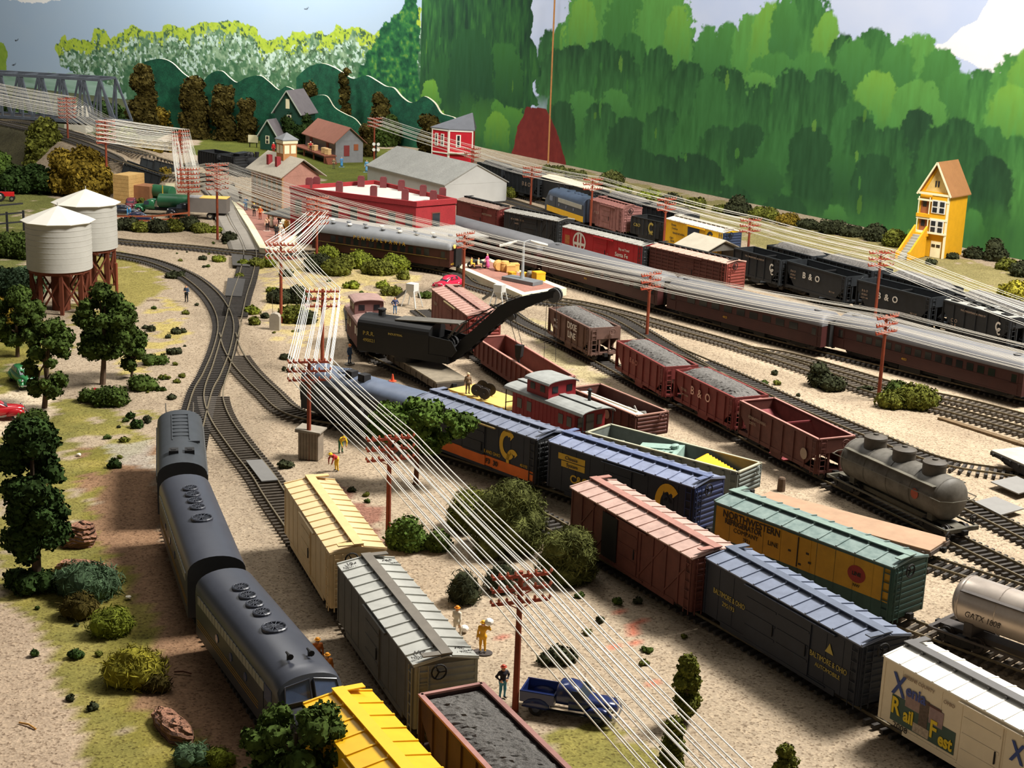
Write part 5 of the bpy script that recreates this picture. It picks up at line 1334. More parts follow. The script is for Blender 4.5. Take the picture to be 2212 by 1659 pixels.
for i,(x,y) in enumerate(((1.4,.3),(1.9,-.4),(2.3,.5))):
    m=MB(); m.cyl((0,-.35,.32),(0,.35,.32),.3,12); m.cyl((0,-.45,.32),(0,.45,.32),.1,8); o=m.build('scrap_roller',M((70,62,54),.7,.3,2)); o.location=inside(x,y,1.06); o.rotation_euler=(0,0,t+i); tag(o,'dark scrap roller lying beside the machine casing in the grey gondola','scrap metal','dark rollers in the grey gondola')
c,t,l=place((1663.5,1062),(2051,1163.6),1.32,W=-2.95); T4f=c
flatcar(c,t,l,'empty flat car with bare tan deck, beside the yellow reefer',M((160,130,104),.75,.14,.8),M((96,84,76),.75,.25,1.4))
# --- brown boxcar and two gondolas
c,t,l=place((933.8,626),(1010,683),4.1,W=3.2); T5a=c
o=boxcar(c,t,l,'faded brown boxcar under the crane boom, ribbed pink roof',M((118,66,60),.7,.2,1.2),roof=M((174,138,126),.7,.15,1.4),walk=M((150,114,104),.7,.2,1.4),end=M((134,58,50),.7,.2,1.2),ribs='rivet',nrib=13,W=3.2,trackc=M((206,190,140),.6,.1,1))
text(o,'N&W',.5,-l/2+1.4,3.0,TXFA,-o['hw']-.05)
c,t,l=place((1093,725),(1242,814),2.7,W=-3.0); T5b=c; R5=Matrix.Translation((c[0],c[1],0))@Matrix.Rotation(t,4,'Z'); t5=t
gondola(c,t,l,'long red oxide gondola below the crane hook, pipe inside',M((112,60,54),.7,.2,1.4),floor=M((186,154,124),.8,.25,1),rim=M((176,124,112),.7,.15,1.4),ribs=14)
m=MB(); m.cyl((-2.6,0,0),(2.6,0,0),.28,14); m.cyl((2.5,0,0),(2.6,0,0),.34,14); o=m.build('rusty_pipe',M((168,84,58),.7,.2,2)); o.location=R5@Vector((3.0,-.2,1.42)); o.rotation_euler=(0,0,t); tag(o,'rust orange pipe lying in the long red gondola','pipe')
m=MB(); m.cbox((0,0,.35),(.9,.7,.7)); m.cyl((0,-.45,.75),(0,.45,.75),.3,12); m.cyl((.4,0,.7),(.4,0,1.2),.08,8); o=m.build('winch_engine',BLK); o.location=R5@Vector((6.2,.3,1.06)); o.rotation_euler=(0,0,t); tag(o,'small black winch engine in the near end of the long red gondola','machinery')
c,t,l=place((1231,838.7),(1375,900),2.7,W=3.0); T5c=c; R6=Matrix.Translation((c[0],c[1],0))@Matrix.Rotation(t,4,'Z')
o=gondola(c,t,l,'dark brown gondola with pale panel and scrap, beside the red caboose',M((90,52,44),.7,.25,1.4),rim=M((150,112,98),.7,.15,1.4),ribs=9)
q=MB(); q.lathe([(.36,-.01),(.36,.01)],18); e_=q.build('emblem',TXFA,o); e_.rotation_euler=(PI/2,0,0); e_.location=(l/2-3.6,-o['hw']-.03,1.95)
m=MB(); m.loft([[(-4.2,-.5,0),(-4.2,.5,0),(-4.2,.5,.12),(-4.2,-.5,.12)],[(2.5,-.8,.1),(2.5,.5,.1),(2.5,.5,.24),(2.5,-.8,.24)],[(3.5,-.5,.1),(3.5,.4,.1),(3.5,.4,.2),(3.5,-.5,.2)]]); m.bar((-3.5,0,.15),(3,0,.28),.14); o=m.build('wing_panel',M((206,198,180),.6,.2,1.5)); o.location=R6@Vector((.2,-.55,2.35)); o.rotation_euler=(-.12,0,t); tag(o,'long cream panel lying across the dark brown gondola','scrap metal')
rng_=random.Random(4)
for i in range(7):
    m=MB(); a=rng_.random()*3
    if i%3==0: m.cyl((-.5,0,.2),(.5,0,.2),.2,10)
    elif i%3==1: m.box(-.6,.6,-.3,.3,0,.3); m.box(-.2,.3,-.35,.35,.3,.45)
    else: m.bar((-.8,0,.1),(.8,0,.3),.14); m.bar((0,-.5,.1),(.2,.5,.5),.12)
    o=m.build('scrap_piece',M((150,146,138),.5,.4,3)); o.location=R6@Vector((-3.4+i*.95,.45+.3*rng_.random(),1.3+.1*i%2)); o.rotation_euler=(rng_.random()*.5,rng_.random()*.4,a); tag(o,'grey scrap piece jumbled beside the cream panel in the brown gondola','scrap metal','grey scrap in the brown gondola')
# --- hopper line
def hp_lab(o,txt,size,x,z,mat=TXW,**k): text(o,txt,size,x,z,mat,-o['hw']-.03,**k)
c,t,l=place((1186.6,666),(1274.8,711),3.5); T6a=c
o=hopper(c,t,l,'brown coal hopper standing apart, white wording on its ribbed side',BROWNH,coal=('grey coal heaped in the brown hopper that stands apart',.55))
hp_lab(o,'DIXIE',.85,.9,2.9,bold=.01); hp_lab(o,'LINE',.85,.9,2.05,bold=.01); hp_lab(o,'N C',.45,-l/2+1.8,2.7); hp_lab(o,'& St L',.38,-l/2+1.8,2.15)
c,t,l=place((1333,738),(1436,795),3.5); T6b=c
o=hopper(c,t,l,'red coal hopper without large letters, ahead of the lettered red hopper',BRICKH,coal=('grey coal heaped in the plain red hopper',.55)); hp_lab(o,'B & O',.6,-1,2.6,M((172,110,96),.6,.1,2))
c,t,l=place((1460.6,800.7),(1586.7,861.7),3.5); T6c=c
o=hopper(c,t,l,'red coal hopper with three large pale letters on its side',BRICKH,coal=('grey coal heaped in the lettered red hopper',.55)); hp_lab(o,'B & O',.95,-.35,2.55,M((214,170,150),.6,.1,2),bold=.01,spacing=1.3); hp_lab(o,'727146',.3,-l/2+1.5,2.3,TXFA); hp_lab(o,'CAPY 110000',.2,-l/2+1.7,1.9,TXFA)
c,t,l=place((1600,868.5),(1768,952),3.5); T6d=c
o=hopper(c,t,l,'empty dark brown hopper ahead of the black tank car',M((94,54,46),.7,.25,1.3),inner=M((122,52,54),.7,.2,1.2)); q=MB(); q.lathe([(.42,-.01),(.42,.01)],18); e_=q.build('emblem',TXFA,o); e_.rotation_euler=(PI/2,0,0); e_.location=(l/2-1.5,-o['hw']-.03,2.1); hp_lab(o,'PENNSYLVANIA',.34,-l/2+2.6,2.75,TXFA); hp_lab(o,'220775',.3,-l/2+2.0,2.35,TXFA)
m=MB(); h=l/2
for s in (-1,1): m.box(-h-.05,h+.05,s*1.5-.1,s*1.5+.1,3.56,3.64); m.box(s*h-.08,s*h+.08,-1.5,1.5,3.56,3.64)
m.build('rim',M((172,120,110),.7,.2,1.2),o)
c,t,l=place((1788,1024),(2043,1146),1.25,W=2.7); T6e=c
o=tankcar(c,t,l,'sooty black tank car with three domes, at the end of the hopper line',M((104,100,92),.6,.35,.9,c2=(70,66,58)),M((92,88,76),.7,.25,2),R=1.42,zc=2.75,domes=3,domer=.78,domem=M((78,72,64),.6,.3,1.4),walk=True)
q=MB(); q.lathe([(.36,-.01),(.36,.01)],14); e_=q.build('emblem',M((150,66,42),.6,.2,3),o); e_.rotation_euler=(PI/2,0,0); e_.location=(l/2-3.1,-1.46,2.75)
# dark flat at the side edge
a=V2(G(2141,972,1.35)); b=V2(G(2212,1003,1.35)); u=(b-a).normalized(); n=Vector((-u.y,u.x)); cc=a+u*5+n*1.45; T9a=(cc.x,cc.y)
flatcar(T9a,math.atan2(u.y,u.x),10,'dark flat car with light grey deck, cut off by the side edge',M((170,164,150),.7,.15,1),M((48,46,44),.7,.2,1.4))
# --- passenger cars
ROOFG=M((104,104,106),.55,.12,.6); 
c,t,l=place((672,534),(973,578),1.1,W=3.1); TOc=c; to=t
o=coach(c,t,l*.985,'maroon observation coach with grey vented roof, beside the platform bushes',M((66,33,28),.45,.12,.8),M((128,130,132),.5,.12,.8),W=3.1,nwin=13,vents=15,stripe=TXG,name='observation_coach')
text(o,'PENNSYLVANIA',.62,0,3.3-.22,M((206,160,52),.5,.1,2),-1.62,spacing=1.9); text(o,'4415',.3,-l/2+6.2,1.55,M((206,160,52),.5,.1,2),-1.62); text(o,'4415',.34,0,0,M((206,160,52),.5,.1,2),0,rot=(PI/2,0,PI/2),loc=(l/2*.985+.05,-1.0,1.4))
q=MB(); q.lathe([(.26,-.05),(.26,.05),(.18,.08)],12); e_=q.build('marker_lamp',M((236,206,110),.3,.1,2),o); e_.rotation_euler=(0,PI/2,0); e_.location=(l/2+.1,-.9,3.5)
pa=place((1165,582),(1425,660),1.1); pb=place((1433,662),(1780,752),1.1); pc_=place((1790,745),(2212,858),1.1,L=21.8)
LBL=('maroon coach next to the platform lamp, second from the red brick building','maroon coach behind the single pole in mid yard','maroon coach running out of the side edge below the telegraph wires')
for i,(c,t,l) in enumerate((pa,pb,pc_)):
    o=coach(c,t,l-.9,LBL[i],MAROON,ROOFG,nwin=14 if i==2 else 9,winz=(2.2,2.85),vents=0,group='maroon coaches of the long train')
    for x in (-l/2+2.0,l/2-2.0):
        q=MB(); q.tube([(x+.35*math.cos(2*PI*k/12),-.3+.35*math.sin(2*PI*k/12),4.36) for k in range(13)],.06,5); q.build('roof_vent',ROOFG,o)
    text(o,('4021','4022','4023')[i],.3,-2,1.65,M((206,160,52),.5,.1,2),-1.58)
ua=Vector((math.cos(pa[1]),math.sin(pa[1]))); c0=Vector(pa[0])-ua*(pa[2]/2+11.0)+Vector((-.3,.3)); tP=pa[1]+.02
coach((c0.x,c0.y),tP,21.3,'maroon coach emerging from behind the red brick building',MAROON,ROOFG,nwin=9,winz=(2.2,2.85),group='maroon coaches of the long train')
PASS=[Vector((c0.x,c0.y)),Vector(pa[0]),Vector(pb[0]),Vector(pc_[0])]
# --- freight row beside the passenger train
c,t,l=place((985,432),(1077,454),4.1,L=9.6,back=True); F1=c
o=boxcar(c,t,l,'dark red boxcar end showing past the grey warehouse',M((110,48,44),.6,.2,1.2),roof=M((150,128,116),.6,.2,1.2),walk=BLK,nrib=12); side(o,'PENNSYLVANIA',.4,2.0,3.1,TXFA)
c,t,l=place((1090,457),(1205,479),4.1); F2=c
o=boxcar(c,t,l,'black boxcar with grey ribbed roof, between two red boxcars',BLACKC,roof=M((150,148,140),.6,.2,1.2),walk=BLK,end=BLACKC,ribs='outside',nrib=13); side(o,'NEW YORK CENTRAL',.34,-l/2+2.6,3.35,TXFA,sx=.8); side(o,'161425',.3,-l/2+2.3,2.85,TXFA)
c,t,l=place((1215.6,490.8),(1387.7,532.8),4.1); F3=c
o=boxcar(c,t,l,'long bright red boxcar with large round white emblem and grey ribbed roof',M((172,34,40),.55,.12,1.2),roof=M((158,156,148),.6,.2,1.2),walk=BLK,end=BLACKC,door='single',ribs='rivet',nrib=17)
y=-o['hw']-.04; m=MB(); cx,cz=-l/2+3.4,2.75; R_o,R_i=1.25,1.02
for i in range(28):
    t0,t1=2*PI*i/28,2*PI*(i+1)/28; m.add([(cx+R_o*math.cos(t0),y,cz+R_o*math.sin(t0)),(cx+R_o*math.cos(t1),y,cz+R_o*math.sin(t1)),(cx+R_i*math.cos(t1),y,cz+R_i*math.sin(t1)),(cx+R_i*math.cos(t0),y,cz+R_i*math.sin(t0))],[(0,1,2,3)])
m.box(cx-.42,cx-.12,y-.01,y+.01,cz-1.2,cz+1.15); m.box(cx+.12,cx+.42,y-.01,y+.01,cz-1.2,cz+1.15); m.box(cx-1.05,cx+1.05,y-.012,y+.01,cz-.38,cz-.05); m.build('emblem',TXW,o)
side(o,'Ship and Travel',.42,l/2-3.2,3.15,TXW,sx=.75); side(o,'Santa Fe',.7,l/2-3.6,2.45,TXW,bold=.01); patch(o,-l/2+.6,-l/2+1.5,2.2,3.3,M((176,110,60),.6,.3,5),'side_emblem'); side(o,'SUPER SHOCK CONTROL',.22,.2,2.2,TXFA)
c,t,l=place((1405,533),(1570,571),4.1); F4=c
o=boxcar(c,t,l,'brown slatted stock car with pale roof, end of the freight row',M((84,45,38),.7,.2,1.3),roof=M((192,158,142),.6,.15,1.4),walk=BLK,end=M((126,60,50),.7,.2,1.3),ribs='slat',nrib=13,name='stock_car',cat='stock car')
# --- row with the blue and yellow diesel
DBL=M((48,56,68),.45,.12,1); c,t,l=place((1186,409),(1262,433),4.0,W=3.1); l=13; u=Vector((math.cos(t),math.sin(t))); 
c,t,l=axis((1190,411),(1262,434),4.0); cc=Vector(c)+Vector((-math.sin(t),math.cos(t)))*1.55-Vector((math.cos(t),math.sin(t)))*1.35; F5=cc
o=loco((cc.x,cc.y),t,l+2.6,'dark blue streamlined diesel with yellow lower band and silver side panel',DBL,M((76,90,110),.45,.12,1),flip=True,fans=3)
h_=(l+2.6)/2
for s in (-1,1):
    m=MB(); m.box(-h_+.1,h_-1.6,s*1.57-.02,s*1.57+.02,.95,1.75); m.build('yellow_band',YEL,o)
    m=MB(); m.box(-h_+.6,h_-5.2,s*1.57-.03,s*1.57+.03,2.7,3.3); m.build('side_grille',M((170,170,158),.5,.1,2),o)
c,t,l=place((1275,432),(1346,452),4.1); F6=c
o=boxcar(c,t,l,'faded pink brown boxcar behind the blue and yellow diesel',M((150,104,98),.7,.3,1.2),roof=M((150,104,96),.7,.2,1.4),ribs='post',nrib=11); side(o,'P R R',.6,-2.4,2.6,M((196,164,150),.6,.1,2))
c,t,l=place((1364,467),(1434,482),3.3); F7=c
o=gondola(c,t,l,'black gondola with dull yellow lettering, next to the yellow boxcar',BLACKC,zt=3.3,ribs=8); text(o,'C&O',.6,-1.9,2.3,TXG,-o['hw']-.03); logo_c(o,.9,2.3,1.2,TXG); text(o,'STEEL',.3,.9,1.5,TXG,-o['hw']-.03)
c,t,l=place((1440,473.4),(1561.3,503.8),4.1); F8=c
o=boxcar(c,t,l,'yellow boxcar with dark door, dark end and white roof',YEL,roof=M((218,210,196),.55,.12,1.2),end=M((44,56,80),.6,.15,1.2),walk=M((196,188,174),.6,.1,1.2),doorc=M((56,66,84),.6,.15,1.2),ribs='rivet',nrib=12)
NV=M((48,52,62),.6,.1,3); side(o,'Chessie',.42,-l/2+1.6,3.6,NV,sx=.8); side(o,'Cushion',.36,-l/2+1.9,3.15,NV); side(o,'TRANSPORTATION',.36,-l/2+2.7,2.55,NV,sx=.8); side(o,'C&O',.36,-l/2+1.3,1.85,NV); side(o,'22620',.34,-l/2+1.5,1.45,NV); logo_c(o,l/2-2.4,3.0,1.5,NV); logo_c(o,l/2-2.1,2.2,1.1,NV)
BLH=M((40,43,46),.6,.2,1.4)
rows=[((1597,540),(1691,565),9.6,None,'black hopper carrying one tall white emblem, behind the stock car'),((1697,563.6),(1832.4,601),10.4,'B & O','black hopper with three large white letters, farther of the two'),((1848,604.5),(2016,646.5),13.0,'B & O','black hopper with three large white letters, nearer of the two'),((2034.4,648),(2189,691),11,None,'black covered hopper with grey roof hatches, at the side edge')]
ROW=[]
for i,(a,b,L_,tx,lab) in enumerate(rows):
    c,t,l=place(a,b,3.9); 
    if i==0: c,t,l=place(a,b,3.9,L=9.0,back=True)
    o=hopper(c,t,l-.6,lab,BLH,zt=3.9,cover=M((150,150,142),.6,.2,1.2) if i==3 else None,ribs=1 if i in (1,2) else 6,inner=M((30,30,31),.8,.1,1),group='black hoppers below the yellow house',cat='hopper car'); ROW.append((Vector(c),t,l))
    if tx: text(o,tx,.95,-.6,2.85,TXW,-o['hw']-.05,bold=.02,spacing=1.25); text(o,'B & O',.34,-l/2+1.6,3.0,TXFA,-o['hw']-.05); text(o,'433851',.3,-l/2+1.6,2.6,TXFA,-o['hw']-.05); text(o,'CAPY 140',.24,-l/2+1.6,2.25,TXFA,-o['hw']-.05); text(o,'BLT 5 63',.24,l/2-2.3,1.9,TXFA,-o['hw']-.05)
    else:
        logo_c(o,l/2-1.7,2.85,.8,TXW); logo_c(o,l/2-1.55,2.4,.6,TXW); text(o,'THE CHESAPEAKE & OHIO RY',.26,-.3,3.45,TXFA,-o['hw']-.05)
        if i==3: text(o,'C O',.5,-l/2+2.1,2.2,TXFA,-o['hw']-.05); text(o,'2 8',.5,-l/2+2.1,1.7,TXFA,-o['hw']-.05)
# --- coal train farthest back, one car behind each of the front row
BK=[]
def back_hopper(a,b,lab,L_=None):
    c,t,l=place(a,b,3.9,L=L_); c=(c[0],c[1]); BK.append(Vector(c))
    return hopper(c,t,l-.4,lab,BLH,zt=3.9,ribs=8,coal=('dark coal heaped in the '+lab.split(',')[0],.7),group='coal hoppers on the rearmost track')
back_hopper((1655,530),(1757,556),'black coal hopper below the first telegraph pole from the yellow boxcar, rearmost track')
back_hopper((1762,556),(1888,588),'black coal hopper behind the farther lettered hopper, rearmost track')
back_hopper((1905,591),(2036,628),'black coal hopper below the yellow house, rearmost track')
back_hopper((2060,634),(2230,681),'black coal hopper at the side edge, rearmost track')
c,t,l=place((1170,381),(1298,417),4.15,L=15.5); BK.append(Vector(c))
boxcar(c,t,l,'dark boxcar with long cream white roof, behind the blue and yellow diesel',BLACKC,roof=M((232,222,196),.6,.08,1.2),topwalk=False,roofrib=.01)
back_hopper((1300,419),(1370,438),'black coal hopper behind the pink brown boxcar, rearmost track',9.5)
back_hopper((1386,443),(1452,460),'black coal hopper behind the black gondola, rearmost track',9.5)
o=back_hopper((1090,369),(1165,386),'black lettered coal hopper by the big earth road of the mural, rearmost track'); text(o,'B & O',.9,1.5,2.6,TXFA,-o['hw']-.05)
back_hopper((1030,351),(1086,366),'black coal hopper beyond the grey warehouse, rearmost track')

# --- black train on the upper track beyond the station
for a,b,lab in (((428,322),(470,330),'black gondola by the lawn, first behind the telegraph pole'),((477,332),(506,337),'black gondola by the lawn, coupled to the small steam locomotive')):
    c,t,l=place(a,b,6.4); o=gondola(c,t,l,lab,BLACKC,z0=1.0,zt=3.4,ribs=8); o.location.z=2.75
a,b=G(512,345,5.6),G(556,355,5.2); d=b-a; l=d.length; root=thing('steam_locomotive','small black steam locomotive between station roof and lawn','locomotive',((a.x+b.x)/2,(a.y+b.y)/2+1.4,2.55),math.atan2(d.y,d.x))
m=MB(); m.cyl((-l*.2,0,2.6),(l/2,0,2.6),.95,18); m.build('boiler',BLACKC,root,smooth='auto'); m=MB(); m.box(-l/2,-l*.2,-1.4,1.4,1.2,3.9); m.box(-l/2-.2,-l*.18,-1.55,1.55,3.9,4.02); m.build('cab',BLACKC,root)
m=MB(); m.cyl((l*.4,0,3.4),(l*.4,0,4.3),.28,10,.36); m.build('smoke_stack',BLK,root)
for x in (.12,.26): m=MB(); m.lathe([(.42,0),(.42,.5),(.2,.8),(.02,.85)],12,(l*x-.4,0,3.4)); m.build('steam_dome',BLACKC,root)
m=MB(); m.box(-l/2,l/2+.3,-1.3,1.3,1.0,1.3); m.build('running_board',BLK,root)
for x in (-.3,-.08,.14,.36):
    m=MB()
    for s_ in (-1,1): m.cyl((l*x,s_*.66,1.03),(l*x,s_*.8,1.03),.62,16)
    m.build('wheelset',WHEELM,root)
# ------------------------------------------------------------------ tracks in place
v=lambda c: Vector((c[0],c[1],RT))
def ends(a,d,k): return a+d*k
dT2=(v(T2c)-v(T2b)).normalized(); dT1=(v(T1c)-v(T1b)).normalized(); dyel=(v(T1d)-v(T1c)).normalized()
track('sharply curved track from behind the water towers to the diesels',TP((200,540),(255,547),(330,562),(400,590),(448,625),(478,665),(488,705),(478,755),(458,805),(432,862),v(T1a),v(T1b),v(T1c),v(T1d),v(T1d)+dyel*14),TIEM)
track('track under the cream and grey boxcars',TP((505,690),(492,740),(478,790),(464,830),(462,862),(478,905),(518,962),(566,1022),(600,1075),v(T2a),v(T2b),v(T2c),v(T2c)+dT2*14),TIEB)
track('straight track with a paved section beside the brick platform',TP((436,372,4.2),(462,398,2.0),(486,432,.9),(508,478,.6),(528,510),(540,545),(532,590),(516,640),(503,695)),TIEM,ballast=False)
d3=(v(T3e)-v(T3d)).normalized()
track('track of the dark blue boxcars and yellow reefer',TP((492,718),(502,752),(528,792),(578,842),(640,890),v(T3a),v(T3b),v(T3c),v(T3d),v(T3e),v(T3e)+d3*14),TIEB)
d7=(v(T7c)-v(T7b)).normalized()
track('track of the weathered brown and white boxcars',[v(T7a)-(v(T7b)-v(T7a)).normalized()*13+Vector((-.8,1,0)),v(T7a),v(T7b),v(T7c),v(T7c)+d7*14],TIEM)
d4=(v(T4f)-v(T4e)).normalized()
track('track of the wrecking crane and red caboose',[v(T4a)+Vector((-3,17,0)),v(T4a),v(T4b),v(T4c),v(T4d),v(T4e),v(T4f),v(T4f)+d4*24],TIEM)
d5=(v(T5b)-v(T5a)).normalized()
track('track of the brown boxcar and gondolas',[v(T5a)-d5*14,v(T5a),v(T5b),v(T5c),v(T5c)+(v(T5c)-v(T5b)).normalized()*6],TIEM)
d6=(v(T6e)-v(T6d)).normalized(); d6a=(v(T6a)-v(T6b)).normalized()
track('track of the coal hoppers and black tank car',[G(1075,655,RT),G(1130,695,RT),v(T6a),v(T6b),v(T6c),v(T6d),v(T6e),v(T6e)+d6*30],TIEM)
track('yard track running past the coal hoppers to the small dark flat car',TP((1238,655),(1330,682),(1440,745),(1560,815),(1700,892),(1850,968),(2000,1043),(2212,1150),(2330,1210)),TIEM)
track('yard track joining beside the black tank car',TP((1440,745),(1570,800),(1720,868),(1880,935),(2040,995),v(T9a),v(T9a)+Vector((8,-12,0))),TIEM)
track('yard track leading to the low trestle',TP((1150,640),(1238,650),(1340,672),(1470,708),(1600,745),(1760,798),(1900,845),(2060,885),(2240,935)),TIEB)
track('siding below the long maroon train',TP((1600,748),(1700,764),(1820,797),(1960,838),(2090,866),(2240,905)),TIEB)
dO=Vector((math.cos(to),math.sin(to),0))
track('track of the observation coach, crossing the paved track',TP((190,507),(255,517),(330,524),(420,532),(500,541),(545,546),(600,552))+[v(TOc)-dO*9,v(TOc)+dO*8]+TP((1020,612),(1120,640),(1180,648),(1238,656)),TIEM)
track('track of the long maroon train',[Vector((p.x,p.y,RT)) for p in [PASS[0]+(PASS[0]-PASS[1]).normalized()*45]+PASS+[PASS[3]+(PASS[3]-PASS[2]).normalized()*24]],TIEM)
track('track of the red and black boxcar row',[v(F1)+(v(F1)-v(F2)).normalized()*30,v(F1),v(F2),v(F3),v(F4),v(F4)+(v(F4)-v(F3)).normalized()*45],TIEM)
R0=[v(r[0]) for r in ROW]
track('track of the blue and yellow diesel and black hoppers',[v(F5)+Vector((-14,26,0)),v(F5),v(F6),v(F7),v(F8)]+R0[1:]+[R0[3]+(R0[3]-R0[2]).normalized()*20],TIEM)
BKs=sorted(BK,key=lambda p:-p.y); track('rearmost track below the mural',[v(BKs[0])+(v(BKs[0])-v(BKs[1])).normalized()*25]+[v(p) for p in BKs]+[v(BKs[-1])+(v(BKs[-1])-v(BKs[-2])).normalized()*20],TIEM)
# approach over the plate girder bridge
track('upper track across the girder bridge',TP((-60,248,5.5),(30,268,5.5),(150,298,5.5),(232,331,5.5),(260,345,5.2),(338,370,3.4),(405,384,2.6),(444,401,1.8),(478,430,1.1)),TIEM)
track('second upper track behind the girder bridge',TP((-60,256,5.5),(60,262,5.5),(180,292,5.5),(260,316,5.5),(318,330,5.0),(395,353,3.2),(430,349,3.3),(500,359,3.0),(560,367,2.8)),TIEM)
# paving of the street track, ramp plates
pts=smooth(TP((470,398,2.0),(490,432,.95),(512,478,.62),(532,512),(544,540)),1.0); m=MB(); secs=[]
for i,p in enumerate(pts):
    d=(pts[min(i+1,len(pts)-1)]-pts[max(i-1,0)]).normalized(); n=Vector((-d.y,d.x,0)).normalized(); z=Vector((0,0,-.05)); secs.append([p-n*2.6+z*7,p-n*2.2+z,p-n*.85+z,p-n*.85-Vector((0,0,.12)),p-n*.65-Vector((0,0,.12)),p-n*.65+z,p+n*.65+z,p+n*.65-Vector((0,0,.12)),p+n*.85-Vector((0,0,.12)),p+n*.85+z,p+n*2.2+z,p+n*2.6+z*7])
m.loft(secs,closed=False); o=m.build('street_paving',M((146,140,130),.85,.12,.8,fine=.15)); tag(o,'grey paving laid around the rails beside the brick platform','paving')
def plate(pts,label,mat,z=.46,nm='ramp_plate',th=.08,group=None):
    q=[G(x,y,z) for x,y in pts]; c=sum(q,Vector())/len(q); m=MB(); m.loft([[tuple(p-c+Vector((0,0,-th))) for p in q],[tuple(p-c) for p in q]]); o=m.build(nm,mat); o.location=c; tag(o,label,'plate',group); return o
PG=M((128,126,122),.6,.08,1)
plate([(531,994),(566,992),(601,1036),(565,1039)],'grey ramp plate between the rails beside the cream boxcar',PG)
plate([(2105,1083),(2150,1072),(2212,1098),(2162,1112)],'grey ramp plate between the rails beside the black tank car',PG)
plate([(2140,1040),(2196,1028),(2250,1052),(2200,1066)],'grey ramp plate between the rails under the small dark flat car end',PG)
plate([(500,548),(545,552),(540,575),(502,572)],'dark plank crossing in the track by the platform corner',M((74,71,67),.8,.2,1.5),.42)
plate([(492,600),(530,602),(522,640),(486,638)],'dark asphalt strip between the rails above the junction',M((70,68,66),.85,.15,1.5),.38)

# ------------------------------------------------------------------ telegraph poles and wires
POLEM=M((134,62,38),.8,.25,2); ARMM=M((150,64,44),.75,.2,2); WIREM=M((238,234,222),.6,.04,2,name='white_thread'); INSM=M((176,92,66),.5,.1,2)
ARM=2.95
def pole(bx,by,ty,label,nd,arms=3,zb=0.0,base=None,H=None,dz=.66):
    p=base if base else G(bx,by,zb); H=H or height_at(bx,by,ty,zb)
    a=math.atan2(nd.y,nd.x); root=thing('telegraph_pole',label,'telegraph pole',(p.x,p.y,zb-.1 if zb==0 else zb),a,'telegraph poles')
    m=MB(); m.tube([(0,0,0),(0,0,H*.6),(0,0,H+.25)],[.17,.15,.12],9); m.build('post',POLEM,root)
    off=[]
    for k in range(arms):
        z=H-.05-k*dz+(.1 if zb==0 else 0); b=MB(); b.cbox((.13,0,z),(.12,ARM,.15)); 
        for s in (-1,1): b.bar((.1,s*.75,z),(0,0,z-.45),.05)
        ar=b.build('crossarm',ARMM,root); i_=MB()
        for j in range(8):
            y=(-.47+.94*j/7)*ARM; y+=.12*(1 if y>0 else -1); i_.lathe([(.04,0),(.075,.05),(.07,.15),(.03,.2)],6,(.13,y,z+.07)); off.append(Vector((.13,y,z+.31)))
        i_.build('insulator',INSM,ar)
    R=Matrix.Translation(root.location)@Matrix.Rotation(a,4,'Z'); return [R@q for q in off],p
def line(spec,name,lab,skip=(),r=.03):
    """spec: (base pixel x, y, top row, label, arms used, zb, pole already standing) -> poles and continuous wires"""
    B=[G(s[0],s[1],s[5]) if not isinstance(s[0],Vector) else s[0] for s in spec]; pins=[]
    for i,s in enumerate(spec):
        d=(B[min(i+1,len(B)-1)]-B[max(i-1,0)]); d.z=0
        if s[6] is not None: pins.append(s[6]); continue
        pn,_=pole(s[0] if not isinstance(s[0],Vector) else None,s[1],s[2],s[3],d.normalized(),s[4],s[5],base=B[i] if isinstance(s[0],Vector) else None,H=s[7] if len(s)>7 else None)
        pins.append(pn)
    for k in range(24):
        if k%8 in skip: continue
        pts=[]
        for i in range(len(pins)):
            q=pins[i][k]
            if i:
                p0=pts[-1]; L_=(q-p0).length
                for t in (.17,.34,.5,.66,.83): w=p0.lerp(q,t); w.z-=.006*L_*4*t*(1-t)+.15*((k*7+i*3)%5-2)*.12*4*t*(1-t); pts.append(w)
            pts.append(q)
        o_=pts[0].copy(); m=MB(); m.tube([p-o_ for p in pts],r,4); o=m.build(name,WIREM); o.location=o_; tag(o,lab,'wire',lab)
    return pins
N_=None
def G3(bx,by,z=0): return G(bx,by,z)
# shared run from the far end to the station pole carries six arms: upper three for one line, lower three for the other
def shared(bx,by,ty,label,d,zb=0.0,H=None):
    pn,p=pole(bx,by,ty,label,d,6,zb,H=H,dz=.6); return pn[:24],pn[24:]
S0=(G(-90,255),None); sp=[(-70,272,172,5.),(147,303,213,5.),(230,360,262,5.),(391,402,284,2.),(408,474,366,0.),(470,517,356,0.),(684,582,428,0.)]
names=['rust red telegraph pole beyond the side edge','rust red telegraph pole in front of the truss bridge','rust red telegraph pole beside the golden bushes','rust red telegraph pole at the end of the girder bridge','thick rust red telegraph pole beside the grey box truck','tall rust red telegraph pole beside the street track','rust red telegraph pole in the bushes by the observation coach']
bs_=[G(s[0],s[1],s[3]) for s in sp]; upn=[];lon=[]
for i,s in enumerate(sp):
    d=bs_[min(i+1,len(bs_)-1)]-bs_[max(i-1,0)]; d.z=0; a,b=shared(s[0],s[1],s[2],names[i],d.normalized(),s[3]); upn.append(a); lon.append(b)
LB='white thread wire of the line along the long maroon train'; LA='white thread wire of the line zigzagging down to the corner'; LC='white thread wire of the line below the mural'
pb4=G(1897,865)+(G(1897,865)-G(1397,727))
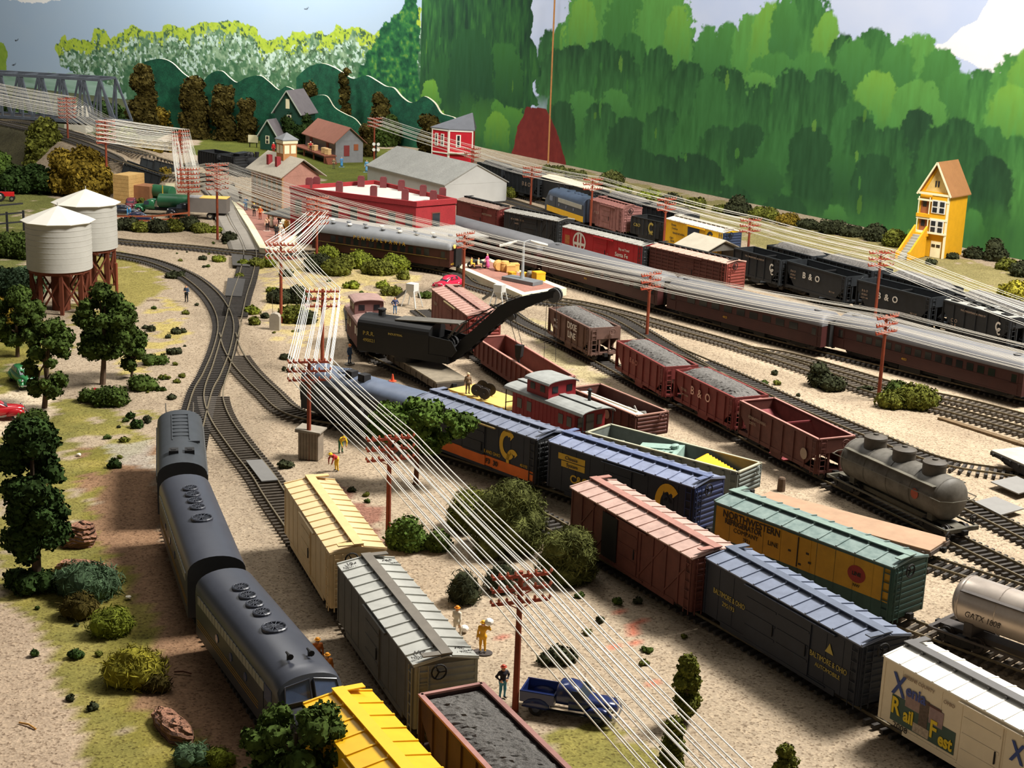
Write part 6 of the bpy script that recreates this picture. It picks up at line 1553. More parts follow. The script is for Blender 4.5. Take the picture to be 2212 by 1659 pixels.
line([(bs_[i],0,0,'',3,0.,upn[i]) for i in range(7)]+[(1000,640,505,'rust red telegraph pole beside the small red sedan',3,0.,None),(1397,727,592,'rust red telegraph pole standing alone in mid yard',3,0.,None),(1897,865,684,'rust red telegraph pole by the dark bush of the yard',3,0.,None),(pb4,0,0,'rust red telegraph pole past the side edge',3,0.,None,7.2)],'telegraph_wire',LB,(3,),.02)
pa7=G(1113,1535)+(G(1113,1535)-G(838,1175))
line([(bs_[i],0,0,'',3,0.,lon[i]) for i in range(7)]+[(607,697,528,'rust red telegraph pole beside the grey signal box',3,0.,None),(696,800,628,'rust red telegraph pole behind the crane man in blue',3,0.,None),(667,992,780,'rust red telegraph pole beside the grey planked hut',3,0.,None),(838,1175,945,'rust red telegraph pole beside the cream boxcar and green bush',3,0.,None),(1113,1535,1240,'rust red telegraph pole beside the dark blue pickup',3,0.,None),(pa7,0,0,'rust red telegraph pole below the lower edge',3,0.,None,7.15)],'telegraph_wire',LA,(2,5),.032)
pc9=G(1888,705)+(G(1888,705)-G(1612,590))*1.0
line([(808,345,256,'rust red telegraph pole in front of the painted hill board',3,0.,None),(1018,395,322,'rust red telegraph pole beside the red signal tower',3,0.,None),(1146,447,362,'rust red telegraph pole by the grey warehouse gable',3,0.,None),(1275,498,387,'rust red telegraph pole before the blue and yellow diesel',3,0.,None),(1432,548,430,'rust red telegraph pole before the black gondola',3,0.,None),(1612,590,475,'rust red telegraph pole between yellow boxcar and stock car',3,0.,None),(1888,705,545,'rust red telegraph pole before the lettered black hoppers',3,0.,None),(pc9,0,0,'rust red telegraph pole beyond the covered hopper',3,0.,None,7.2)],'telegraph_wire',LC,(2,3,5),.018)
# ------------------------------------------------------------------ buildings
GLASS=M((34,38,42),.15,.1,1,name='dark_window_glass',spec=.7); CREAMT=M((232,222,186),.6,.06,2); 
def basis(fl,fn,bn,z):
    """footprint from three eave pixels: far front, near front, near back -> origin (near front corner), unit along the front toward the far end, unit to the back, length, depth"""
    a,b,c=V2(G(*fl,z)),V2(G(*fn,z)),V2(G(*bn,z)); u=(a-b); L_=u.length; u/=L_; n=Vector((u.y,-u.x)); 
    if n.dot(c-b)<0: n=-n
    D=abs(n.dot(c-b)); return b,u,n,L_,D
def frame_root(name,label,cat,b,u,n,z=0):
    """local x runs from the near front corner to the far end, local y to the back"""
    root=thing(name,label,cat,(b.x,b.y,z),math.atan2(u.y,u.x)); sg=1 if n.dot(Vector((-u.y,u.x)))>0 else -1
    return root,sg
def gable(root,L_,D,ze,zr,wall,roofm,ov=.5,sg=1,along='x',th=.15,z0=0,nm='wall'):
    m=MB(); m.box(0,L_,min(0,sg*D),max(0,sg*D),z0,ze)
    for x in (0,L_): m.extrude([(0,ze),(sg*D,ze),(sg*D/2,zr)],x-.02,x+.02,'x')
    w=m.build(nm,wall,root); r=MB(); sl=(zr-ze)/(D/2)
    pr=[(-sg*ov,ze-sl*ov),(sg*D/2,zr),(sg*(D+ov),ze-sl*ov)]
    r.loft([[(x,p[0],p[1]+th) for p in pr]+[(x,p[0],p[1]) for p in pr[::-1]] for x in (-ov,L_+ov)]); rr=r.build('roof',roofm,root); return w,rr
def win(root,x,y,z,w,h,face,sg=1,frame=None,glass=None,name='window',bars=True):
    """face 'f': on the front wall y=0, 'n': near gable x=0"""
    m=MB(); f=frame or CREAMT; t=.09
    def bx(a0,a1,z0,z1,d0,d1):
        if face=='f': m.box(a0,a1,min(-sg*d0,-sg*d1),max(-sg*d0,-sg*d1),z0,z1)
        else: m.box(min(-d0,-d1),max(-d0,-d1),min(sg*a0,sg*a1),max(sg*a0,sg*a1),z0,z1)
    c=x if face=='f' else y
    bx(c-w/2-t,c-w/2,z-h/2-t,z+h/2+t,0,.09); bx(c+w/2,c+w/2+t,z-h/2-t,z+h/2+t,0,.09); bx(c-w/2,c+w/2,z+h/2,z+h/2+t,0,.09); bx(c-w/2,c+w/2,z-h/2-t,z-h/2,0,.1)
    if bars: bx(c-w/2,c+w/2,z-.03,z+.03,.02,.08); bx(c-.025,c+.025,z-h/2,z+h/2,.02,.08)
    o=m.build(name,f,root); m=MB(); bx(c-w/2,c+w/2,z-h/2,z+h/2,0,.04); m.build('pane',glass or GLASS,o); return o
# station
b,u,n,L_,D=basis((532,362),(607,383),(718,382),6.3); L_=max(L_,10.5)
root,sg=frame_root('station_building','tan and pink brick station with grey gable roof and little cupola','station',b,u,n)
PB=M((176,128,112),.8,.12,.8,fine=.15); TB=M((178,132,88),.8,.15,.8,fine=.15); GR=M((168,160,144),.8,.1,.5,fine=.12)
ins=.7; r0=MB(); r0.box(ins,L_-ins,min(sg*ins,sg*(D-ins)),max(sg*ins,sg*(D-ins)),0,6.3)
for x in (ins,L_-ins): r0.extrude([(sg*ins,6.25),(sg*(D-ins),6.25),(sg*D/2,8.3)],x-.02,x+.02,'x')
r0.build('wall',PB,root); r=MB(); pr=[(-sg*.1,6.1),(sg*D/2,8.5),(sg*(D+.1),6.1)]; r.loft([[(x,p[0],p[1]+.14) for p in pr]+[(x,p[0],p[1]) for p in pr[::-1]] for x in (-.1,L_+.1)]); r.build('roof',GR,root)
fw=MB(); fw.box(ins,L_-ins,min(sg*(ins-.12),sg*ins),max(sg*(ins-.12),sg*ins),0,2.9)
for i in range(7): x=ins+.1+(L_-2*ins-.2)*i/6; fw.box(x-.18,x+.18,min(sg*(ins-.22),sg*ins),max(sg*(ins-.22),sg*ins),0,6.2)
fw.box(ins,L_-ins,min(sg*(ins-.2),sg*ins),max(sg*(ins-.2),sg*ins),2.9,3.15); fw.build('brick_pilaster',TB,root)
hold=bpy.data.objects.new('front_wall',None)
for i in range(6):
    x=ins+.1+(L_-2*ins-.2)*(i+.5)/6
    for z,h in ((1.35,1.9),(4.7,1.5)):
        m=MB(); m.box(x-.42,x+.42,min(sg*(ins-.14),sg*ins),max(sg*(ins-.14),sg*ins),z-h/2,z+h/2); o=m.build('window',M((120,84,52),.6,.1,2),root); q=MB(); q.box(x-.34,x+.34,min(sg*(ins-.17),sg*ins),max(sg*(ins-.17),sg*ins),z-h/2+.08,z+h/2-.08); q.build('pane',GLASS,o)
bpy.data.objects.remove(hold)
_q=lambda x,y: Vector((b.x+u.x*x+n.x*y,b.y+u.y*x+n.y*y,.85))
STN_N=_q(.5,.3); STN_F=_q(L_-.3,.3)
CHM=M((142,44,48),.7,.1,1.5,fine=.2)
for k,(px,py) in enumerate(((571,350),(596.5,357))):
    q=root.matrix_basis.inverted()@G(px,py,7.0) if False else None
    x=L_*(.62 if k==0 else .38); y=sg*1.6; z=6.1+.14+(8.5-6.1)*(1.6/(D/2)); m=MB(); m.cbox((x,y,z+.45),(.62,.62,1.5)); m.build('chimney',CHM,root)
cu=MB(); cx,cy=L_*.47,sg*D*.5; cu.cbox((cx,cy,9.1),(2.1,2.1,3.0)); co=cu.build('cupola',M((176,126,78),.8,.12,1.5),root)
cr=MB(); cr.lathe([(1.78,0),(1.78,.12),(.05,1.0)],4,(cx,cy,10.75),rot=PI/4); cr.build('cupola_roof',M((124,126,128),.6,.12,1),co)
cb_=MB(); cb_.cbox((cx,cy,10.5),(2.3,2.3,.42)); cb_.build('cupola_cornice',CREAMT,co)
for s in (-.5,.5):
    for dx,dy in ((0,1),(1,0)):
        for zz in (9.5,):
            m=MB()
            if dy: m.cbox((cx+s,cy-sg*1.06,zz),(.75,.06,1.15))
            else: m.cbox((cx-1.06,cy+s,zz),(.06,.75,1.15))
            m.build('cupola_window',CREAMT,co)
# red brick building with flat roof and chimneys
RB=M((150,40,44),.75,.12,.7,fine=.18); zt=7.1
px=[(627,402),(690,397),(809,389),(985,429),(899,436)]; P=[G(x,y,zt) for x,y in px]
b0=G(985,490); root=thing('brick_building','low red brick building with white flat roof and many chimneys','building',(b0.x,b0.y,0)); P=[p-Vector((b0.x,b0.y,0)) for p in P]
m=MB(); poly=[(p.x,p.y) for p in P]; m.loft([[(x,y,0) for x,y in poly],[(x,y,zt-.55) for x,y in poly]]); m.build('wall',RB,root)
cen=Vector((sum(p[0] for p in poly)/5,sum(p[1] for p in poly)/5)); ins_=[(cen.x+(x-cen.x)*.95,cen.y+(y-cen.y)*.95) for x,y in poly]; out_=[(cen.x+(x-cen.x)*1.012,cen.y+(y-cen.y)*1.012) for x,y in poly]
m=MB(); m.loft([[(x,y,zt-.6) for x,y in out_],[(x,y,zt) for x,y in out_],[(x,y,zt) for x,y in ins_],[(x,y,zt-.5) for x,y in ins_]],cap=False); m.loft([[(x,y,zt-.75) for x,y in poly],[(cen.x+(x-cen.x)*1.008,cen.y+(y-cen.y)*1.008,zt-.7) for x,y in poly]],cap=False); m.build('parapet',RB,root)
m=MB(); m.add([(x,y,zt-.5) for x,y in ins_],[(0,1,2,3,4)]); m.build('roof',M((200,194,184),.8,.06,.6),root)
CHD=M((112,52,54),.75,.12,1.5,fine=.2)
for x,y in ((668,402),(684,400),(733,410),(780,398),(828,400),(867,407),(914,418),(956,424),(807,420),(875,427),(936,430)):
    q=G(x,y,zt-.2)-Vector((b0.x,b0.y,0)); m=MB(); m.cbox((q.x,q.y,zt+.1),(.85,.85,1.3)); m.cbox((q.x,q.y,zt+.8),(.65,.65,.16)); m.build('chimney',CHD,root)
def wallwin(pa,pb,t,z,w,h,fr):
    d=(pb-pa).normalized(); q=pa.lerp(pb,t); o=d.cross(Vector((0,0,1))); o=-o if o.y>0 else o
    m=MB(); T=Matrix(((d.x,o.x,0,q.x),(d.y,o.y,0,q.y),(0,0,1,0),(0,0,0,1))); m.box(-w/2-.08,w/2+.08,-.02,.06,z-h/2-.1,z+h/2+.12,T); f=m.build('window',fr,root); m=MB(); m.box(-w/2,w/2,0,.09,z-h/2,z+h/2,T); m.build('pane',GLASS,f)
for z in (1.7,4.6):
    for t in (.07,.22,.37,.52,.67,.82,.95): wallwin(P[0],P[4],t,z,.95,1.7,M((120,62,48),.7,.1,2))
    wallwin(P[4],P[3],.5,z,1.1,1.8,M((120,62,48),.7,.1,2))
cz=3.85; cp=[Vector((-28.6,195.9)),Vector((-12.7,186.9)),Vector((-8.0,190.9)),V2(G(1056,510,cz)),V2(G(945,513,cz))+Vector((0,.4)),Vector((-22.5,188.4))]; c0_=cp[0]; root2=thing('long_canopy','flat grey canopy roof squeezed between the red brick building and the observation coach','canopy',(c0_.x,c0_.y,0)); cp=[q-c0_ for q in cp]
m=MB(); m.loft([[(q.x,q.y,cz-.18) for q in cp],[(q.x,q.y,cz) for q in cp]]); m.build('roof',M((158,156,150),.8,.1,.6),root2)
for t in (.15,.4,.65,.9): q=cp[5].lerp(cp[4],t)+Vector((.1,.9)); m=MB(); m.bar((q.x,q.y,0),(q.x,q.y,cz-.15),.18); m.build('post',M((120,116,108),.7,.1,2),root2)
# grey warehouse
b,u,n,L_,D=basis((794,357),(961,399.5),(1080,389),3.2); root,sg=frame_root('warehouse','long grey warehouse with plain grey gable roof behind the brick building','warehouse',b,u,n)
w,r=gable(root,L_,D,3.2,6.0,M((186,186,182),.75,.06,.5),M((150,150,144),.85,.12,.35,fine=.15),.25,sg)
m=MB(); m.box(-.05,L_,min(-sg*.03,sg*(D)),max(-sg*.03,sg*D),0,.25); m.build('foundation',M((60,58,56),.8,.1,1),root)
# grey gabled shed in the freight rows
b,u,n,L_,D=basis((1455,524),(1525,543),(1600,546),2.7)
root,sg=frame_root('track_shed','small open shed with pale grey gable roof between the freight rows','shed',b,u,n); L_=5.5; D=5.4
m=MB(); 
for x,y in ((.2,.2),(L_-.2,.2),(.2,D-.2),(L_-.2,D-.2)): m.cbox((x,sg*y,1.35),(.2,.2,2.7))
m.box(0,L_,min(sg*(D-.15),sg*D),max(sg*(D-.15),sg*D),0,2.7); m.extrude([(0,2.6),(sg*D,2.6),(sg*D/2,3.7)],-.02,.04,'x'); m.build('wall',M((96,92,84),.8,.15,1),root)
r=MB(); pr=[(-sg*.4,2.55),(sg*D/2,3.85),(sg*(D+.4),2.55)]; r.loft([[(x,p[0],p[1]+.12) for p in pr]+[(x,p[0],p[1]) for p in pr[::-1]] for x in (-.4,L_+.4)]); r.build('roof',M((176,168,150),.85,.1,.6),root)
# canopy on the platform
b,u,n,L_,D=basis((573,462),(640,476),(668,460),2.5); root,sg=frame_root('platform_canopy','grey roofed canopy on the brick platform before the station','canopy',b,u,n); L_=max(L_,5)
m=MB(); m.lathe([(1,0),(1,.12),(.25,1.0),(.02,1.02)],4,(L_/2,sg*D/2,2.5),sx=L_*.74,sy=D*.74,rot=PI/4); m.build('roof',M((112,112,108),.8,.1,1),root)
for x in (.3,L_-.3):
    for y in (.3,D-.3): m=MB(); m.cbox((x,sg*y,1.5),(.16,.16,2.2)); m.build('post',M((196,140,116),.7,.1,2),root)
m=MB(); m.box(.25,L_-.25,min(sg*.22,sg*.36),max(sg*.22,sg*.36),2.25,2.5); m.build('fascia',M((208,164,132),.7,.1,2),root)
# platform: brick top, cream edge
def platform(px,z,label,border=.9):
    P=[p if isinstance(p,Vector) else G(p[0],p[1],z) for p in px]; c=P[0].copy(); c.z=0; root=thing('station_platform',label,'platform',c); P=[p-c for p in P]; k=len(P); ctr=sum(P,Vector())/k
    area=sum(P[i].x*P[(i+1)%k].y-P[(i+1)%k].x*P[i].y for i in range(k)); s=1 if area>0 else -1
    inn=[]
    for i in range(k):
        d0=(P[i]-P[i-1]).normalized(); d1=(P[(i+1)%k]-P[i]).normalized(); n0=Vector((-d0.y,d0.x,0))*s; n1=Vector((-d1.y,d1.x,0))*s; bis=(n0+n1).normalized(); inn.append(P[i]+bis*min(border/max(.35,bis.dot(n0)),border*2.2))
    dn=Vector((0,0,-z))
    m=MB(); m.loft([[tuple(p+dn) for p in P],[tuple(p) for p in P],[tuple(p) for p in inn],[tuple(p-Vector((0,0,.1))) for p in inn]],cap=False); m.build('edge',M((226,218,186),.8,.08,1),root)
    m=MB(); m.add([tuple(p-Vector((0,0,.02))) for p in inn],[tuple(range(k))]); m.build('brick_top',M((158,112,98),.85,.12,.9,fine=.25),root); return root
platform([(497,428),(512,452),(536,490),(561,535),(600,541),(648,507),STN_N,STN_F],.85,'brick topped platform with cream edge before the station')
platform([(985,575),(1128,637),(1224,622),(1055,557)],.85,'brick topped platform wedge with cream edge, carrying crates and lamp')
# platform lamp
p=G(1128,609,.85); root=thing('platform_lamp','grey double armed lamp post on a slab at the platform tip','lamp',(p.x,p.y,.85),-.7)
m=MB(); m.box(-2.3,2.3,-.9,.9,0,.4); m.build('slab',M((112,116,118),.7,.1,1),root); H_=height_at(1122,602,515,.85)
m=MB(); m.tube([(0,0,.4),(0,0,1.0),(0,0,H_)],[.3,.18,.14],8); m.build('post',M((150,154,156),.5,.1,2),root)
for s in (-1,1):
    m=MB(); m.tube([(0,0,H_-.1),(s*.3,s*.6,H_+.1),(s*.6,s*1.0,H_)],.07,6); a_=m.build('lamp_arm',M((150,154,156),.5,.1,2),root)
    m=MB(); m.tube([(s*.4,s*.7,H_+.05),(s*.9,s*1.5,H_-.25),(s*1.5,s*2.4,H_-.5)],[.1,.2,.15],8); m.build('lamp_head',M((186,186,178),.5,.1,2),a_)
# yellow house
Hh=G(2022,562,0.); a=V2(G(1983,548,0)); b_=V2(G(2030,560,0)); c_=V2(G(2078,552,0))
fu=(b_-a); fu=Vector((math.cos(-.55),math.sin(-.55))); root=thing('yellow_house','tall narrow yellow house with brown gable roof and front stairs, against the mural','house',(G(1975,549).x,G(1975,549).y,0),-.72); root.scale=(1.05,1.05,1.13)
W_=4.0; D_=5.0; ZE=7.6; ZR=10.9; YH=M((226,166,30),.6,.08,1.2,fine=.08)
m=MB(); m.box(0,W_,0,D_,0,ZE)
for y in (0.35,D_): m.extrude([(0,ZE),(W_,ZE),(W_/2,ZR)],y-.03,y,'y')
m.box(W_*.45,W_,-.35,0,3.0,ZE-.3); m.build('wall',YH,root)
r=MB(); pr=[(-.3,ZE-.45),(W_/2,ZR+.1),(W_+.3,ZE-.45)]; r.loft([[(p[0],y,p[1]+.12) for p in pr]+[(p[0],y,p[1]) for p in pr[::-1]] for y in (-.35,D_+.3)]); r.build('roof',M((160,112,70),.8,.1,.8,fine=.1),root)
CT=M((238,228,190),.6,.05,2); m=MB()
for x0,x1 in ((-.3,W_/2),(W_+.3,W_/2)): m.bar((x0,-.4,ZE-.38),(x1,-.4,ZR+.14),.2,.12,(0,1,0))
m.box(-.1,W_+.1,-.42,-.3,ZE-.35,ZE-.1); m.box(-.1,W_+.1,-.42,-.2,ZE-1.1,ZE-.9); m.box(-.1,W_+.1,-.42,-.2,4.35,4.6); m.box(-.1,W_+.1,-.5,-.05,2.75,2.95)
m.box(W_-.12,W_+.03,-.38,.05,0,ZE-.4); m.build('trim_board',CT,root)
m=MB(); m.extrude([(.45,ZE-.1),(W_-.45,ZE-.1),(W_/2,ZR-.55)],.2,.3,'y'); m.build('gable_shingle',M((222,190,118),.7,.1,3),root)
for x in (W_/2-.13,W_/2+.22): m=MB(); m.box(x-.09,x+.09,.14,.2,8.2,8.9); m.build('attic_window',GLASS,root)
for z in (3.7,6.0):
    for x in (2.35,3.3):
        m=MB(); m.box(x-.45,x+.45,-.44,-.34,z-.8,z+.75); o=m.build('window',WHITEM,root)
        for dz in (-.4,.32):
            q=MB(); q.box(x-.3,x+.3,-.47,-.43,z+dz-.28,z+dz+.28); q.build('pane',GLASS,o)
    m=MB(); m.box(.25,1.35,-.06,.02,z-1.05,z+.75); o=m.build('door',M((150,92,56),.6,.1,2),root); q=MB(); q.box(.5,1.0,-.1,-.05,z-.2,z+.5); q.build('door_window',GLASS,o)
    for x in (.06,1.55): m=MB(); m.tube([(x,-.38,z-1.0),(x,-.38,z+.95)],.07,8); m.build('porch_post',CT,root)
m=MB(); m.box(-.1,1.8,-.5,0,4.6,5.0); m.box(-.1,1.8,-.9,0,2.4,2.75); m.build('porch_floor',YH,root)
m=MB(); m.box(2.15,3.55,-.08,.02,0,1.9); o=m.build('garage_door',CT,root)
for x in (2.5,3.15): q=MB(); q.box(x-.25,x+.25,-.11,-.07,1.2,1.55); q.build('garage_window',GLASS,o)
m=MB()
for i in range(9): m.box(.15,1.5,-.9-.42*(i+1),-.9-.42*i,0,2.55-.28*i)
m.build('stairs',M((166,166,156),.8,.1,1),root)
for x in (.02,1.62):
    m=MB(); m.extrude([(-.6,0),(-4.9,0),(-4.9,.9),(-4.5,.95),(-.6,3.6)],x-.12,x+.12,'x'); m.build('stair_wall',YH,root)
# red signal tower
p=G(1000,352); root=thing('signal_tower','bright red two storey signal tower with white trim, above the warehouse roof','signal tower',(G(968,352).x,G(968,352).y,0),-.45)
RD=M((190,24,40),.6,.08,1); WT=M((236,228,214),.6,.05,2); f1=V2(G(921,293,6))-V2(G(968,299,6)); m=MB()
A_=[(-4.2,1.2),(0,0),(4.0,2.0),(2.0,6.5),(-2.5,5.5)]
m.loft([[(x,y,-1) for x,y in A_],[(x,y,6.0) for x,y in A_]]); m.build('wall',RD,root)
m=MB(); m.loft([[(x*1.08,y*1.05-.1,6.0) for x,y in A_],[(x*1.08,y*1.05-.1,6.2) for x,y in A_],[(2.2+x*.02,4.8+y*.02,9.0) for x,y in A_]]); m.build('roof',M((108,110,116),.7,.1,.8),root)
def seg_box(a,b,t0,t1,z0,z1,d,mat,nm,par):
    a=Vector(a);b=Vector(b);q0=a.lerp(b,t0);q1=a.lerp(b,t1);dr=(b-a).normalized();o_=Vector((dr.y,-dr.x)); m=MB(); m.loft([[(q0.x,q0.y,z),(q1.x,q1.y,z),(q1.x+o_.x*d,q1.y+o_.y*d,z),(q0.x+o_.x*d,q0.y+o_.y*d,z)] for z in (z0,z1)]); return m.build(nm,mat,par)
for a,b in ((A_[0],A_[1]),(A_[1],A_[2])):
    for t0,t1 in ((0,.05),(.95,1)): seg_box(a,b,t0,t1,0,6,.08,WT,'corner_board',root)
    seg_box(a,b,0,1,5.75,6.0,.1,WT,'trim_board',root); seg_box(a,b,0,1,1.6,1.85,.1,WT,'trim_board',root)
for a,b,ts in ((A_[0],A_[1],((.2,.38),(.55,.73))),(A_[1],A_[2],((.3,.5),))):
    for t0,t1 in ts:
        o=seg_box(a,b,t0,t1,2.9,5.2,.1,WT,'window',root); 
        seg_box(a,b,t0+.05,t1-.05,3.05,4.0,.13,GLASS,'pane',o); seg_box(a,b,t0+.05,t1-.05,4.12,5.05,.13,GLASS,'pane',o)
m=MB(); m.box(.2,3.6,-1.0,.6,1.9,2.0,Matrix.Rotation(.45,4,'Z')); m.build('landing',WT,root)
# green house with two gables, lean shed with dock
p=G(562,322); root=thing('green_house','dark green clapboard house with steep grey roofs behind the station','house',(p.x,p.y,0),-.35)
GH=M((28,66,52),.7,.12,1); SR=M((110,104,106),.8,.12,.8)
def gfront(x0,x1,y0,y1,ze,zr,ov=.45):
    m=MB(); m.box(x0,x1,y0,y1,0,ze)
    for y in (y0,y1): m.extrude([(x0,ze),(x1,ze),((x0+x1)/2,zr)],y-.02,y+.02,'y')
    m.build('wall',GH,root); c=(x0+x1)/2; s=(zr-ze)/((x1-x0)/2); r=MB(); pr=[(x0-ov,ze-s*ov),(c,zr),(x1+ov,ze-s*ov)]
    r.loft([[(q[0],y,q[1]+.15) for q in pr]+[(q[0],y,q[1]) for q in pr[::-1]] for y in (y0-ov,y1+ov)]); r.build('roof',SR,root)
    m=MB()
    for xa in (x0-ov,x1+ov): m.bar((xa,y0-ov-.05,ze-s*ov+.05),(c,y0-ov-.05,zr+.05),.18,.1,(0,1,0))
    m.build('barge_board',M((170,178,164),.7,.1,2),root)
gfront(0,3.6,0,5,3.0,5.6); gfront(1.5,7.0,3.0,9,7.2,11.0)
for x,y,z,w,h in ((1.6,0,1.9,.8,1.5),(4.6,3.0,5.9,.9,1.3),(4.3,3.0,8.6,.8,1.8)):
    m=MB(); m.box(x-w/2,x+w/2,y-.1,y,z-h/2,z+h/2); o=m.build('window',CREAMT,root)
    for dz in (-.25,.25):
        q=MB(); q.box(x-w*.3,x+w*.3,y-.13,y-.09,z+dz*h-.2*h,z+dz*h+.18*h); 
        if z<8: q.build('pane',GLASS,o)
m=MB(); m.box(3.6,3.7,1.0,2.4,1.1,2.9); m.build('side_window',CREAMT,root)
p=G(547,318); root=thing('yard_sign','cream notice board on posts beside the green house','sign',(p.x,p.y,0),-.2)
m=MB(); m.box(-1,1,-.08,.08,.9,2.3); m.build('board',CREAMT,root); m=MB()
for x in (-.7,.7): m.cbox((x,0,.5),(.14,.14,1.0)); m.build('post',BLK,root)
b,u,n,L_,D=basis((660,284),(725,305),(768,299),3.9); root,sg=frame_root('freight_shed','grey clapboard freight shed with brown roof and plank loading dock','shed',b,u,n); L_=max(L_,6)
GS=M((124,124,126),.75,.12,1); w,r=gable(root,L_,D,3.9,6.2,GS,M((140,92,74),.8,.12,.8,fine=.12),.6,sg)
DB=M((126,72,52),.8,.15,1.5)
m=MB(); m.box(-.6,L_+1,min(-sg*2.4,0),max(-sg*2.4,0),1.2,1.4); 
for x in (-.3,L_*.33,L_*.66,L_+.7): m.cbox((x,-sg*2.2,.6),(.25,.25,1.2))
m.build('loading_dock',DB,root)
for i in range(4): m=MB(); m.box(-1.0-.3*i,-.7-.3*i,min(-sg*2.2,-sg*.4),max(-sg*2.2,-sg*.4),0,1.1-.28*i); m.build('step',DB,root)
for x,ww in ((L_*.25,1.2),(L_*.8,1.3)): m=MB(); m.box(x-ww/2,x+ww/2,min(-sg*.08,0),max(-sg*.08,0),1.4,3.5); m.build('door',M((120,56,46),.7,.12,2),root)
m=MB(); m.box(-.08,0,min(sg*D*.3,sg*D*.5),max(sg*D*.3,sg*D*.5),1.2,3.1); m.build('door',M((120,44,42),.7,.12,2),root)
m=MB(); m.box(-.08,0,min(sg*D*.66,sg*D*.82),max(sg*D*.66,sg*D*.82),2.2,3.3); m.build('window',M((140,76,44),.6,.1,2),root)
Rs=root.matrix_basis.copy(); Rs=Matrix.Translation(root.location)@Matrix.Rotation(root.rotation_euler[2],4,'Z')
for i,(x,y,sx,sz) in enumerate(((L_*.62,-1.2,.8,1.0),(L_*.52,-1.2,1.4,.8),(L_*.44,-1.3,.7,1.0),(L_*.14,-1.2,1.2,1.1),(L_*.04,-1.2,.9,1.1))):
    m=MB(); m.cbox((0,0,sz/2),(sx,.8,sz)); m.box(-sx/2-.03,sx/2+.03,-.43,.43,sz*.1,sz*.2); m.box(-sx/2-.03,sx/2+.03,-.43,.43,sz*.8,sz*.9); o=m.build('wooden_crate',M((216,180,128),.7,.12,2)); o.location=Rs@Vector((x,sg*y,1.41)); o.rotation_euler=(0,0,root.rotation_euler[2]+.1*i); tag(o,'pale wooden crate on the plank dock of the freight shed','crate','crates on the freight shed dock')
# water towers
def water_tower(px,py,label,sc=1.0):
    p=G(px,py); root=thing('water_tower',label,'water tower',(p.x,p.y,0)); root.scale=(sc,)*3
    Wd=M((172,170,162),.8,.07,.7,bump=.15); RS=M((100,48,29),.8,.2,1.2)
    m=MB(); m.lathe([(3.2,4.3),(3.2,4.5),(3.17,9.1),(3.1,9.1)],40); m.build('tank',Wd,root,smooth='auto')
    b=MB()
    for i in range(9): z=4.6+i*.54; b.lathe([(3.2,z),(3.205,z+.02),(3.205,z+.06),(3.2,z+.09)],40)
    b.build('tank_hoop',Wd,root,smooth='auto')
    m=MB(); m.lathe([(3.2,9.05),(3.62,9.05),(3.65,9.12),(.08,10.5),(.02,10.52)],10,rot=.3); m.build('roof',M((206,202,190),.7,.04,.8),root)
    m=MB(); m.cyl((0,0,10.4),(0,0,10.85),.05,6); m.build('finial',Wd,root)
    m=MB(); m.lathe([(2.9,4.0),(3.0,4.0),(3.0,4.3),(2.9,4.3)],24); 
    for k in range(5): y=-2.4+1.2*k; m.box(-(9-y*y)**.5,(9-y*y)**.5,y-.12,y+.12,3.85,4.3)
    m.build('platform_beam',RS,root)
    m=MB(); m.cyl((0,0,0),(0,0,4.0),.9,14); m.build('riser_pipe',RS,root)
    for k in range(8):
        t=2*PI*(k+.4)/8; m=MB(); m.bar((2.75*math.cos(t),2.75*math.sin(t),-.05),(2.75*math.cos(t),2.75*math.sin(t),4.1),.34); m.build('leg',RS,root)
    for k in range(8):
        t=2*PI*(k+.4)/8; t2=2*PI*(k+1.4)/8; a=Vector((2.75*math.cos(t),2.75*math.sin(t),0)); b=Vector((2.75*math.cos(t2),2.75*math.sin(t2),0)); m=MB(); m.bar(a+Vector((0,0,.2)),b+Vector((0,0,3.7)),.16); m.bar(b+Vector((0,0,.2)),a+Vector((0,0,3.7)),.16); m.build('cross_brace',RS,root)
    return root
water_tower(133,668,'grey water tower with white cone roof, the front one of two')
water_tower(192,617,'grey water tower with white cone roof, partly behind the other')
pp=G(253,650); m=MB(); m.cyl((0,0,0),(0,0,4.0),.16,8); m.lathe([(.5,-.05),(.5,.25),(.2,.35)],14); o=m.build('standpipe',M((122,58,34),.8,.2,1.2)); o.location=(pp.x,pp.y,0); tag(o,'rust brown pipe on a round white footing beside the rear water tower','pipe')
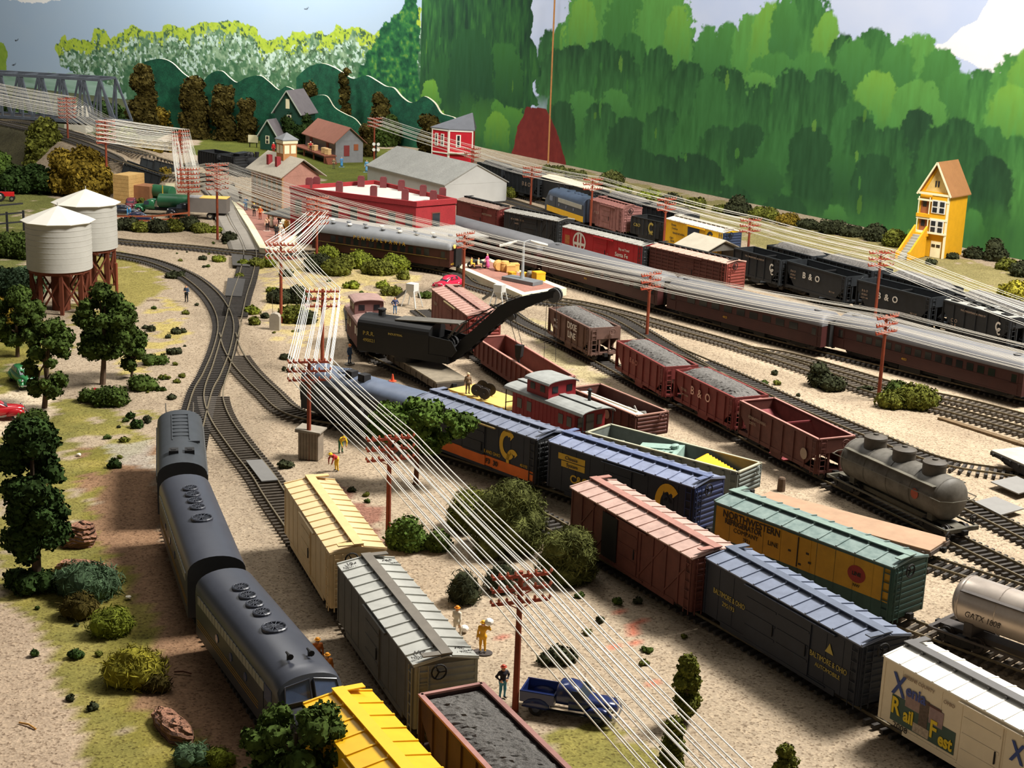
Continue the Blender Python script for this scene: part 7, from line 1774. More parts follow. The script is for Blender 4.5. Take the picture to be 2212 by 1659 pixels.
# girder bridge on stone abutments
SA=M((196,160,100),.85,.15,.7,fine=.2)
a=G(243,352,5.0); b_=G(296,372,5.0); root=thing('bridge_abutment','tan stone abutment under the near end of the girder bridge','abutment',(G(270,440).x,G(270,440).y,0),-.35)
m=MB(); m.box(-1.9,.7,0,4,0,4.1); 
for i in range(7): m.box(-1.93,.73,-.03,4,.02+i*.58,.56+i*.58)
m.build('stone_wall',SA,root); m=MB(); m.box(.7,3.4,1.2,4,0,2.6); m.build('wing_wall',M((150,104,72),.85,.2,.8),root)
def girder(px0,px1,label,z1,z2,h):
    A,B=G(*px0,z1),G(*px1,z2); d=(B-A); L_=d.length; root=thing('girder_bridge',label,'bridge',(A.x,A.y,z1-h),math.atan2(d.y,d.x)); GB=M((38,42,44),.6,.2,1)
    for s in (0,3.2):
        m=MB(); m.box(0,L_,s-.06,s+.06,0,h); m.box(0,L_,s-.2,s+.2,h-.1,h); m.box(0,L_,s-.2,s+.2,0,.1)
        for i in range(int(L_/1.1)+1): x=min(i*1.1,L_); m.box(x-.05,x+.05,s-.18,s+.18,0,h)
        m.build('girder',GB,root).rotation_euler=(0,-math.asin(d.z/L_),0)
    m=MB(); 
    for i in range(int(L_/2.2)+1): m.box(i*2.2-.1,i*2.2+.1,0,3.2,.3,.7)
    m.build('floor_beam',GB,root).rotation_euler=(0,-math.asin(d.z/L_),0)
girder((257,350),(338,378),'black plate girder bridge span above the trucks',5.0,3.2,2.6)
girder((328,345),(392,362),'black plate girder bridge span behind the first span',4.8,3.2,2.2)
# truss bridge and pier at the far end
A,B=G(-60,248,5.5),G(252,268,5.5); d=B-A; L_=d.length; root=thing('truss_bridge','grey steel truss bridge at the far end of the room','bridge',(A.x,A.y,0),math.atan2(d.y,d.x)); ST=M((84,90,98),.6,.2,.8); Hh_=7.6; npn=7
for s in (0,6.0):
    m=MB(); zt_=5.5+Hh_; pl=L_/npn
    m.bar((pl*.5,s,zt_),(L_-pl*.75,s,zt_),.5); m.bar((0,s,5.5),(L_,s,5.5),.5)
    for i in range(npn):
        xa=pl*(i+.5); m.bar((pl*i,s,5.5),(min(xa,L_-pl*.75),s,zt_),.3); m.bar((min(xa,L_-pl*.75),s,zt_),(pl*(i+1),s,5.5),.36); m.bar((min(xa,L_-pl*.75),s,5.5),(min(xa,L_-pl*.75),s,zt_),.3)
    m.build('side_truss',ST,root)
m=MB()
for i in range(npn): xa=min(pl*(i+.5),L_-pl*.75); m.bar((xa,0,zt_),(xa,6,zt_),.3)
m.build('top_strut',ST,root); m=MB(); m.box(0,L_,.2,5.8,4.9,5.5); m.build('deck',M((60,54,48),.8,.2,.6),root)
p=G(170,284); root=thing('bridge_pier','pale concrete pier under the truss bridge','pier',(p.x,p.y,0),-.2); m=MB(); m.loft([[(-2.4,-1.6,0),(2.4,-1.6,0),(2.4,1.6,0),(-2.4,1.6,0)],[(-2.0,-1.3,5),(2.0,-1.3,5),(2.0,1.3,5),(-2.0,1.3,5)]]); m.build('shaft',M((196,188,170),.8,.1,.6),root)
# low trestle at the side edge
A,B=G(2040,905),G(2260,975); d=B-A; L_=d.length; root=thing('low_trestle','low timber trestle under the siding at the side edge','trestle',(A.x,A.y,0),math.atan2(d.y,d.x)); m=MB(); TR=M((112,92,66),.8,.25,1.2)
m.box(0,L_,-.6,0,-.1,.16)
for i in range(5): m.cbox((i*L_/4,-.4,0),(.4,.5,.36))
m.build('timber',TR,root)
# grey planked hut, signal box, coal loaders, stump, crossbuck
p=G(662,996); root=thing('planked_hut','narrow grey planked hut beside a telegraph pole','hut',(p.x+.2,p.y+.9,0),-.2); m=MB(); m.box(-.75,.75,-.6,.6,0,2.1); 
for i in range(7): m.box(-.75+i*.22,-.6+i*.22,-.64,-.6,0,2.1)
m.build('wall',M((132,120,104),.85,.2,1.5),root); m=MB(); m.extrude([(-.95,2.05),(.95,2.05),(.95,2.15),(-.95,2.3)],-.8,.8,'y'); m.build('roof',M((140,132,118),.85,.2,1.5),root)
p=G(593,714); root=thing('signal_box','grey round topped signal box with a thin aerial','signal box',(p.x,p.y+.4,0),-.1); m=MB(); m.extrude([(-.5,0),(.5,0),(.5,1.35),(.35,1.6),(0,1.7),(-.35,1.6),(-.5,1.35)],-.35,.35,'y'); m.build('case',M((160,152,138),.8,.12,1.5),root); m=MB(); m.cyl((-.25,0,1.6),(-.3,0,3.3),.025,5); m.build('aerial',STEEL,root)
for i,(px,py,lb) in enumerate(((890,662,'white coal loader on legs beside the faded brown boxcar'),(1078,664,'white coal loader on legs behind the crane boom'))):
    p=G(px,py); root=thing('coal_loader',lb,'loader',(p.x,p.y,0),-.5); LG=M((206,206,200),.5,.08,2)
    m=MB(); m.lathe([(.15,1.0),(.7,1.7),(.7,2.5),(.6,2.5)],4,rot=PI/4); m.build('bin',LG,root)
    for sx in (-1,1):
        for sy in (-1,1): m=MB(); m.bar((sx*.9,sy*.7,0),(sx*.45,sy*.45,1.8),.1); m.build('leg',LG,root)
    m=MB(); m.bar((-.3,0,1.9),(-1.9,-.1,.7),.5,.25); m.build('chute',M((110,112,110),.6,.15,2),root)
p=G(1687,1060); m=MB(); m.lathe([(.3,0),(.27,.9),(.2,1.0)],9); o=m.build('tree_stump',BARK); o.location=(p.x,p.y,0); tag(o,'brown stump standing alone above the tan flat car','stump')
p=G(812,352); root=thing('crossbuck_signal','black crossing signal with four white lamps by the warehouse','signal',(p.x,p.y,0),0); m=MB(); m.cyl((0,0,0),(0,0,3.4),.1,6); m.build('post',BLK,root)
for dx,dz in ((-.4,.5),(.4,.5),(-.4,-.5),(.4,-.5)): m=MB(); m.lathe([(.3,-.05),(.3,.05)],10); o=m.build('lamp',WHITEM,root); o.rotation_euler=(PI/2,0,0); o.location=(dx,-.12,2.9+dz)
# fences
def fence(pts,label,mat,H=1.2,sp=2.4,rails=2,zb=0):
    P=[G(x,y,zb) for x,y in pts]; o0=P[0]; root=thing('rail_fence',label,'fence',(o0.x,o0.y,zb)); P=[p-o0 for p in P]
    for a,b in zip(P,P[1:]):
        k=max(1,int((b-a).length/sp))
        for i in range(k): q=a.lerp(b,i/k); m=MB(); m.cbox((q.x,q.y,H/2),(.24,.24,H)); m.build('fence_post',mat,root)
        m=MB()
        for j in range(rails): z=H*(.45+.45*j); m.bar(a+Vector((0,0,z)),b+Vector((0,0,z)),.14,.2)
        m.build('fence_rail',mat,root)
    q=P[-1]; m=MB(); m.cbox((q.x,q.y,H/2),(.24,.24,H)); m.build('fence_post',mat,root)
fence([(232,486),(330,486),(408,478)],'rust brown rail fence before the parked trucks',M((148,78,46),.8,.2,1.5),1.3)
fence([(-20,505),(52,498)],'black board fence beside the front water tower',M((40,40,42),.7,.2,1.5),2.6,2.2,3)
# signs by the trucks
for i,(px,py,lb) in enumerate(((368,440,'cream sign board on a post behind the green tank truck'),(352,452,'yellow striped post beside the green tank truck'))):
    p=G(px,py); root=thing('roadside_sign',lb,'sign',(p.x,p.y,0),.3); m=MB(); m.cyl((0,0,0),(0,0,2.6 if i==0 else 3.4),.09,6); m.build('post',M((196,170,60),.6,.15,2) if i else M((150,96,60),.7,.1,2),root)
    if i==0: m=MB(); m.box(-.65,.65,-.2,-.1,1.9,3.0); m.build('board',CREAMT,root)
# ------------------------------------------------------------------ vehicles
auto('pickup_truck','dark blue vintage pickup with round fenders, parked on the grass','pickup',G(1230,1541),-.28+0,(26,40,86),'pickup',hub=M((60,66,80),.4,.1,2),scale=1.03)
auto('sedan','small crimson red vintage sedan beside the platform','car',G(968,623),-2.2,(206,38,70),scale=.92)
auto('sedan','glossy green vintage sedan under the trees','car',G(52,830),-1.0,(48,128,72),scale=1.0)
auto('sedan','maroon vintage sedan facing out before the bridge abutment','car',G(283,452),-1.45,(110,48,58),scale=1.0)
auto('sedan','black vintage sedan with a blue figure at its side, by the water tower','car',G(268,466),.1,(26,30,40),scale=.95)
auto('sedan','dark navy vintage sedan low behind the rail fence','car',G(303,481),.15,(30,34,62),scale=.9)
auto('sedan','red vintage sedan on the gravel beside the big dark tree','car',G(-12,905),.4,(176,28,36),scale=1.0)
p=G(14,434); root=thing('tractor','small red tractor at the side edge of the lawn','tractor',(p.x,p.y,0),.2); m=MB(); m.box(-.9,1.1,-.3,.3,.7,1.3); m.box(-1.2,-.4,-.5,.5,.6,1.0); m.build('hood',M((204,34,36),.4,.05,1),root); m=MB(); m.cyl((-.1,0,1.3),(-.1,0,1.9),.06,6); m.build('exhaust_pipe',BLK,root)
wheels(root,(-.8,),.65,.6); wheels(root,(.8,),.38,.5)
# green tank truck and box truck
o=auto('tank_truck','green tank truck with red wheel hubs, behind the grey box truck','truck',G(332,462),PI-.05,(40,104,66),'truck',hub=M((206,30,52),.4,.05,2))
GT=M((42,100,66),.35,.08,1,spec=.6); m=MB(); secs=[]
for x in (-6.6,-6.5,-.9,-.8): k=.9 if x in (-6.6,-.8) else 1; secs.append([(x,1.15*k*math.cos(2*PI*j/24),1.95+.95*k*math.sin(2*PI*j/24)) for j in range(24)])
m.loft(secs); m.build('tank',GT,o,smooth='auto'); m=MB(); m.box(-6.4,.6,-.5,.5,.6,.95); m.build('chassis',DARK,o)
p=G(347,441); root=thing('green_tank_truck','second green tank truck behind the first one','truck',(p.x,p.y,0),PI-.5); root.scale=(.72,)*3; m=MB(); secs=[]
for x,k in ((-3.2,.85),(-3.1,1),(1.6,1),(1.7,.9)): secs.append([(x,1.2*k*math.cos(2*PI*j/24),2.6+1.3*k*math.sin(2*PI*j/24)) for j in range(24)])
m.loft(secs); m.build('tank',GT,root,smooth='auto'); m=MB(); m.box(-3,3.2,-.9,.9,.6,1.3); m.loft([superell(x,.9,.7,z) for x,z in ((1.9,2.4),(3.0,2.5),(3.3,1.7),(4.2,1.5))]); m.build('cab',GT,root); wheels(root,(-2,2.6),.5,.85)
o=auto('box_truck','dark box truck with grey cargo body, beside the thick pole','truck',G(402,470),PI-.02,(26,28,36),'truck',scale=.98)
m=MB(); m.box(-6.0,-.5,-1.2,1.2,1.0,3.0); m.build('cargo_box',M((112,106,100),.7,.08,1),o); m=MB(); m.box(-6.05,-2.2,-1.22,1.22,3.0,3.08); m.build('box_roof',M((222,186,98),.7,.08,1),o); m=MB(); m.box(-2.2,-.48,-1.22,1.22,3.0,3.08); m.build('box_roof_front',M((160,158,158),.7,.08,1),o)
# ------------------------------------------------------------------ platform goods
def crate(px,py,s,lab,col=(216,170,98),barrel=False,zb=.85,rz=.2,lying=False,grp=None):
    p=G(px,py,zb); m=MB()
    if barrel:
        m.lathe([(s*.42,0),(s*.5,s*.3),(s*.52,s*.55),(s*.5,s*.8),(s*.42,s*1.1)],16)
        for z in (s*.2,s*.85): m.lathe([(s*.5,z),(s*.52,z),(s*.52,z+.06),(s*.5,z+.06)],16)
    else:
        m.box(-s/2,s/2,-s/2,s/2,0,s*.9)
        for z in (.05,.75): m.box(-s/2-.03,s/2+.03,-s/2-.03,s/2+.03,s*z,s*z+.1*s)
    o=m.build('barrel' if barrel else 'wooden_crate',M(col,.7,.12,2)); o.location=(p.x,p.y,zb+(s*.5 if lying else 0)); o.rotation_euler=(PI/2 if lying else 0,0,rz); return tag(o,lab,'barrel' if barrel else 'crate',grp)
crate(1075,582,1.2,'tan barrel lying on its side on the platform wedge',barrel=True,lying=True)
crate(1090,586,1.1,'tan barrel standing beside the lying one on the platform wedge',barrel=True)
crate(1102,588,1.0,'tan crate between the standing barrel and the lamp post'); crate(1111,585,1.0,'small tan crate touching the lamp post')
crate(1106,599,.7,'bright yellow crate flat before the lamp slab',(232,180,48),rz=.7); crate(1131,600,.7,'yellow crate behind the lamp post foot',(232,186,60),rz=.4); crate(1145,602,.8,'grey drum among the yellow crates of the platform wedge',(140,134,118),barrel=True)
crate(1163,606,1.15,'largest yellow crate, at the tip side of the lamp slab',(232,170,34),rz=.5)
p=G(1030,579,.85); root=thing('motor_scooter','dark sidecar motorcycle carrying two seated figures on the platform wedge','motorcycle',(p.x,p.y,.85),.1)
m=MB(); m.loft([superell(x,.3,a,b,12,2.5) for x,a,b in ((-1,.4,.7),(-.4,.35,.95),(.4,.4,.9),(1,.5,.75))]); m.build('body',BLK,root); m=MB(); m.loft([superell(x,.35,.3,b,12,2.5) for x,b in ((-.7,.5),(-.2,.9),(.5,.85),(.9,.5))]); o=m.build('sidecar',M((60,74,64),.5,.1,2),root); o.location=(0,.8,0); wheels(root,(-.8,.85),.36,.02)
# ------------------------------------------------------------------ people
person(403,652,'person in dark blue shirt and black trousers holding something, standing alone on the gravel',(62,80,104),(30,32,38),-.3,'carry')
person(755,786,'person in blue overalls with orange cap on a grey base, before the crane',(60,84,116),(60,84,116),1.0,'stand',hat=(206,122,56),base=(120,112,100))
person(853,678,'person in navy jacket and blue jeans behind the crane cab',(54,62,96),(74,110,150),.3,'hip')
person(736,978,'person in yellow shirt and green trousers leaning over beside the telegraph wires',(236,192,40),(54,104,66),.6,'bend',hat=(236,190,40))
person(727,1017,'person in red shirt and yellow trousers bending low beside the telegraph wires',(178,48,44),(226,180,44),-.8,'bend',hat=(236,190,40))
person(1010,851,'person in brown coat and tan hat standing on the yellow flat car',(122,100,76),(84,70,54),.4,'stand',hat=(196,176,140),zb=1.31)
person(986,1376,'person in white overalls with orange helmet beside the grey boxcar',(216,208,188),(216,208,188),2.6,'walk',hat=(232,140,36))
o=person(1042,1410,'person in yellow suit carrying a white sack on a round dark base',(226,164,34),(226,164,34),-.2,'load',hat=(236,176,40),base=(70,62,58))
q=MB(); q.ico((0,0,0),.24,2,.15,2,.85); s=q.build('sack',M((236,232,222),.8,.06,3)); s.location=o.location+Vector((.30,-.03,1.74)); tag(s,'white sack on the shoulder of the figure in yellow','sack')
q=MB(); q.ico((0,0,.2),.24,2,.1,2,.85); s=q.build('white_bucket',M((236,232,224),.7,.06,3)); pp=G(1003,1366); s.location=(pp.x,pp.y,.02); tag(s,'round white bucket on the ground beside the figure in yellow','bucket')
person(1085,1508,'person in black shirt and teal trousers behind the pole by the pickup',(36,32,40),(72,142,160),.5,'hip',hat=(176,70,48))
for px,py,lb,c in ((686,1381,'person with orange helmet between diesel and grey boxcar, farther of two',(206,110,40)),(707,1414,'person with orange helmet between diesel and grey boxcar, closer to the windshield',(206,120,40))):
    h=G(px,py,1.7); person(0,0,lb,c,(52,48,46),.3,'stand',hat=(240,160,40),loc=(h.x,h.y,0))
# station platform
Pz=.84
person(531,454,'person in grey blue overalls on the platform corner beside the station',(84,112,138),(84,112,138),.6,'phone',zb=Pz,H=1.9)
person(549,467,'person in dark jacket with yellow hat at the station wall',(52,46,44),(48,42,40),.2,'hip',hat=(236,190,50),zb=Pz)
person(562,474,'person in orange coat with yellow hat at the station wall',(214,98,44),(150,62,38),-.2,'hip',hat=(240,180,48),zb=Pz)
person(577,499,'person in pale shirt and black trousers before the canopy, hand raised',(216,178,150),(30,28,30),.3,'phone',zb=Pz,base=(214,184,170),hair=(190,120,90))
person(587,492,'person in long white dress before the canopy',(226,222,198),(226,222,198),-.4,'carry',skirt=True,zb=Pz,hair=(220,212,190))
person(597,514,'person in black coat and dark trousers on the platform front edge',(38,40,38),(32,32,32),.4,'stand',zb=Pz)
person(606,510,'person in white dress and white hat on the platform front edge',(226,220,202),(226,220,202),.1,'carry',hat=(236,230,220),skirt=True,zb=Pz)
person(604,523,'child sized person in pink top and white skirt on the platform edge',(226,166,150),(232,226,216),.3,'stand',skirt=True,zb=Pz,H=1.35,hair=(200,170,120))
person(611,520,'person in pale grey coat on the platform edge below the wires',(206,202,196),(186,182,178),-.3,'walk',zb=Pz)
person(619,501,'person in ochre yellow dress under the canopy corner',(206,160,60),(196,150,56),0,'stand',skirt=True,zb=Pz)
person(604,487,'person in navy coat under the canopy roof',(54,56,80),(44,42,54),.2,'stand',zb=Pz)
person(519,434,'person in brown coat at the far end of the brick platform',(110,80,66),(64,58,56),.8,'carry',zb=Pz)
person(503,418,'person in dark green coat beyond the brick platform',(58,70,60),(44,46,48),.1,'stand')
# platform wedge
person(1017,578,'person in yellow shirt riding the dark sidecar motorcycle',(230,184,70),(222,176,70),1.5,'sit',loc=tuple(G(1018,580,.85)+Vector((0,0,.15))),H=1.6)
person(1031,576,'person in cream shirt seated on the dark sidecar motorcycle',(226,210,168),(190,160,110),1.5,'sit',loc=tuple(G(1033,581,.85)+Vector((0,0,.15))),H=1.6)
person(1052,580,'person in long pink dress walking on the platform wedge',(206,88,140),(206,88,140),1.2,'walk',skirt=True,zb=.85,hair=(214,190,150))
# village green
person(738,361,'person in long bright blue robe on the lawn',(70,138,190),(70,138,190),.3,'carry',skirt=True,base=(120,150,160),hair=(60,120,180))
person(721,364,'person in grey brown clothes on the lawn before the loading dock',(120,110,84),(96,90,72),-.2,'hip')
person(792,372,'person in pale blue robe beside the warehouse corner',(96,150,190),(96,150,190),.2,'stand',skirt=True,base=(130,160,160),H=2.1)
person(810,374,'person in white coat beside the warehouse corner',(226,222,212),(60,60,58),0,'stand',H=1.6)
person(671,327,'person in red coat with white beard on the loading dock',(176,36,40),(60,40,36),.2,'carry',hat=(232,226,220),zb=1.41)
person(591,331,'person in red coat with white hair behind the station cupola',(206,40,44),(160,30,36),0,'stand',hat=(226,220,206),H=2.0)
person(315,440,'person in yellow coat standing before the green tank truck',(220,178,80),(190,150,70),.4,'hip')
person(277,469,'person in bright blue overalls beside the black sedan',(60,140,196),(60,140,196),.5,'bend')
# ------------------------------------------------------------------ trees
tree(80,1270,9.6,2.0,'tall dark green tree with dense columnar crown at the side edge',F_DEEP,zc=.58,rz=.42,n=46,r=(.55,.95),dens=330,leaf=.13)
tree(222,830,8.4,2.7,'broad dark green tree with a stout grey trunk, before the water towers',F_DARK,zc=.62,rz=.34,n=44,r=(.5,.95),leaf=.14,lean=(.5,0))
tree(96,880,7.2,2.0,'dark green tree with thin leaning trunk beside the green sedan',F_DARK,zc=.55,rz=.4,n=32,r=(.45,.85),leaf=.14,lean=(.8,0))
tree(38,770,6.2,2.4,'dark green tree with forked trunks behind the green sedan',F_DARK,zc=.6,rz=.38,n=32,r=(.5,.9),leaf=.14)
tree(285,815,4.2,1.4,'low dark green tree leaning out beside the stout trunk',F_DARK,zc=.6,rz=.4,n=16,r=(.4,.7),leaf=.13)
tree(898,1045,6.2,4.0,'bright mid green tree with bare brown trunks half covering the orange banded boxcar',F_BRIGHT,zc=.68,rz=.28,n=40,r=(.5,.85),leaf=.13,ry=1.8,bark=BARKR)
tree(640,1775,5.15,2.5,'dark green tree at the bottom edge before the yellow boxcar',F_DARK,zc=.62,rz=.38,n=44,r=(.4,.75),leaf=.11,ry=1.8)
tree(1478,1560,3.4,.8,'small slim conifer before the dark blue double door boxcar',F_OLIVE,zc=.55,rz=.45,n=30,r=(.3,.5),shape='cone',leaf=.07,dens=900,cat='conifer')
tree(1450,1672,2.8,.7,'small slim conifer below the telegraph wires at the bottom edge',F_OLIVE,zc=.55,rz=.45,n=26,r=(.28,.46),shape='cone',leaf=.07,dens=900,cat='conifer')
tree(1690,1720,2.4,.7,'small slim conifer tip at the bottom edge beside the white boxcar',F_OLIVE,zc=.55,rz=.45,n=26,r=(.26,.44),shape='cone',leaf=.07,dens=900,cat='conifer')
# big lichen bushes in the middle
B=lambda *a,**k: bush(*a,**k)
B(1105,1212,3.3,4.6,'large olive lichen bush before the orange banded boxcar',F_LICH,n=14,strand=True,leaf=.085,rr=1.3,dens=800)
B(1235,1270,2.0,3.4,'olive lichen bush spreading to the weathered brown boxcar',F_LICH,n=10,strand=True,leaf=.085,rr=1.1,dens=800)
B(1012,1150,1.9,2.6,'low olive lichen bush under the telegraph wires',F_OLIVE,n=6,strand=True,leaf=.08,dens=700)
B(1085,1282,1.2,1.6,'dark olive lichen bush behind the lowest telegraph pole',F_GREY,n=6,strand=True,leaf=.1)
B(876,1196,1.5,2.1,'round bright green bush beside the cream boxcar',F_BRIGHT,n=8,leaf=.09,dens=700)
B(944,1196,1.0,1.4,'dull green bush touching the round bright green bush',F_MID,n=5,leaf=.1)
B(1000,1310,1.15,1.9,'dark brown green bush beside the grey boxcar',F_GREY,n=7,strand=True,leaf=.1)
B(1200,1440,1.3,.8,'flat dark green bush behind the pickup',F_GREY,n=6,leaf=.1)
B(1400,1412,.5,.25,'tiny green tuft on the gravel among red leaves',F_MID,n=4,leaf=.06)
# left corner
B(182,1300,1.9,1.9,'blue green lichen bush below the brown rock',F_BLUE,n=10,strand=True,leaf=.09)
B(165,1340,1.3,1.3,'brown olive lichen bush beside the gravel road',F_BROWN,n=7,strand=True,leaf=.09)
B(235,1380,1.4,1.5,'yellow green lichen bush above the big yellow one',F_LIME,n=8,strand=True,leaf=.09)
B(278,1490,1.55,1.9,'large yellow lichen bush beside the diesel train',F_YEL,n=9,strand=True,leaf=.09)
B(330,1500,.9,.9,'small brown olive bush at the foot of the yellow lichen bush',F_BROWN,n=5,strand=True,leaf=.08)
B(60,1290,2.0,1.2,'very dark green bush at the foot of the tall tree',F_DEEP,n=9,leaf=.11)
B(72,1420,.32,.4,'small dark tuft on the gravel road',F_DEEP,n=3,leaf=.05); B(160,1425,.55,.5,'dark tuft on the grass strip beside the road',F_DEEP,n=4,leaf=.06)
B(410,1659,1.2,.8,'grey green bush at the foot of the striped rock',F_BLUE,n=6,strand=True,leaf=.08); B(470,1665,.9,.8,'lime green bush at the bottom edge beside the dark tree',F_LIME,n=5,strand=True,leaf=.08)
B(20,650,3.4,3.0,'blue green bush mass below the front water tower',F_BLUE,n=12,leaf=.16); B(28,560,3.6,2.6,'mid green bush mass behind the front water tower',F_MID,n=12,leaf=.16); B(10,700,2.8,2.2,'golden olive bush beside the water tower legs',F_GOLD,n=9,leaf=.15); B(70,560,2.4,2.0,'olive bush behind the legs of the front water tower',F_OLIVE,n=8,leaf=.15)
B(232,880,1.5,1.5,'dark green bush at the foot of the stout trunk',F_DARK,n=8,leaf=.1); B(305,845,1.3,1.2,'dark green bush on the gravel before the stout trunk',F_DARK,n=6,leaf=.1); B(325,790,1.4,.9,'dark green bush cluster on the gravel',F_DARK,n=6,leaf=.1); B(190,870,1.0,1.0,'dark green bush between the two tree trunks',F_DARK,n=5,leaf=.1)
B(70,925,1.5,1.3,'dark green bush beside the red sedan',F_DARK,n=7,leaf=.1)
# upper left hills
B(168,428,5.5,7.2,'huge golden olive bush mass beside the girder bridge',F_GOLD,n=26,leaf=.26,rr=2.3,dens=130)
B(92,372,4.0,8.6,'tall olive tree mass in front of the truss bridge',F_OLIVE,n=16,leaf=.26,rr=2.0,dens=130)
B(-5,400,3.0,5.0,'light green bush at the side edge above the lawn',F_BRIGHT,n=10,leaf=.25,rr=1.6,dens=130); B(5,300,2.2,8.5,'very dark tree mass at the side edge',F_DEEP,n=12,leaf=.26,rr=1.8,dens=130)
B(60,420,6,4.0,'dark green undergrowth below the tall olive trees',F_DEEP,n=14,leaf=.26,rr=1.8,dens=130)
B(340,288,5.0,6.0,'golden brown bush mass before the painted hill board',F_GOLD,n=18,leaf=.3,rr=2.1,dens=110)
B(250,312,6.0,3.0,'olive undergrowth along the upper tracks',F_OLIVE,n=14,leaf=.28,rr=1.5,dens=110); B(330,330,5.0,2.0,'low olive bushes beside the second girder span',F_GOLD,n=12,leaf=.26,rr=1.1,dens=110)
B(215,262,6.0,4.0,'dark hedge mass at the end of the truss bridge',F_DEEP,n=14,leaf=.3,rr=1.9,dens=100); B(70,262,7.0,2.6,'dark undergrowth below the truss bridge',F_DEEP,n=14,leaf=.3,rr=1.5,dens=100)
for px,py,rx,H,lb,f in ((322,262,2.9,13.0,'dark brown green hedge column at the end of the long hill board',F_BROWN),(428,282,3.1,11.0,'second brown green hedge column on the long hill board',F_BROWN),(492,288,2.6,10.0,'third brown green hedge column on the long hill board',F_BROWN),(540,292,2.1,8.0,'short brown green hedge column behind the green house',F_BROWN),(682,206,4.0,9.0,'dark round tree mass between the two hill boards',F_BROWN),(748,296,1.3,14.0,'tall narrow dark tree behind the freight shed',F_BROWN),(826,300,2.4,9.5,'brown green hedge column beside the first mural pole',F_BROWN),(842,345,2.6,5.5,'dark bush below the first pole of the mural line',F_DARK),(930,285,2.4,6.5,'brown green bush behind the red signal tower roof',F_BROWN)):
    q0,q1=(BP0,BP1) if px<700 and px!=682 else (QP0,QP1)
    p=onplane(px,300,q0,q1); p.z=0; p+=Vector((0,-2.6 if px!=682 else 3.0,0))
    cl=[]; rng=np.random.default_rng(int(px)); k=int(H/1.0)
    for i in range(k):
        z=H*(i+.5)/k; w=rx*(.95-.35*(i/k)**2)
        for j in range(2 if rx<3 else 3): cl.append((rng.uniform(-.35,.35)*rx*1.2,rng.uniform(-.6,.6),z,w*rng.uniform(.6,.85),1.0))
    plant('hedge_column' if rx<3.5 else 'tree',lb,'hedge' if rx<3.5 else 'tree',(p.x,p.y-1.2,0),cl,f,None,None,95,.3)
tree(640,322,7.5,3.2,'dark green tree between the green house and the freight shed',F_DEEP,zc=.55,rz=.42,n=26,r=(.9,1.5),leaf=.28,dens=110)
B(510,302,3.4,3.2,'olive bush on the lawn before the hedge columns',F_OLIVE,n=10,leaf=.26,rr=1.3,dens=110); B(790,338,1.9,6.0,'brown green bush beside the freight shed wall',F_BROWN,n=10,leaf=.24,rr=1.4,dens=120); B(470,296,2,2.4,'small dark spruce on the lawn edge',F_DEEP,n=7,leaf=.22,rr=.8,dens=150)
B(352,418,2.2,3.8,'golden green bush behind the green tank trucks',F_GOLD,n=9,leaf=.2,rr=1.2,dens=170); B(303,452,.8,1.6,'small olive bush beside the maroon sedan',F_OLIVE,n=5,leaf=.16)
# hedge row before the trucks
for i,(px,py,rx,H,f,lb) in enumerate(((272,498,1.8,1.5,F_GREY,'grey green'),(302,502,1.6,1.3,F_OLIVE,'olive'),(338,503,1.9,1.6,F_GREY,'dark grey green'),(372,502,1.8,1.6,F_OLIVE,'olive yellow'),(402,498,1.7,1.7,F_GREY,'dull green'),(430,503,1.5,1.2,F_OLIVE,'bright olive'),(458,503,1.2,.8,F_LIME,'lime'))):
    B(px,py,rx,H,lb+' bush, '+('first','second','third','fourth','fifth','sixth','last')[i]+' of the hedge row from the water tower',f,n=7,leaf=.14,group='hedge row before the trucks')
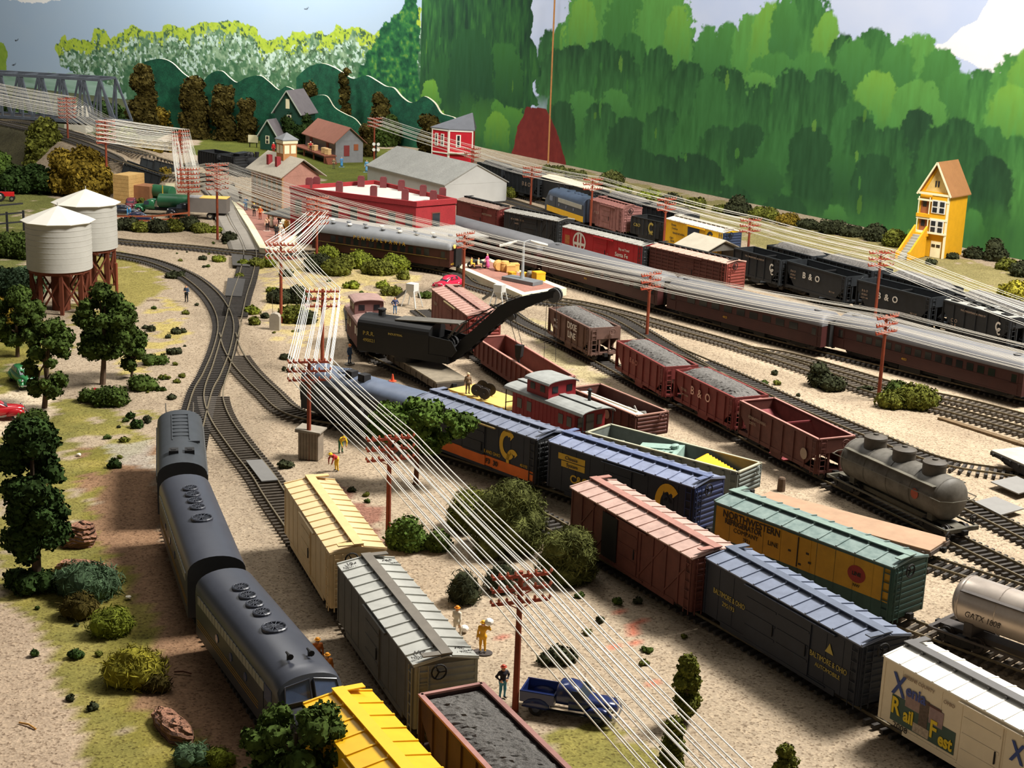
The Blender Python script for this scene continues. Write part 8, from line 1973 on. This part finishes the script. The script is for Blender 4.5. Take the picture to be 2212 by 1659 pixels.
# bushes at the junction and by the observation coach: shared foliage in three sizes
jb=[(495,524,1.2,1.3,F_GREY,'dark grey bush beside the paved track'),(375,603,1.1,.8,F_GREY,'dark grey bush inside the curved track'),(470,566,1.0,.7,F_LIME,'lime bush on the gravel above the curve'),(436,562,.6,.5,F_GREY,'small grey bush on the gravel above the curve'),(525,577,.8,.9,F_LIME,'lime bush between the rails of the old paved track'),(517,602,.6,.6,F_OLIVE,'small olive bush on the old paved track'),(552,580,1.1,1.2,F_OLIVE,'olive bush right beside the old paved track'),(580,577,1.0,1.3,F_LIME,'lime bush below the platform corner'),
 (618,598,1.0,.8,F_GREY,'grey bush between the two junction poles'),(590,632,.9,.5,F_LIME,'flat lime bush on the gravel'),(602,656,1.7,1.5,F_GREY,'large grey bush behind the grey signal box'),(640,655,1.6,1.7,F_GREY,'large dark grey bush behind the zigzag wires'),(625,698,1.7,1.7,F_OLIVE,'large olive bush beside the grey signal box'),(655,700,1.3,1.2,F_GREY,'grey bush next to the large olive bush'),(545,680,.8,.9,F_LIME,'lime bush beside the switch'),(548,703,.8,.8,F_OLIVE,'olive bush below the lime bush at the switch'),(572,688,.5,.6,F_GREY,'small dark bush between switch and signal box'),
 (690,588,1.8,2.0,F_GREY,'dark grey bush at the foot of the bush pole'),(722,596,1.8,1.8,F_OLIVE,'olive bush beside the bush pole'),(705,566,1.6,1.9,F_LIME,'lime bush behind the bush pole'),(745,580,1.6,1.5,F_OLIVE,'olive bush under the coach side, first of the run'),(772,580,1.8,2.1,F_LIME,'tall lime bush under the coach side'),(800,592,1.5,1.3,F_OLIVE,'low olive bush under the coach side'),(820,596,1.8,1.7,F_OLIVE,'round olive bush under the coach side'),(845,592,1.8,2.2,F_LIME,'tall pointed lime bush under the coach side'),(870,604,.9,.9,F_OLIVE,'single round olive bush ending the run under the coach'),
 (760,624,1.3,.8,F_LIME,'flat lime bush behind the faded brown caboose'),(840,640,1.4,1.0,F_OLIVE,'olive bush behind the crane cab'),(825,624,.9,.8,F_LIME,'lime bush beyond the crane cab'),(920,645,1.1,.7,F_MID,'flat green bush beside the white coal loader'),
 (612,778,.7,.5,F_GREY,'small dark bush beside the track of the black sided diesel'),(620,805,1.3,.25,F_GREY,'flat dark patch of growth beside the switch tracks'),(614,1012,.6,.5,F_GREY,'small dark tuft beside the grey ramp plate'),(380,722,1.0,.5,F_GREY,'dark low bush in the middle of the gravel'),(375,766,.7,.5,F_GREY,'small dark bush on the gravel beside the curve'),(326,716,.5,.6,F_GREY,'small dark bush below the low leaning tree'),(245,1012,.55,.6,F_DEEP,'single dark tuft beside the rear diesel'),(292,925,.6,.6,F_DEEP,'dark tuft on the yellow grass before the trees'),(280,905,.4,.5,F_DEEP,'small dark tuft above the yellow grass'),(345,845,.5,.3,F_DARK,'small dark tuft beside the curve'),(355,820,.6,.3,F_OLIVE,'small olive tuft beside the curve'),
 (1770,838,1.3,2.2,F_GREY,'dark blue green bush on the yard gravel, taller of two'),(1800,846,1.2,1.3,F_GREY,'dark blue green bush on the yard gravel, lower of two'),(1872,850,.7,.6,F_GREY,'small dark bush beside the yard pole'),(1985,888,2.2,2.0,F_OLIVE,'olive bush beside the low trestle'),(1930,885,1.8,1.4,F_OLIVE,'olive bush at the foot of the yard pole'),(1945,862,1.6,1.4,F_MID,'green bush behind the yard pole foot'),(1102,428,1.6,1.6,F_OLIVE,'olive bush at the warehouse corner'),(1340,505,1.5,.9,F_LIME,'flat lime bush beside the black gondola')]
for px,py,rx,H,f,lb in jb: B(px,py,rx,H,lb,f,n=6,leaf=.12,dens=300)
# bushes along the foot of the mural
rng=np.random.default_rng(77); nm=('first','second','third','fourth','fifth','sixth','seventh','eighth','ninth','tenth','eleventh','twelfth','thirteenth','fourteenth','fifteenth','sixteenth','seventeenth','eighteenth','nineteenth','twentieth')
fb=[(1195,374,2.6,1.2,F_LICH),(1240,386,2.4,1.4,F_LICH),(1320,404,2.6,2.6,F_LICH),(1345,420,1.5,1.4,F_LIME),(1400,432,2.4,1.5,F_LIME),(1450,442,2.2,1.6,F_GREY),(1500,452,2.0,1.6,F_OLIVE),(1560,462,2.0,1.3,F_OLIVE),(1595,466,2.0,3.0,F_GREY),(1655,478,2.2,1.9,F_OLIVE),(1705,488,2.0,1.7,F_GOLD),(1745,496,1.7,1.4,F_GREY),(1800,506,2.2,1.8,F_GREY),(1840,512,1.8,1.5,F_GREY),(1895,522,2.0,2.4,F_GREY),(1935,534,2.0,2.4,F_OLIVE),(2110,560,1.7,1.5,F_GREY),(2150,566,1.8,3.0,F_GREY),(2185,586,2.0,1.4,F_OLIVE),(2215,600,1.8,2.0,F_GREY)]
for i,(px,py,rx,H,f) in enumerate(fb):
    B(px,py,rx,H,('grey green' if f is F_GREY else 'olive' if f is F_OLIVE else 'golden' if f is F_GOLD else 'lime' if f is F_LIME else 'pale lichen')+' bush at the foot of the mural, '+nm[i]+' from the earth road',f,n=7,leaf=.17,dens=190,group='bushes along the foot of the mural')
B(2205,652,2.6,2.2,'golden yellow bush behind the covered hopper',F_YEL,n=9,leaf=.16,dens=190); B(2060,560,.9,.8,'dark bush at the foot of the yellow house',F_GREY,n=5,leaf=.12); B(2012,572,.8,.7,'dark tuft before the garage door of the yellow house',F_GREY,n=5,leaf=.1)
# small tufts of ground foam
M_T=[F_GREY,F_OLIVE,F_DARK]; tb=[]
rngt=random.Random(9)
for (x0,y0,x1,y1,k) in ((300,640,440,880,14),(230,900,330,1010,8),(380,545,500,580,7),(560,640,680,720,8),(700,590,930,640,8),(430,520,500,540,3),(1640,720,2000,860,7),(640,1040,820,1160,6),(1250,1280,1480,1440,8),(60,1300,260,1600,8)):
    for i in range(k):
        tb.append((rngt.uniform(x0,x1),rngt.uniform(y0,y1)))
protos=[]
for i,f in enumerate(M_T):
    m=MB(); leaves(m,[(0,0,.1,.2,.8),(.16,.05,.08,.15,.8),(-.12,.1,.07,.14,.8)],1400,.045,np.random.default_rng(i),core=True); protos.append((m,f))
first={}
for i,(x,y) in enumerate(tb):
    k=i%3; p=G(x,y)
    if k not in first: o=protos[k][0].build('ground_tuft',protos[k][1]); first[k]=o
    else: o=first[k].copy(); COL.objects.link(o)
    s=rngt.uniform(.6,1.6); o.scale=(s,s,s); o.location=(p.x,p.y,0); o.rotation_euler=(0,0,rngt.uniform(0,6))
    tag(o,'tiny dark foam tuft lying loose on the gravel or grass','tuft','loose foam tufts')
# ------------------------------------------------------------------ rocks
ROCK=M((176,128,100),.9,.3,1.6,c2=(122,84,66),bump=.6,fine=.2)
_n=ROCK.node_tree.nodes; _l=ROCK.node_tree.links; _w=_n.new('ShaderNodeTexWave'); _w.bands_direction='Z'; _w.inputs['Scale'].default_value=1.3; _w.inputs['Distortion'].default_value=7; _w.inputs['Detail'].default_value=3; _l.new(_n['Texture Coordinate'].outputs['Object'],_w.inputs['Vector']); _l.new(_w.outputs['Fac'],_n['Bump'].inputs['Height']); _n['Bump'].inputs['Distance'].default_value=.35; _n['Bump'].inputs['Strength'].default_value=1
def rock(px,py,L_,W_,H_,rz,label,seed):
    p=G(px,py); V,F=ICO[3]; P=V.copy(); n=vnoise(P*1.6+seed); 
    P=np.sign(P)*np.abs(P)**.75; P*=(1+.18*n)[:,None]; zl=P[:,2]*H_; st=.16; zl=np.where(True,np.round(zl/st+.35*np.sin(P[:,0]*2+seed))*st*.75+zl*.25,zl)
    r=1+.10*np.sin(zl*26+seed)+.05*vnoise(P*6)
    X=np.stack([P[:,0]*L_*r,P[:,1]*W_*r,zl+P[:,0]*.15],-1); m=MB(); m.add([tuple(q) for q in X],F); o=m.build('rock',ROCK); o.location=(p.x,p.y+W_*.5,H_*.35); o.rotation_euler=(0,.05,rz); return tag(o,label,'rock')
rock(168,1180,1.0,.8,1.0,.1,'brown layered rock beside the tall dark tree',1); rock(180,1240,1.7,.55,.5,-.15,'flat brown layered rock ledge below the other rock',2.3); rock(370,1585,1.75,.62,.55,-.95,'long striped brown rock at the lower edge beside the diesel',4.1)
# ------------------------------------------------------------------ vertical wooden rod, small litter
p=G(1184,352); q=onplane(1199,-20,p,p+Vector((1,0,0))); m=MB(); m.tube([Vector((0,0,0)),q-p],.16,8); o=m.build('wooden_rod',M((176,122,72),.7,.15,2)); o.location=p; tag(o,'thin upright wooden rod standing before the earth road of the mural','rod')
STN=M((226,216,196),.7,.1,4)
for px,py in ((277,1294),(150,756),(118,770),(160,650),(228,655),(170,985),(178,690)):
    g=G(px,py); m=MB(); m.ico((0,0,.1),.2,1,.2,px,.7); o=m.build('pale_stone',STN); o.location=(g.x,g.y,0); tag(o,'small pale stone lying among grass and trees','stone','pale stones')
for px,py,ln,a,c in ((60,1570,1.1,-.5,(190,140,70)),(330,650,1.3,.3,(110,90,70)),(300,795,1.2,.25,(96,80,64)),(395,1455,.9,-.1,(110,70,50))):
    g=G(px,py); m=MB(); m.tube([(-ln/2,0,.06),(0,.06,.1),(ln/2,-.03,.06)],.045,6); o=m.build('fallen_twig',M(c,.8,.2,3)); o.location=(g.x,g.y,0); o.rotation_euler=(0,0,a); tag(o,{60:'orange brown twig on the gravel road',330:'thin grey twig on the gravel beside the curve',300:'dark twig beside the stout tree trunk',395:'dark twig between yellow bush and diesel'}[px],'twig')
for px,py,lb in ((205,855,'dark red rubber ball shape at the foot of the stout trunk'),):
    g=G(px,py); m=MB(); m.ico((0,0,.3),.35,2,.1,3,1.1); o=m.build('red_shrub',M((150,34,34),.8,.15,3)); o.location=(g.x,g.y,0); tag(o,'dark red shrub beside the stout trunk','shrub')
g=G(848,822); m=MB(); m.lathe([(.3,0),(.3,.04),(.14,.05),(.05,.55),(.02,.56)],10); o=m.build('orange_beacon',M((226,84,48),.5,.05,3)); o.parent=None; h=G(848,822,4.35); o.location=(h.x,h.y,4.3); tag(o,'small orange beacon on the roof of the black sided diesel','beacon')
# ------------------------------------------------------------------ lettering to plain meshes
bpy.context.view_layer.update(); dg=bpy.context.evaluated_depsgraph_get()
for o in [x for x in COL.objects if x.type=='FONT']:
    me=bpy.data.meshes.new_from_object(o.evaluated_get(dg)); n=bpy.data.objects.new('lettering',me); COL.objects.link(n); n.parent=o.parent; n.location=o.location; n.rotation_euler=o.rotation_euler; n.scale=o.scale; bpy.data.objects.remove(o)
# ------------------------------------------------------------------ light: a fluorescent ceiling fixture, two added fill lamps, and the room's bounce
def lamp(name,loc,target,sx,sy,power,col):
    d=bpy.data.lights.new(name,'AREA'); d.shape='RECTANGLE'; d.size=sx; d.size_y=sy; d.energy=power; d.color=col; o=bpy.data.objects.new(name,d); COL.objects.link(o); o.location=loc
    o.rotation_euler=(Vector(target)-Vector(loc)).to_track_quat('-Z','Y').to_euler(); return o
lamp('ceiling_or_fill_lamp',(70,118,112),(0,130,0),34,34,.46e6,(1,.96,.9))
lamp('ceiling_or_fill_lamp',(-35,200,130),(-35,235,0),60,60,.15e6,(1,.97,.92))  # dim fill added over the far half of the layout
lamp('ceiling_or_fill_lamp',(-62,318,95),(-80,400,22),60,24,.25e6,(1,.98,.95))  # fill added to brighten the painted far wall
w=bpy.data.worlds.new('room_bounce'); SC.world=w; w.use_nodes=True; w.node_tree.nodes['Background'].inputs['Color'].default_value=(1,.97,.93,1); w.node_tree.nodes['Background'].inputs['Strength'].default_value=.12
SC.view_settings.view_transform='Standard'; SC.view_settings.look='None'; SC.view_settings.exposure=0.0; SC.view_settings.gamma=1.0
try: SC.view_settings.use_curve_mapping=False
except Exception: pass
SC.cycles.use_denoising=True; SC.cycles.max_bounces=6; SC.cycles.diffuse_bounces=3; SC.cycles.glossy_bounces=3
